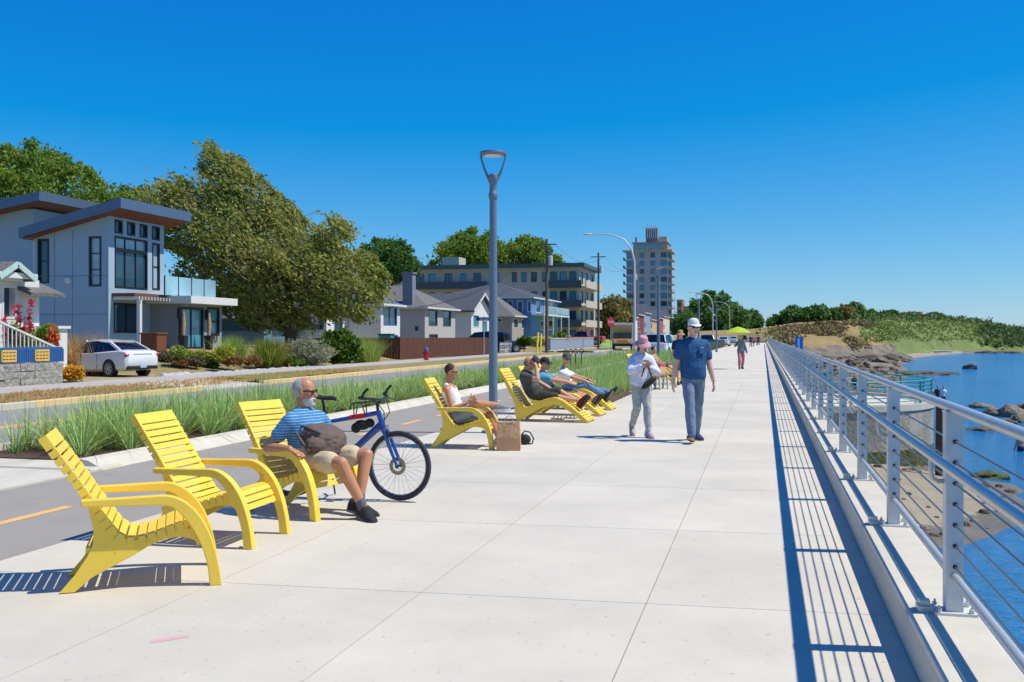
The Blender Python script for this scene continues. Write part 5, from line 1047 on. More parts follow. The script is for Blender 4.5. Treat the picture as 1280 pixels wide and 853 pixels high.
for i, (x, yb, lb) in enumerate(((92, 440, 'dry tan grass clump left of the white sedan'), (105, 440, 'dry tan grass clump behind the white sedan roof'), (120, 438, 'tall dry tan grass clump by the house side wall'))): blades_plant(lb, x, yb, 41, 400, 1.2, 2.0, .25, .025, STRAW, spread_px=8)
shrub('yellow flowering cushion at the corner of the stone wall', 92, 467, 12, 8, 35.5, GOLD, 50, .2, 50, .035, name='flower_plant', cat='flowers', stem=False)
for i, (x, y, rx, ry, m_, lb) in enumerate(((10, 418, 14, 16, LF_A, 'leafy flowering plant at the left end of the fence'), (34, 424, 12, 12, GRL, 'leafy flowering plant in the middle of the fence'), (60, 420, 9, 12, LF_A, 'leafy green plant at the right end of the fence'))): shrub(lb, x, y, rx, ry, 36.5, m_, 60, .2, 45, .045, name='flower_plant', cat='plant')
for i, (x, y0, lb) in enumerate(((3, 395, 'red hollyhock at the left frame edge'), (24, 380, 'tall red hollyhock before the cottage door'), (36, 376, 'tallest red hollyhock beside the cottage wall'), (68, 408, 'short orange hollyhock above the blue fence end'))):
    p = PD(36, x, 440); tp = PD(36, x, y0); t = thing('hollyhock', lb, 'flower', p); MB().tube([(0, 0, -.6), (.02, .02, (tp.z-p.z)*.5), (0, 0, tp.z-p.z)], .015, 5).build('stem', MATS['foliage olive green'], t)
    cs = np.array([(rng.normal(0, .06), rng.normal(0, .06), (tp.z-p.z)*u) for u in rng.uniform(.25, 1, 9)]); V, Fq = leaf_mesh(cluster(cs, [.1]*9, 12), .06, 1.1); np_obj('petals', V, Fq, ORAN if i == 3 else REDF, t)['kind'] = 'stuff'
for i, (x, y, rx, ry, d, m_, lb) in enumerate(((655, 427, 9, 5, 92, DKG, 'dark green bush in front of the taupe cottage'), (672, 429, 8, 4, 95, LF_E, 'brownish bush beside the yellow guard tubes'), (700, 421, 8, 4, 110, LF_A, 'small green bush at the foot of the porch steps'))): shrub(lb, x, y, rx, ry, d, m_, 40, .35, 40, .08)
for i, (x, y, rx, ry, m_, lb) in enumerate(((222, 440, 8, 6, GRL, 'pale green cushion right of the brown storage box'), (244, 452, 9, 5, PURP, 'dull red cushion below the lime mounds'), (282, 440, 9, 6, LIME, 'yellow-green cushion at the foot of the light grass'), (226, 454, 9, 4, RUST, 'rust cushion at the left edge of the white rocks'), (342, 452, 9, 5, DKG, 'green cushion at the foot of the big yucca'), (372, 455, 9, 4, LF_A, 'low green cushion below the silver shrub'))):
    shrub(lb, x, y, rx, ry, 45 if x < 330 else 49, m_, 40, .2, 40, .035, name='garden_plant', cat='plant', stem=False)
# white rocks in the garden
WRK = mat('white garden rock', 'B8B5B0', .9, var=.2, scale=8)
mb = MB()
for i in range(900):
    x = random.choice((random.uniform(205, 262), random.uniform(255, 345), random.uniform(270, 400))); X_ = random.uniform(-22.4, -21.1) if x > 235 else random.uniform(-23.4, -21.6); p = PX(X_, x, 455); s = random.uniform(.08, .2)
    mb.ell((p.x, p.y, gz(p.x, p.y)+s*.3), (s, s*random.uniform(.7, 1.2), s*.7), Matrix.Rotation(random.uniform(0, 3), 3, 'Z'), 6, 4)
tag(mb.build('garden_rocks', WRK), 'pale loose rocks edging the front garden', 'rocks', kind='stuff')
# lawn patches
def patch(name, pts, z, m_):
    q = [G(x, y, z) for x, y in pts]; o = MB().add(q, [tuple(range(len(q)))]).build(name, m_); o['kind'] = 'structure'; return o
for x0, x1, ya_, yb_, m_ in ((-18.6, -16.1, yc+1.0, yc+7.5, LAWN), (-22.3, -21.0, 27, 45, LAWN)): grid('lawn', np.linspace(x0, x1, 6), np.linspace(ya_, yb_, 14), lambda x, y: np.maximum(land_z(x, y)+.03, .13 if x0 > -20 else -1)+.05*vnoise(x, y, .8), m_)
grid('lawn', np.linspace(-28.3, -18.5, 12), np.linspace(131, 158, 14), lambda x, y: land_z(x, y)+.04, mat('bright lawn', '7FA030', .95, var=.15, scale=1))
# ---- ornamental grass filling the beds
BL1 = leafm('bed grass', '889E5A', '6E884A', .5, .3, 1.9); BL2 = leafm('bed straw', 'B8A878', '9C8E60', .3, .2, 1.1)
def tufts(x0, x1, y0, y1, dens): n = int((x1-x0)*(y1-y0)*dens); return np.stack([rng.uniform(x0, x1, n), rng.uniform(y0, y1, n), np.full(n, .04)], 1)
def bed_grass(name, label, areas):
    Vs = []; Fs = []; Vd = []; Fd = []; o = 0; od = 0
    for a in areas:
        c = tufts(*a[:5]); V, Fq = strands(c, a[5], *a[6:10]); Vs.append(V); Fs.append(Fq+o); o += len(V)
        V, Fq = strands(c[::2], max(6, a[5]//4), .2, .5, .9, a[9]*1.1, .6, 2); Vd.append(V); Fd.append(Fq+od); od += len(V)
    g = np_obj(name, np.concatenate(Vs), np.concatenate(Fs), BL1); tag(g, label, 'grass', kind='stuff')
    g2 = np_obj(name+'_straw', np.concatenate(Vd), np.concatenate(Fd), BL2); tag(g2, 'dry straw blades at the foot of '+label.split(' in ')[0], 'grass', kind='stuff')
bed_grass('bed_grass', 'tall blue-green grass in the long bed between lane and road', [(-9.65, -8.1, 10.9, 18, 12, 44, .32, .8, .6, .0125), (-9.65, -8.1, 10.9, 18, 2, 20, .6, .95, .25, .010), (-9.7, -8.05, 18, 30, 11, 34, .26, .62, .6, .015), (-9.7, -8.05, 18, 60, 1.5, 12, .55, .9, .25, .012), (-9.7, -8.05, 30, 60, 9, 26, .26, .6, .5, .018), (-9.7, -8.05, 60, 130, 3, 18, .35, .75, .32, .035)])
bed_grass('path_bed_grass', 'mixed green grass in the bed beside the promenade', [(-5.05, -3.65, 22.3, 34, 13, 34, .4, .95, .38, .011), (-5.05, -3.85, 34, 64, 9, 24, .4, 1.0, .36, .018)])
nt = MATS['dry lawn']
c = tufts(-18.6, -16.05, 8, 40, 45); c[:, 2] = .1; V, Fq = strands(c, 8, .04, .11, .7, .012, .4, 2); tag(np_obj('verge_grass', V, Fq, STRAW), 'short parched turf on the road verge', 'grass', kind='stuff')
# ================================================================ SEA, BEACH, HEADLAND
def water_mat():
    m = mat('sea water', '2C86BE', .12, var=.2, scale=.02, col2='2278B0', spec=.5); N = m.node_tree.nodes; Lk = m.node_tree.links; b = N['Principled BSDF']; geo = N.new('ShaderNodeNewGeometry')
    mp = N.new('ShaderNodeMapping'); mp.inputs['Scale'].default_value = (.55, 1.6, 1); mp.inputs['Rotation'].default_value = (0, 0, R(-25)); Lk.new(geo.outputs['Position'], mp.inputs[0])
    h = None
    for sc, st_ in ((.5, .6), (2.2, .4), (6., .12)):
        n = N.new('ShaderNodeTexNoise'); n.inputs['Scale'].default_value = sc; n.inputs['Detail'].default_value = 5; n.inputs['Roughness'].default_value = .6; Lk.new(mp.outputs[0], n.inputs['Vector']); bp = N.new('ShaderNodeBump'); bp.inputs['Distance'].default_value = st_; bp.inputs['Strength'].default_value = .8; Lk.new(n.outputs[0], bp.inputs['Height'])
        if h is not None: Lk.new(h, bp.inputs['Normal'])
        h = bp.outputs[0]
    Lk.new(h, b.inputs['Normal']); b.inputs['IOR'].default_value = 1.33; return m
SEAZ = -4.2
sea = MB().add([(.9, -200, SEAZ), (6000, -200, SEAZ), (6000, 6000, SEAZ), (.9, 6000, SEAZ)], [(0, 1, 2, 3)]).build('sea', water_mat()); sea['kind'] = 'structure'
SANDB = mat('beach sand', 'A69A82', .95, var=.2, scale=.5, col2='8A8068', bump=.8, bscale=6); ROCKM = mat('shore rock', '6E6252', .95, var=.35, scale=1.1, col2='4A4238', bump=1, bscale=3); MOSS = mat('algae rock', '5C6838', .95, var=.3, scale=2, col2='4A4A30', bump=1, bscale=4); RKP = mat('pale shore rock', '948872', .95, var=.3, scale=.5, col2='524A3E', bump=1, bscale=3)
SY = np.array([0, 20, 23, 28.5, 34, 38, 41, 45, 48, 56, 70, 95, 140, 200, 250, 300, 340]); SX = np.array([1, 1, 1.2, 4.6, 7.9, 9.4, 9.6, 8.4, 7.5, 7.5, 8, 11, 17.5, 25, 33, 40, 48.])
def beach_z(x, y):
    s = np.interp(y, SY, SX)-x+3.2*vnoise(x, y, 4.5)+1.4*vnoise(x, y, 1.4, 2); z = SEAZ+np.clip(s*.09, -2.5, .75)
    rk = sstep(62, 110, y); z = z+rk*(1.3*vnoise(x, y, 9, 1)+1.3*vnoise(x, y, 3.5, 3)+.5*vnoise(x, y, 1.5, 5))*np.clip(s*.4+.6, 0, 1); return z
bx_ = np.concatenate([np.arange(.95, 14, .35), np.arange(14, 60, 1.2)]); by_ = np.concatenate([np.arange(14, 62, .5), np.arange(62, 150, 1.2), np.arange(150, 262, 3)])
bo = grid('beach', bx_, by_, beach_z, SANDB); bo.data.materials.append(RKP); bo.data.materials.append(mat('wet sand', '7A705C', .5, var=.2, scale=.8, col2='665E4C', bump=.5, bscale=6))
cy = np.array([p.center.y for p in bo.data.polygons]); cx_ = np.array([p.center.x for p in bo.data.polygons]); bo.data.polygons.foreach_set('material_index', np.where((np.array([p.center.z for p in bo.data.polygons]) < SEAZ+.16+.1*vnoise(cx_, cy, 2, 3)) & (cy < 70), 2, ((vnoise(cx_, cy, 6, 8)+sstep(58, 100, cy)*1.0-.35) > .1)).astype(np.int32))
# headland
hx_ = np.array([860, 930, 955, 985, 1020, 1060, 1080, 1130, 1200, 1280, 1360, 1450, 1500.])
wl_ = np.array([236, 236, 218, 208, 203, 203, 208, 248, 327, 342, 360, 380, 390.]); td = np.array([240, 240, 224, 217, 222, 230, 242, 262, 339, 356, 372, 390, 395.]); tz = np.array([-.15, -.15, -.15, -1, -1.6, -2, -2.4, -2.6, -3.05, -3, -3.2, -4, -4.4])
rd = np.array([300, 300, 290, 285, 285, 290, 312, 352, 412, 428, 432, 420, 405.]); ry_ = np.array([414.5, 412, 410, 407, 405, 402.5, 399, 396, 399, 412, 419, 429, 438.])
cols = np.arange(860, 1501, 3.); rows = []
I = lambda t_: np.interp(cols, hx_, t_)
W0, T0, Z0, D1, RY = I(wl_), I(td), I(tz), I(rd), I(ry_); Z1 = CH+(HY-RY)/FP*D1
for t_ in (-.6, 0, .25, .6, 1): d = W0+(T0-W0)*t_; z = SEAZ-.6*(t_ <= 0)-1.0*(t_ < 0)+(Z0-SEAZ)*max(0, t_); rows.append((d, z))
for t_ in np.linspace(.06, 1, 16): rows.append((T0+(D1-T0)*t_, Z0+(Z1-Z0)*(t_**.62)))
for k_ in (25, 60, 140, 400): rows.append((D1+k_, Z1-.4*(k_ > 100)*(Z1+3)/3))
a_ = (cols-HX)/FP; V = []
for i, (d, z) in enumerate(rows):
    X_ = (-ST+a_*CT)*d; Y_ = (CT+a_*ST)*d; nz_ = (1.2*vnoise(X_, Y_, 14, 1)+.8*vnoise(X_, Y_, 5, 2)+.3*vnoise(X_, Y_, 2, 3))*(0.25 if i < 5 else 1)*np.clip((cols-940)/60, 0, 1); V.append(np.stack([X_, Y_, z+nz_], 1))
n = len(cols); m_ = len(rows); V = np.concatenate(V); i_, j_ = np.meshgrid(np.arange(n-1), np.arange(m_-1)); a = (j_*n+i_).ravel(); Fq = np.stack([a, a+1, a+n+1, a+n], 1)
DRYH = mat('dry headland grass', 'A88A58', .95, var=.25, scale=.12, col2='7E7444', bump=1, bscale=2); GRNH = mat('green headland turf', '7C8648', .95, var=.25, scale=.12, col2='66723A', bump=1, bscale=2)
hl = np_obj('headland', V, Fq, DRYH, smooth=True); hl['kind'] = 'structure'
for q in (GRNH, RKP, SANDB): hl.data.materials.append(q)
fi = np.zeros(len(Fq), int); col = cols[i_.ravel()]; rw = j_.ravel(); cen = V[Fq].mean(1); nn = vnoise(cen[:, 0], cen[:, 1], 12, 6)
fi[(col+nn*40+(rw-12)*1.5 > 1085) & (rw >= 5)] = 1; fi[(rw < 5)] = 2; fi[(rw < 3) & (col > 1120) & (col < 1200)] = 3; fi[(rw >= 3) & (rw < 5) & (col > 1120)] = 1
hl.data.polygons.foreach_set('material_index', fi.astype(np.int32)); Vh = V.reshape(m_, n, 3)
# shrub cover on the green slope, and the darker thicket at its foot
def cover(name, label, m_, c0, c1, r0, r1, N, rad, per, ls, keep=None):
    ci = rng.integers(np.searchsorted(cols, c0), np.searchsorted(cols, c1), N); ri = rng.integers(r0, r1, N); P = Vh[ri, ci]+np.concatenate([rng.normal(0, 1.5, (N, 2)), np.full((N, 1), .3)], 1); 
    if keep is not None: P = P[vnoise(P[:, 0], P[:, 1], 11, 9) > keep]
    V, Fq = leaf_mesh(cluster(P, rng.uniform(.6, 1.3, len(P))*rad, per, .6), ls); tag(np_obj(name, V, Fq, m_), label, 'shrubs', kind='stuff')
HSH = leafm('headland scrub', '5C6630', '505A2A', .14, .15, 2.6); HDK = leafm('headland thicket', '3E5026', '3A4A22', .16, .15, 2.4); HTN = leafm('dry scrub', '86704A', '6E6038', .3, .15, 1.5)
cover('hillside_scrub', 'low green scrub covering the headland slope', HSH, 1075, 1400, 6, 23, 3000, .75, 12, .2)
cover('hilltop_scrub', 'taller scrub along the top of the headland', HDK, 1070, 1290, 17, 22, 220, 1.6, 22, .3)
cover('thicket', 'dark thicket at the foot of the headland near the right edge', HDK, 1226, 1300, 5, 15, 300, 2.0, 20, .4)
cover('bank_scrub', 'scattered dry bushes on the tan bank', HTN, 975, 1085, 5, 18, 1300, 1.0, 16, .24, -.05)
cover('bank_green_scrub', 'scattered green bushes on the tan bank', HSH, 965, 1085, 5, 16, 260, .9, 14, .24, .0)
hl_t = [(990, 396, 14, 13, 'tall rounded tree at the left of the headland grove'), (1008, 397, 12, 11, 'broad tree second from left in the headland grove'), (1024, 393, 11, 11, 'pointed tree in the middle of the headland grove'), (1040, 397, 11, 11, 'dark round tree in the headland grove'), (1058, 394, 11, 11, 'brownish tree in the headland grove'), (1070, 390, 9, 10, 'thin airy tree at the top of the headland grove'),
        (972, 404, 12, 9, 'low dark tree at the near end of the headland'), (1086, 398, 14, 9, 'wide low tree right of the headland grove'), (1112, 397, 14, 8, 'low tree on the skyline of the headland'), (1140, 397, 14, 6, 'bushy low tree on the headland ridge'), (1170, 398, 13, 6, 'last bushy tree on the headland ridge before it drops')]
for i, (x, y, rx, ry2, lb) in enumerate(hl_t):
    d = np.interp(x, hx_, rd)+15; poly = [(x+rx*math.cos(a)*(1+.15*math.sin(2*a+i)), y-ry2*math.sin(a)*(1+.12*math.sin(5*a+i))) for a in np.linspace(0, 2*PI, 18, False)]
    tree('headland_tree', lb, poly, d, 3, 60, 1.3, 45, .36, (LF_F, LF_D, LF_F, LF_D, LF_E)[i % 5], PD(d, x, y+ry2+1.5), group='trees on the headland', limbs=6, trunk=.25)
# ---- rocks
ORD = ['leftmost', 'second from left', 'third from left', 'fourth from left', 'fifth from left', 'sixth from left', 'seventh from left', 'rightmost']
def rock_mesh(seed, sub=3):
    bm = bmesh.new(); bmesh.ops.create_icosphere(bm, subdivisions=sub, radius=1)
    for v in bm.verts:
        p = v.co.copy(); k = 1+.35*noise.noise(p*1.3+Vector((seed*7, 0, 0)))+.16*noise.noise(p*3.1+Vector((0, seed*5, 0)))+.07*noise.noise(p*7+Vector((seed, 0, 0))); v.co = p*k
        q = .25; v.co.z = v.co.z if v.co.z > -.3 else -.3
    me = bpy.data.meshes.new('rock'); bm.to_mesh(me); bm.free(); me.polygons.foreach_set('use_smooth', [True]*len(me.polygons)); me.set_sharp_from_angle(angle=R(38)); return me
RM = {m.name+str(i): rock_mesh(i) for i in range(4) for m in (ROCKM, MOSS, RKP)}
for m in (ROCKM, MOSS, RKP):
    for i in range(4): RM[m.name+str(i)].materials.append(m)
def rock(label, x, y, w, hgt, m, dep=None, group=None, z=SEAZ, rz=None):
    p = G(x, y, z)
    if z == -3.6:
        for _ in range(3): z = max(SEAZ, float(beach_z(np.array([p.x]), np.array([p.y]))[0])); p = G(x, y, z)
    d = (y-HY); s = (CH-z)/d; o = bpy.data.objects.new('rock', RM[m.name+str(random.randrange(4))]); COL.objects.link(o)
    o.location = p; o.scale = (w/2*s, (dep or w*.6)/2*s, hgt*s*.75); o.rotation_euler = (0, 0, TH+random.uniform(-.4, .4)); return tag(o, label, 'rock', group)
rock('round dark rock standing alone in the water off the headland', 1213, 461.5, 17, 9, ROCKM)
for i, (x, y, w, h_) in enumerate(((1130, 468, 40, 5), (1160, 468, 50, 5.5), (1188, 467, 22, 3))): rock(('left end', 'broad middle', 'small right end')[i]+' of the flat weedy rock shelf in the water before the headland', x, y, w, h_, (MOSS, ROCKM)[i % 2], 60, group='flat rock shelf in the bay')
for i, (x, y, w, h_) in enumerate(sorted(((1228, 510, 30, 8), (1246, 520, 34, 12), (1268, 521, 40, 18), (1285, 528, 44, 16), (1218, 517, 18, 5), (1256, 530, 30, 9), (1292, 512, 40, 14), (1236, 526, 22, 5)))): rock(ORD[i]+' brown boulder of the cluster in the water right of the platform', x, y, w, h_, random.choice((ROCKM, RKP)), group='boulders right of the platform')
rock('flat green mossy rock at the edge of the sand', 1238, 597, 44, 11, MOSS, 40); rock('low dark rock at the waterline behind the platform ladder', 1228, 538, 34, 6, ROCKM, 30)
for i in range(60):
    x = random.uniform(1030, 1135); y = np.interp(x, [1030, 1080, 1135], [440, 442, 447])+random.uniform(0, 16)*(1 if x < 1110 else .4); w = random.uniform(8, 26); rock('grey brown shore rock among those below the headland bank', x, y, w, random.uniform(3, 8), random.choice((ROCKM, RKP, ROCKM)), w*1.2, group='shore rocks below the headland', z=-3.6)
for i in range(14): x = random.uniform(1195, 1300); rock('dark rock on the far cove shore at the right', x, 441.5+random.uniform(-2, .6), random.uniform(10, 26), random.uniform(2, 4.5), ROCKM, 14, group='rocks on the far cove shore')
mb = MB(); mbd = MB()
for i in range(900):
    y = random.uniform(24, 240); x = random.uniform(1.6, float(np.interp(y, SY, SX))-.3); z = float(beach_z(np.array([x]), np.array([y]))[0]); s = random.uniform(.03, .1)*(1+y/28)
    if z > SEAZ-.1: (mb if random.random() < .5 else mbd).ell((x, y, z), (s, s*random.uniform(.7, 1.3), s*.6), Matrix.Rotation(random.uniform(0, 3), 3, 'Z'), 6, 4)
tag(mb.build('shore_stones', RKP), 'loose pale stones scattered over the beach', 'stones', kind='stuff'); tag(mbd.build('dark_shore_stones', ROCKM), 'loose dark stones and weed scattered over the beach', 'stones', kind='stuff')
# driftwood logs on the far beach
LOG = mat('bleached driftwood', 'B9AC98', .9, var=.2)
for i, (x, y, L_) in enumerate(((1098, 443, 7), (1150, 440.5, 5), (1178, 440, 6), (1120, 441.5, 4))):
    p = G(x, y, -3.2); tag(MB().tube([p-Vector((L_/2*CT, 0, 0)), p+Vector((0, 0, .15)), p+Vector((L_/2*CT, L_*.15, .05))], [.35, .3, .2], 8).build('driftwood_log', LOG, smooth=60), ('long driftwood log at the foot of the tan bank', 'driftwood log at the left of the far cove beach', 'driftwood log at the right of the far cove beach', 'short driftwood log where the tan bank turns green')[i], 'log', 'driftwood logs below the headland')
# ---- curved viewing platform with teal rail
pf = thing('viewing_platform', 'curved concrete platform with teal railing built out from the seawall', 'platform', (1.05, 50, -5))
TEAL = mat('teal rail paint', '3F9C9C', .5); PC = Vector((1.05, 50, 0)); PR = 6.6; zp = -1.5
def arc(r, z, n=25, a0=-PI/2, a1=PI/2): return [PC+Vector((r*math.cos(a0+(a1-a0)*k/n), r*math.sin(a0+(a1-a0)*k/n), z)) for k in range(n+1)]
lo, hi = arc(PR, -6), arc(PR, zp); mb = MB()
for i in range(25): mb.add([lo[i], lo[i+1], hi[i+1], hi[i]], [(0, 1, 2, 3)])
ab_ = MB()
for i in range(25):
    q0, q1 = arc(PR+.012, 0)[i], arc(PR+.012, 0)[i+1]; h0, h1 = -3.3+.5*float(vnoise(np.array([q0.y]), np.array([0.]), 1.3, 4)[0]), -3.3+.5*float(vnoise(np.array([q1.y]), np.array([0.]), 1.3, 4)[0]); ab_.add([q0+Vector((0, 0, -6)), q1+Vector((0, 0, -6)), q1+Vector((0, 0, h1)), q0+Vector((0, 0, h0))], [(0, 1, 2, 3)])
ab_.build('algae_band', MOSS, pf, world=True, smooth=60)
mb.build('platform_wall', mat('platform concrete', 'B4AB9A', .9, var=.3, scale=.7, col2='857D6C', bump=.6, bscale=8), pf, world=True, smooth=60); MB().add(arc(PR-.005, zp+.004), [tuple(range(26))]).build('platform_floor', CONC2, pf, world=True)
MB().loft([[p+Vector((0, 0, -.15)), p+(p-PC).normalized()*.0+Vector((0, 0, .12)), q+Vector((0, 0, .12)), q+Vector((0, 0, -.15))] for p, q in zip(arc(PR+.06, zp), arc(PR-.3, zp))]).build('platform_rim', CONC2, pf, world=True)
for z in (.25, .42, .59, .76, .93): MB().tube(arc(PR-.1, zp+z), .022, 6).build('rail', TEAL, pf, world=True, smooth=60)
MB().tube(arc(PR-.1, zp+1.1), .035, 8).build('top_rail', TEAL, pf, world=True, smooth=60)
for p in arc(PR-.1, zp, 9): MB().bar(p, p+Vector((0, 0, 1.1))+(PC-p).normalized()*-.0, .05, .09, (1, 0, 0)).build('rail_post', TEAL, pf, world=True)
pp = PD(39.5, 1174, 600); tag(MB().tube([(pp.x, pp.y, -5), (pp.x+.05, pp.y, -1.1)], .17, 9).build('timber_pile', mat('old timber', '5A4634', .9, var=.3, scale=4, bump=.6, bscale=10), smooth=60), 'dark timber pile standing at the end of the platform wall', 'pile')
# algae stain boulders at foot of the wall
for i, (x, y) in enumerate(((1092, 606), (1105, 612), (1118, 600), (1140, 600))): rock(('leftmost', 'second from left', 'third from left', 'rightmost')[i]+' low algae-covered rock on the sand below the platform wall', x, y, random.uniform(16, 34), 5, MOSS, 20, group='algae rocks under the platform', z=-4.05)
# ================================================================ VEHICLES
CGL = mat('car window glass', '10161C', .05, var=0, spec=.7); CHR = mat('alloy', 'B8BCC2', .3, metal=.8); TAIL = mat('red tail light', 'C01822', .2); PLATE = mat('licence plate', 'A8C4DC', .5); CLEARL = mat('clear lamp', 'D8DCE0', .15)
def paint(name, c): return mat(name, c, .3, var=.02, scale=3, coat=.7)
CAR = {'sedan': dict(body=[(-2.29, .45, .86, .70), (-2.2, .3, 1.02, .80), (-1.9, .24, 1.07, .86), (-1.3, .2, 1.02, .875), (0, .18, .95, .88), (1.0, .18, .92, .88), (1.4, .2, .9, .86), (1.9, .22, .8, .82), (2.2, .28, .66, .72), (2.29, .38, .55, .6)], gh=[(-1.8, .98, 1.08, .70, .66), (-1.05, .96, 1.40, .76, .58), (-.2, .95, 1.47, .78, .60), (.35, .94, 1.43, .78, .60), (1.15, .92, .97, .74, .7)], wb=(-1.33, 1.31), wr=.315, roof=(1, 3)),
       'suv': dict(body=[(-2.3, .5, 1.0, .78), (-2.24, .35, 1.1, .86), (-1.8, .28, 1.12, .9), (-1.2, .25, 1.1, .91), (0, .24, 1.08, .92), (1.0, .24, 1.06, .92), (1.5, .26, 1.05, .9), (2.0, .3, .98, .86), (2.25, .4, .84, .74), (2.32, .45, .7, .64)], gh=[(-2.2, 1.08, 1.14, .82, .8), (-1.85, 1.08, 1.66, .82, .66), (-.4, 1.06, 1.72, .84, .68), (.45, 1.05, 1.66, .84, .66), (1.2, 1.04, 1.1, .8, .74)], wb=(-1.38, 1.4), wr=.36, roof=(1, 3)),
       'van': dict(body=[(-2.3, .5, 1.0, .8), (-2.26, .35, 1.12, .9), (-1.2, .28, 1.12, .93), (0, .26, 1.1, .94), (1.2, .26, 1.06, .92), (1.9, .3, .98, .86), (2.3, .42, .78, .7)], gh=[(-2.27, 1.08, 1.7, .86, .74), (-2.1, 1.1, 1.88, .86, .74), (-.3, 1.08, 1.95, .86, .76), (.7, 1.06, 1.85, .86, .74), (1.75, 1.02, 1.06, .8, .74)], wb=(-1.4, 1.4), wr=.35, roof=(1, 3)),
       'pickup': dict(body=[(-2.6, .55, 1.0, .84), (-2.5, .5, 1.12, .92), (-.4, .4, 1.12, .93), (0, .38, 1.12, .93), (1.4, .38, 1.12, .92), (2.2, .42, 1.08, .88), (2.6, .5, .9, .78)], gh=[(-.55, 1.1, 1.16, .82, .8), (-.4, 1.1, 1.78, .82, .68), (.4, 1.1, 1.82, .82, .7), (.7, 1.1, 1.78, .82, .7), (1.5, 1.1, 1.15, .8, .74)], wb=(-1.6, 1.7), wr=.39, roof=(1, 3))}
def car(kind, label, loc, fwd, pm_, group=None, detail=True, name='parked_car'):
    c = CAR[kind]; t = thing(name, label, 'car', loc, math.atan2(fwd[1], fwd[0]), group)
    def ring(x, zb, zt, w): h_ = zt-zb; half = [(w*.84, zb), (w*.97, zb+h_*.12), (w, zb+h_*.45), (w*.985, zb+h_*.66), (w*.94, zt-.05), (w*.84, zt), (w*.4, zt+.015)]; return [(x, y, z) for y, z in half]+[(x, -y, z) for y, z in half[::-1]]
    MB().loft([ring(*s) for s in c['body']]).build('body', pm_, t, smooth=32)
    def gring(x, zb, zt, wb_, wt): half = [(wb_, zb), (wt+(wb_-wt)*.45, zb+(zt-zb)*.62), (wt, zt-.03), (wt*.6, zt)]; return [(x, y, z) for y, z in half]+[(x, -y, z) for y, z in half[::-1]]
    MB().loft([gring(*s) for s in c['gh']]).build('windows', CGL, t, smooth=32)
    g = c['gh']; a, b = c['roof']; rr = []
    for s in g[a:b+1]: x, zb, zt, wb_, wt = s; rr.append([(x, wt+.015, zt-.05), (x, wt-.02, zt-.005), (x, wt*.5, zt+.02), (x, -wt*.5, zt+.02), (x, -wt+.02, zt-.005), (x, -wt-.015, zt-.05)])
    MB().loft(rr).build('roof', pm_, t, smooth=40)
    for sg in (-1, 1):
        for (i, j) in ((0, 1), (3, 4)):
            p, q = g[i], g[j]; A_ = Vector((p[0], sg*(p[4] if i else p[3]), (p[2]-.02) if i else p[1]+.06)); B_ = Vector((q[0], sg*(q[4] if j == 1 else q[3]), (q[2]-.03) if j == 1 else q[1]+.02)); MB().bar(A_, B_, .07, .1).build('pillar', pm_, t)
        m_ = g[2]; MB().bar((m_[0]-.1, sg*(m_[3]+.004), m_[1]+.02), (m_[0]-.16, sg*(m_[4]+.012), m_[2]-.06), .03, .07, (0, 1, 0)).build('pillar', BLACK, t)
        for k in range(2):
            wx = c['wb'][k]; r = c['wr']; y = sg*(max(s[3] for s in c['body'])-.105)
            MB().lathe([(r+.055, -.1), (r+.055, .112)], (wx, y, r+.02), 24, Matrix.Rotation(-sg*PI/2, 3, 'X')).build('wheel_arch', BLACK, t, smooth=40)
            w = MB().lathe([(r*.68, -.1), (r*.96, -.1), (r, -.07), (r, .09), (r*.96, .125), (r*.68, .118)], n=28, M=Matrix.Rotation(-sg*PI/2, 3, 'X')).build('wheel', TYRE, t, smooth=40); w.location = (wx, y, r)
            if detail:
                MB().lathe([(r*.69, .05), (r*.69, .12), (r*.6, .122), (r*.58, .06)], n=24, M=Matrix.Rotation(-sg*PI/2, 3, 'X'), cap=False).build('rim', CHR, w, smooth=40)
                for q in range(7): an = 2*PI*q/7; MB().bar((0, sg*.112, 0), (r*.62*math.cos(an), sg*.116, r*.62*math.sin(an)), .055, .02, (0, 1, 0)).build('spoke', CHR, w)
            else: MB().lathe([(r*.6, .12), (r*.2, .126)], n=16, M=Matrix.Rotation(-sg*PI/2, 3, 'X')).build('rim', CHR, w, smooth=40)
        xb, zb, zt, w0 = c['body'][1]; x0 = c['body'][0][0]
        MB().ell((x0+.1, sg*(w0-.14), zt-.17), (.09, .16, .085), None, 10, 7).build('tail_light', TAIL, t, smooth=90)
        MB().ell((x0+.08, sg*(w0-.36), zt-.18), (.07, .13, .06), None, 10, 7).build('reverse_light', CLEARL, t, smooth=90)
        xf = c['body'][-1][0]; MB().ell((xf-.12, sg*.56, c['body'][-1][2]+.03), (.14, .16, .07), Matrix.Rotation(-sg*.5, 3, 'Z'), 10, 7).build('headlight', CLEARL, t, smooth=90)
        MB().ell((g[4][0]-.25, sg*(.98), g[4][1]+.06), (.07, .1, .06), None, 10, 7).build('door_mirror', pm_, t, smooth=90)
        if detail:
            for hx2 in (-.55, .45): MB().tube([(hx2-.08, sg*.872, .82), (hx2, sg*.9, .825), (hx2+.08, sg*.872, .82)], .013, 6).build('door_handle', CHR, t, smooth=60)
    x0 = c['body'][0][0]
    MB().box(x0-.02, x0+.25, -.72, .72, .3, .44).build('rear_bumper', BLACK, t, bevel=.03); MB().box(x0-.035, x0-.021, -.15, .15, .36, .46).build('licence_plate', PLATE, t); MB().box(c['body'][-1][0]-.2, c['body'][-1][0]+.015, -.55, .55, .3, .42).build('front_grille', BLACK, t, bevel=.03)
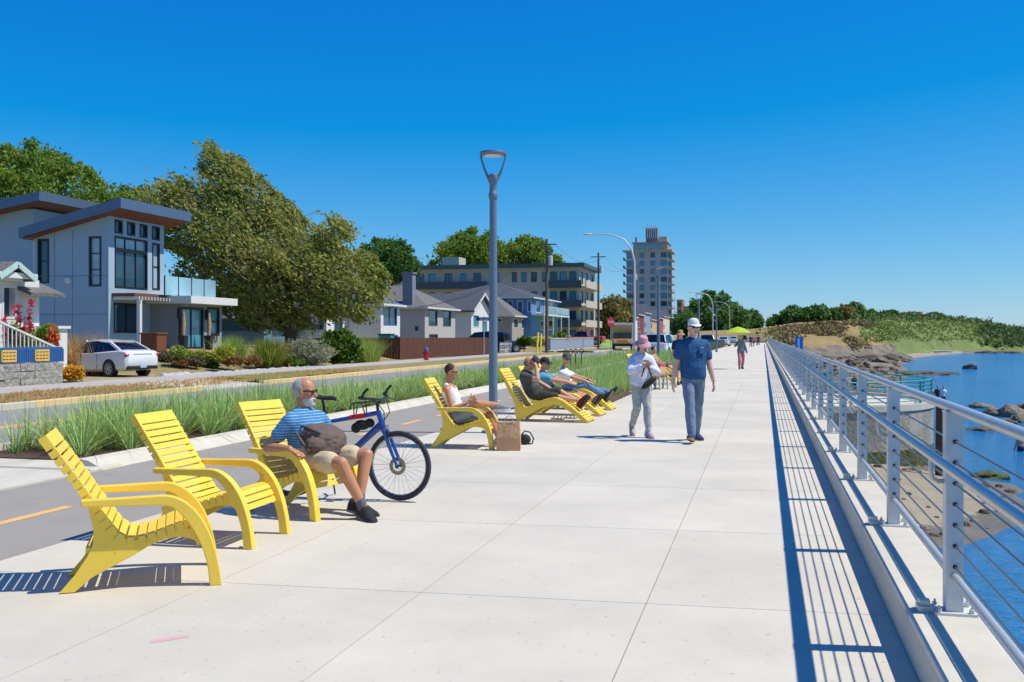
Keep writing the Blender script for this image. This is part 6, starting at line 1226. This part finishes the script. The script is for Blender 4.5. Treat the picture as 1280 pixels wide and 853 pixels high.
    if detail:
        MB().box(x0-.012, x0+.05, -.45, .45, c['body'][1][2]-.12, c['body'][1][2]-.1).build('trunk_trim', CHR, t)
        for xx in (.42, -.6): 
            for sg in (-1, 1): MB().box(xx-.004, xx+.004, sg*.876-.006, sg*.876+.006, .3, .93).build('door_gap', BLACK, t)
    return t
fw = camv(-.86, .51); nl = camv(-.51, -.86); wl = PX(-24.6, 138, 471); wl.z = -.05
p = G(138, 471.5, -.06)
cc = p+Vector(fw.normalized())*1.33-Vector(nl.normalized())*.79; cc.z = -.05
car('sedan', 'white sedan parked in the driveway before the modern house', cc, fw, paint('white car paint', 'E6E6E6'))
dw = patch('driveway', [(84, 478), (192, 473), (196, 462), (150, 452), (60, 455), (50, 470)], -.055, mat('worn driveway', '8E8668', .95, var=.3, scale=.8, col2='B09A70'))
far_cars = [('van', 'dark green van parked beside the white gabled house', (606, 436), -25.5, camv(-.95, .3), '1F2A28'), ('pickup', 'dark blue pickup in front of the taupe cottage', (622, 437), -24.5, camv(-.95, -.3), '1E3A66'), ('pickup', 'red pickup beside the green lawn of the apartment block', (731, 430), -22.5, camv(-.9, .3), 'C02A1C'),
            ('suv', 'white SUV parked beside the grass behind the walking woman', (826, 447), None, camv(.35, .93), 'E2E2E2'), ('sedan', 'silver car parked behind the white SUV', (866, 441), None, camv(.2, 1), 'AEB6BE'), ('suv', 'blue SUV parked further along behind the walking man', (884, 436), None, camv(.2, 1), '2A5A94'), ('sedan', 'white hatchback parked left of the lime umbrella', (905, 433), None, camv(.3, 1), 'E0E2E4'), ('sedan', 'pale grey car at the far end of the parked row', (917, 430), None, camv(.3, 1), 'C4C8CC'), ('suv', 'navy car at the far end under the trees', (930, 428), None, camv(.25, 1), '24405E')]
for i, (kd, lb, (x, y), X_, fv, cl) in enumerate(far_cars):
    p = G(x, y) if X_ is None else PX(X_, x, y); z = 0 if X_ is None else gz(p.x, p.y)+.02
    car(kd, lb, (p.x, p.y, z), fv, paint('car paint '+cl, cl), 'cars parked along the road', detail=False)
# orange and white box truck
p = PX(-15.0, 778, 436); tk = thing('box_truck', 'orange-fronted box truck with white top standing on the road', 'truck', (p.x, p.y, 0), math.atan2(-CT, ST)-.12); ORG = paint('orange truck paint', 'E0A050')
MB().box(-6, 0, -1.15, 1.15, .7, 3.0).build('cargo_box', paint('truck white', 'DADADA'), tk, bevel=.04); MB().box(.01, .08, -1.1, 1.1, 1.9, 2.8).build('header_panel', ORG, tk, bevel=.02)
MB().box(.02, 1.6, -1.05, 1.05, .55, 1.25).build('hood', ORG, tk, bevel=.1); MB().box(.02, .7, -1.0, 1.0, 1.25, 1.9).build('windscreen', CGL, tk, bevel=.05); MB().box(1.58, 1.68, -1.05, 1.05, .45, .7).build('front_bumper', BLACK, tk)
for x in (-4.8, 1.0):
    for sg in (-1, 1): MB().lathe([(.25, -.12), (.45, -.1), (.45, .1), (.25, .12)], (x, sg*.98, .45), 20, Matrix.Rotation(PI/2, 3, 'X')).build('wheel', TYRE, tk, smooth=40)
for sg in (-1, 1): MB().ell((1.6, sg*.75, .95), (.05, .14, .1)).build('headlight', CLEARL, tk, smooth=90)
# ================================================================ STREET FURNITURE
hy_ = thing('fire_hydrant', 'red fire hydrant with blue cap on the verge', 'hydrant', PD(G(533, 451, .1).dot(Vector((-ST, CT, 0))), 533, 451)); RED = mat('hydrant red', 'B81E2A', .45)
MB().lathe([(.2, 0), (.2, .05), (.13, .06), (.12, .5), (.16, .52), (.16, .57), (.12, .58)], n=16).build('barrel', RED, hy_, smooth=40); MB().lathe([(.13, .58), (.13, .66), (.1, .74), (.05, .78), (.04, .84), (.02, .85)], n=16).build('bonnet', mat('hydrant blue', '2C62A8', .45), hy_, smooth=40)
for a in (0, PI/2, PI): MB().lathe([(.075, .1), (.075, .2), (.05, .21)], (0, 0, .42), 10, Matrix.Rotation(a+TH, 3, 'Z') @ Matrix.Rotation(PI/2, 3, 'Y')).build('nozzle', RED, hy_, smooth=40)
PINE = mat('weathered pole', '6E5E50', .9, var=.25, scale=3, bump=.4, bscale=14)
poles = []
for i, (x, yt, X_, lb) in enumerate(((683.5, 299, -19.2, 'wooden utility pole left of the apartment block balconies'), (748, 316, -19.2, 'wooden utility pole right of the apartment block'), (792, 330, -19.2, 'thin distant utility pole left of the tower'))):
    top = PX(X_, x, yt); t = thing('utility_pole', lb, 'utility pole', (X_, top.y, 0), group='wooden utility poles'); MB().tube([(0, 0, 0), (0, 0, top.z)], [.17, .11], 10).build('pole', PINE, t, smooth=60); MB().bar((-.9, 0, top.z-.5), (.9, 0, top.z-.5), .1, .1).build('cross_arm', PINE, t); MB().lathe([(.2, 0), (.2, .8), (.1, .85)], (.35, 0, top.z-2.4), 12).build('transformer', GALVP, t, smooth=40); poles.append(top)
wr_ = thing('power_lines', 'thin power cables strung between the wooden poles', 'cables', poles[0])
for a, b in ((poles[0], poles[1]), (poles[1], poles[2]), (poles[0], PX(-30, 600, 372)), (poles[0], PX(-30.5, 520, 378))):
    for o_ in (-.7, .7): pts = [a.lerp(b, k/8)+Vector((o_*(1 if b in poles else .3), 0, -.5-1.2*math.sin(PI*k/8))) for k in range(9)]; MB().tube(pts, .014, 4, cap=False).build('cable', BLACK, wr_, world=True)
def arch_lamp(label, x, yt, X_):
    tp = PX(X_, x, yt); h_ = tp.z; t = thing('street_light', label, 'street light', (X_, tp.y, 0), group='curved-arm street lights'); r_ = 3.6
    MB().tube([(0, 0, 0), (0, 0, h_*.45), (0, 0, h_-2.4), (-.25, 0, h_-1.3), (-.9, 0, h_-.45), (-1.8, 0, h_-.05), (-2.9, 0, h_+.1), (-3.8, 0, h_+.12)], [.11, .1, .085, .08, .07, .06, .055, .05], 9).build('pole', GALVP, t, smooth=60); MB().ell((-4.1, 0, h_+.1), (.45, .16, .09)).build('lamp_head', GALVP, t, smooth=90); MB().lathe([(.19, 0), (.19, .05), (.12, .07)], n=12).build('base', GALVP, t)
arch_lamp('tall curved-arm street light behind the woman in pink hat', 793, 293, -10.9); arch_lamp('distant curved-arm street light left of the far trees', 891, 366, -9); arch_lamp('farthest curved-arm street light before the trees', 912, 378, -9)
t = PX(-11.2, 763.5, 403); ss = thing('stop_sign', 'red stop sign on a post beside the box truck', 'sign', (-11.2, t.y, 0)); MB().tube([(0, 0, 0), (0, 0, t.z+.4)], .03, 8).build('post', GALV, ss); sp_ = MB().lathe([(.38, -.01), (.38, .01)], (0, -.04, t.z), 8, Matrix.Rotation(R(50), 3, 'Z') @ Matrix.Rotation(PI/2, 3, 'X') @ Matrix.Rotation(PI/8, 3, 'Z')).build('sign_plate', mat('sign red', 'C01828', .5), ss)
def text(body, size, m, parent, loc, rot, name='lettering'):
    c_ = bpy.data.curves.new(name, 'FONT'); c_.body = body; c_.size = size; c_.align_x = 'CENTER'; c_.align_y = 'CENTER'; c_.extrude = .003; tmp = bpy.data.objects.new(name, c_); COL.objects.link(tmp)
    me = bpy.data.meshes.new_from_object(tmp.evaluated_get(bpy.context.evaluated_depsgraph_get())); bpy.data.objects.remove(tmp); me.materials.clear(); me.materials.append(m); o = part(name, me, parent, loc, rot); return o
bpy.context.view_layer.update()
text('STOP', .24, WHITE, ss, tuple(Vector((0, -.04, t.z))+Matrix.Rotation(R(50), 3, 'Z') @ Vector((0, -.02, 0))), (PI/2, 0, R(50)))
t = PX(-20.2, 605, 399); sg_ = thing('street_sign', 'blue street name sign on a thin post left of the near lamp post', 'sign', (-20.2, t.y, 0)); MB().tube([(0, 0, 0), (0, 0, t.z+.2)], .035, 8).build('post', GALV, sg_); MB().cbox((-.0, -.05, t.z), (1.15, .03, .26), Matrix.Rotation(TH, 3, 'Z')).build('sign_plate', mat('street sign blue', '15308C', .5), sg_); text('San Jose', .2, WHITE, sg_, (.02, -.075, t.z), (PI/2, 0, TH))
text('20', .75, BLKF, HNUM[0], HNUM[1], (PI/2, 0, PI/2), 'house_number')
# yellow guards, bike racks, picket gate, brown fence, low wall, bins
for i, (x, yt, yb_) in enumerate(((671, 416, 441), (675.5, 417, 441))):
    a = PX(-18.9, x, yb_); b = PX(-18.9, x+(1.5 if i == 0 else .8), yt); tag(MB().tube([(a.x, a.y, 0), (b.x, b.y, b.z)], .09, 8).build('cable_guard', mat('yellow plastic guard', 'E8D84A', .5), smooth=60), ('left', 'right')[i]+' yellow guard tube on the pole stay by the road', 'guard')
for i, (x, yb_) in enumerate(((707.5, 458), (713.5, 459), (719.5, 459), (727, 460))):
    p = PX(-7.7, x, yb_); t = thing('bike_rack', ('leftmost', 'second from left', 'second from right', 'rightmost')[i]+' of four dark hoop bike racks beyond the loungers', 'bike rack', (p.x, p.y, 0), group='hoop bike racks')
    MB().tube([(0, 0, 0), (0, 0, .82)], .022, 8).build('post', DARKM, t); cir = [(camv(.08*math.cos(a), 0).x, camv(.08*math.cos(a), 0).y, .92+.1*math.sin(a)) for a in np.linspace(0, 2*PI, 20, False)]; MB().tube(cir, .018, 8, closed=True).build('hoop', DARKM, t, smooth=60)
c = -23.6; ya_ = PX(c, 500, 430).y; yb_ = PX(c, 617, 430).y; fz = 0.; WF = mat('brown fence boards', '5E3626', .85, var=.2, scale=3, objr=.12); t = thing('board_fence', 'brown vertical board fence in front of the bungalows', 'fence', (c, ya_, fz)); zt_ = PX(c, 540, 422.5).z; N_ = 120
bmsh = MB().box(-.012, .012, .006, (yb_-ya_)/N_-.006, 0, zt_-fz).mesh('board'); bmsh.materials.append(WF)
for i in range(N_): part('board', bmsh, t, (0, (yb_-ya_)*i/N_, 0))
MB().box(-.06, -.013, 0, yb_-ya_, zt_-.4, zt_-.3).box(-.061, -.0131, 0, yb_-ya_, .3, .4).build('rail', WF, t)
bs = MB().box(0.006, .19, -.012, .012, 0, zt_-fz).mesh('board'); bs.materials.append(WF)
for i in range(34): part('board', bs, t, (-.2-.2*i, 0, 0))
c = -22.6; y0_ = PX(c, 625, 430).y; y1_ = PX(c, 639, 430).y; t = thing('picket_fence', 'short white picket fence by the dark pickup', 'fence', (c, y0_, 0))
for i in range(10): MB().box(-.015, .015, -.05, .05, 0, 1.0).build('picket', WHF, t).location = (0, (y1_-y0_)*i/9, 0)
for z in (.3, .8): MB().box(-.05, -.02, 0, y1_-y0_, z, z+.08).build('rail', WHF, t)
c = -21.; y0_ = PX(c, 688, 430).y; y1_ = PX(c, 742, 430).y; t = thing('low_wall', 'pale blue-grey low wall before the apartment lawn', 'wall', (c, y0_, 0)); MB().box(-.25, 0, 0, y1_-y0_, 0, PX(c, 700, 423.5).z).build('wall_panel', mat('pale low wall', '8894A2', .85), t); MB().box(-.3, .05, -.05, y1_-y0_+.05, PX(c, 700, 423.5).z, PX(c, 700, 423.5).z+.08).build('coping', CONC2, t)
TB = mat('teal recycling bin', '3F8C8C', .5)
for i, x in enumerate((483, 492)):
    p = PX(-26.5, x, 443); t = thing('recycling_bin', ('left', 'right')[i]+' teal recycling bin beside the white bungalow', 'bin', (p.x, p.y, gz(p.x, p.y)), group='teal recycling bins'); MB().prism([(-.4, 0), (.4, 0), (.46, 1.25), (-.46, 1.25)], -.38, .38, lambda u, v, w: (u, w, v)).build('bin_body', TB, t, bevel=.02); MB().box(-.5, .5, -.44, .44, 1.25, 1.36).build('lid', mat('dark teal lid', '2A5C60', .5), t, bevel=.02)
    for sg in (-1, 1): MB().lathe([(.1, -.03), (.1, .03)], (sg*.3, -.4, .1), 12, Matrix.Rotation(PI/2, 3, 'X')).build('wheel', BLACK, t)
# dark planter wall beside the parked cars, blue sign on the railing
t = thing('low_fence', 'dark green low fence between the parked cars and the promenade', 'fence', (-5.6, 78, 0)); gp = mat('dark green panel', '2E4038', .8)
for i in range(30): MB().box(-.06, .06, .02, 2.38, .08, .95).build('panel', gp, t).location = (0, i*2.4, 0)
for i in range(31): MB().box(-.08, .08, -.05, .05, 0, 1.05).build('post', gp, t).location = (0, i*2.4, 0)
t = thing('rail_sign', 'small blue notice board rising above the railing', 'sign', (1.02, 30.4, .2)); MB().tube([(0, 0, 0), (0, 0, 1.4)], .02, 8).build('post', GALV, t); MB().box(-.11, .11, -.02, .02, .98, 1.34).build('board', mat('notice blue', '2878C8', .5), t); MB().box(-.04, .02, -.026, -.0205, 1.02, 1.3).build('printed_panel', mat('notice pale print', 'BBD6EA', .6), t)
# ================================================================ MORE PEOPLE
WALK = lambda k, st=.2, ph=1: dict(pelvis=(0, 0, .92*k), neck=(.02, 0, 1.42*k), head=(.05, 0, 1.58*k), look=(1, 0, -.05), handL=(.12*ph, .27, .8*k), handR=(-.1*ph, -.27, .8*k), poleL=(-1, .4, 0), poleR=(-1, -.4, 0), hdirL=(.1, 0, -1), hdirR=(.1, 0, -1), footL=(-st*ph, .09, .1), footR=(st*ph, -.09, .1))
def walker(label, x, y, H, parts, J=None, dx=0, fem=False, ph=1, away=False, skin=SKINP):
    p = G(x, y); v = camv(dx, 1 if away else -1); return person(label, p, math.atan2(v.y, v.x), J or WALK(H/1.72, .2, ph), skin, H, .016, parts, fem=fem, simple=True)
GRNU = mat('lime umbrella', 'C8E83C', .6, var=.03, trans=.45)
J = WALK(.95, .1); J['handR'] = (.25, -.12, 1.2); J['poleR'] = (-.5, -1, -.5); J['hdirR'] = (0, .2, 1)
walker('woman in grey jacket and red patterned trousers walking under a lime umbrella', 926, 461.5, 1.64, [('shirt', cloth('grey jacket', '6E7884'), .95, -.3, .02), ('pants', mat('red patterned trousers', 'C23A54', .8, var=.3, scale=14, col2='B89AA0'), .95, .01), ('shoes', SHOEB, SOLEG), ('hair', BROWNH, 'long'), ('sunhat', cloth('straw hat', 'B89A62'), .0), ('glasses',)], J, fem=True)
p = G(926, 461.5); um = thing('umbrella', 'lime green open umbrella held by the woman in grey jacket', 'umbrella', (p.x, p.y, 0)); ax = camv(-.15, -.1); cap_ = MB(); N8 = 8; tp = Vector((ax.x, ax.y, 2.02)); rr = []
for k in range(N8*2): a = 2*PI*k/(N8*2); r_ = .62 if k % 2 == 0 else .585; rr.append((math.cos(a)*r_, math.sin(a)*r_, 1.72 if k % 2 == 0 else 1.745))
vv = [tp]+[tp.lerp(Vector((ax.x+q[0], ax.y+q[1], q[2])), .5)+Vector((0, 0, .055)) for q in rr]+[Vector((ax.x+q[0], ax.y+q[1], q[2])) for q in rr]; n_ = N8*2
cap_.add(vv, [(0, 1+k, 1+(k+1) % n_) for k in range(n_)]+[(1+k, 1+n_+k, 1+n_+(k+1) % n_, 1+(k+1) % n_) for k in range(n_)]); cap_.build('canopy', GRNU, um, smooth=30); MB().tube([(ax.x, ax.y, 1.15), (ax.x, ax.y, 2.08)], .01, 6).build('shaft', DARKM, um)
walker('person in dark shirt and tan hat half hidden behind the walking man', 850, 481, 1.76, [('shirt', cloth('midnight blue shirt', '1E2E4A'), .3, -.12, .02), ('pants', cloth('dark shorts', '33363C'), .5, .01), ('shoes', SHOEB, SOLEG), ('hair', BROWNH, 'short'), ('sunhat', cloth('tan hat', 'B08A5A'), .0), ('glasses',)])
farp = [(938.5, 434, 1.72, '4A3A6A', '2F3540', False, 'far walker in purple top on the left of the distant group'), (942, 433, 1.66, 'C86A5A', '39404A', True, 'far walker in coral top in the middle of the distant group'), (948, 432, 1.74, '2A3450', '2A2E36', False, 'far walker in navy top on the right of the distant group'), (945.5, 431, 1.7, '8A8E94', '50545A', True, 'far walker in grey top behind the distant group')]
for i, (x, y, H_, c1, c2_, fm_, lb) in enumerate(farp): walker(lb, x, y, H_, [('shirt', cloth('far top '+c1, c1), .35, -.15, .02), ('pants', cloth('far trousers '+c2_, c2_), .5 if i % 2 else .95, .01), ('shoes', SHOEB, SOLEG), ('hair', DARKH, 'short')], fem=fm_, ph=1 if i % 2 else -1, away=(i == 2))
# people seated along the path further on
seat_l = [(822, 479, '6E8CA8', DARKH, 'woman in pale blue top sitting on a far lounger behind the walking woman'), (831, 474, 'B8946A', BROWNH, 'person in tan top sitting on a far lounger beside the woman in pale blue')]
for i, (x, y, cl, hr, lb) in enumerate(seat_l):
    p = G(x, y); uf_ = camv(.9, -.4); lo_ = dup(lo1, loc=(p.x, p.y, 0), rz=math.atan2(uf_.y, uf_.x), label=('far yellow lounger under the woman in pale blue top', 'far yellow lounger under the person in tan top')[i])
    J = dict(pelvis=(-.27, 0, .4), neck=(-.45, 0, .9), head=(-.42, 0, 1.06), look=(1, .1, -.05), handL=(.0, .15, .55), handR=(.0, -.15, .55), poleL=(-.6, .8, -.6), poleR=(-.6, -.8, -.6), footL=(.45, .1, .28), footR=(.45, -.1, .28), kpoleL=(.3, .1, 1), kpoleR=(.3, -.1, 1), toeL=(.55, .1, .75), toeR=(.55, -.1, .75))
    person(lb, lo_.location, lo_.rotation_euler.z, J, SKIN, 1.7, .014, [('shirt', cloth('seated top '+cl, cl), .3, -.1), ('pants', cloth('seated shorts', '4A5A78'), .5, .01), ('shoes', SHOEB, SOLEG), ('hair', hr, 'short')], simple=True)
p = G(822, 487); bnch = thing('bench', 'metal-legged wooden bench behind the walking woman', 'bench', (p.x, p.y, 0), math.atan2(camv(.6, 1).y, camv(.6, 1).x)); WD = mat('bench wood', '9A7A54', .8, var=.2, scale=5)
for k in range(4): MB().box(-1.0, 1.0, -.22+k*.12, -.13+k*.12, .42, .46).build('seat_slat', WD, bnch)
for x in (-.9, -.3, .3, .9):
    for sg in (-1, 1): MB().bar((x, sg*.2, 0), (x, sg*.17, .42), .05, .05, (1, 0, 0)).build('leg', GALVP, bnch)
bx2 = thing('carton', 'cardboard carton with red lid standing on the bench', 'box', (p.x, p.y, .46), math.atan2(camv(.6, 1).y, camv(.6, 1).x)); MB().box(-.22, .22, -.16, .16, 0, .22).build('box_body', mat('cardboard', 'C8A480', .85), bx2); MB().box(-.23, .23, -.17, .17, .22, .29).build('lid', mat('red lid', 'C8404A', .6), bx2, bevel=.01)
# people on the shore
def shore(label, x, y, z, H, parts, J=None, fem=False, away=False, dx=0):
    p = G(x, y, z); v = camv(dx, 1 if away else -1); return person(label, p, math.atan2(v.y, v.x), J or WALK(H/1.72, .05), SKIN, H, .018, parts, fem=fem, simple=True)
top_ = lambda c: ('shirt', cloth('shore top '+c, c), .35, -.12, .02)
bot_ = lambda c: ('pants', cloth('shore shorts '+c, c), .5, .01)
shore('person in red and blue top and white cap at the ladder below the platform', 1185, 582, -4.1, 1.7, [top_('B02A38'), bot_('2C4A8A'), ('shoes', SHOEB, SOLEG), ('cap', MATS['white cap'])])
shore('dark-clothed person standing on the beach beyond the platform', 1068, 492, -3.6, 1.7, [top_('22262C'), bot_('2A2C30'), ('hair', DARKH, 'short')])
shore('person in white top by the water right of the platform rail', 1179, 509, SEAZ+.1, 1.7, [top_('E0E0E0'), bot_('3A4A6A'), ('hair', DARKH, 'short')])
shore('person in dark top by the water beside the one in white', 1172, 508, SEAZ+.1, 1.68, [top_('3A3A3C'), bot_('4A4A50'), ('hair', BROWNH, 'short')])
shore('bare-shouldered person by the water left of the pair', 1163.5, 508, SEAZ+.1, 1.66, [bot_('8A3A4A'), ('hair', BROWNH, 'short')])
shore('bather wading in the water at the right edge', 1276, 583, SEAZ-.75, 1.7, [bot_('2A3A5A'), ('hair', DARKH, 'short')], away=True)
for i, (x, y, cl, lb) in enumerate(((1037.5, 411, 'C8A080', 'tiny walker in tan on the headland path'), (1043, 410, '2A2E36', 'tiny walker in black on the headland path'))):
    p = PD(250, x, y); 
    ci = int(np.argmin(abs(cols-x))); col_ = Vh[:, ci]; dd = col_ @ np.array([-ST, CT, 0]); k_ = int(np.argmin(abs((HY-(col_[:, 2]-CH)/dd*FP)-y))); q_ = col_[k_]
    person(lb, tuple(q_), 0.5, WALK(1, .15), SKIN, 1.72, .03, [top_(cl), bot_('33363C')], simple=True)
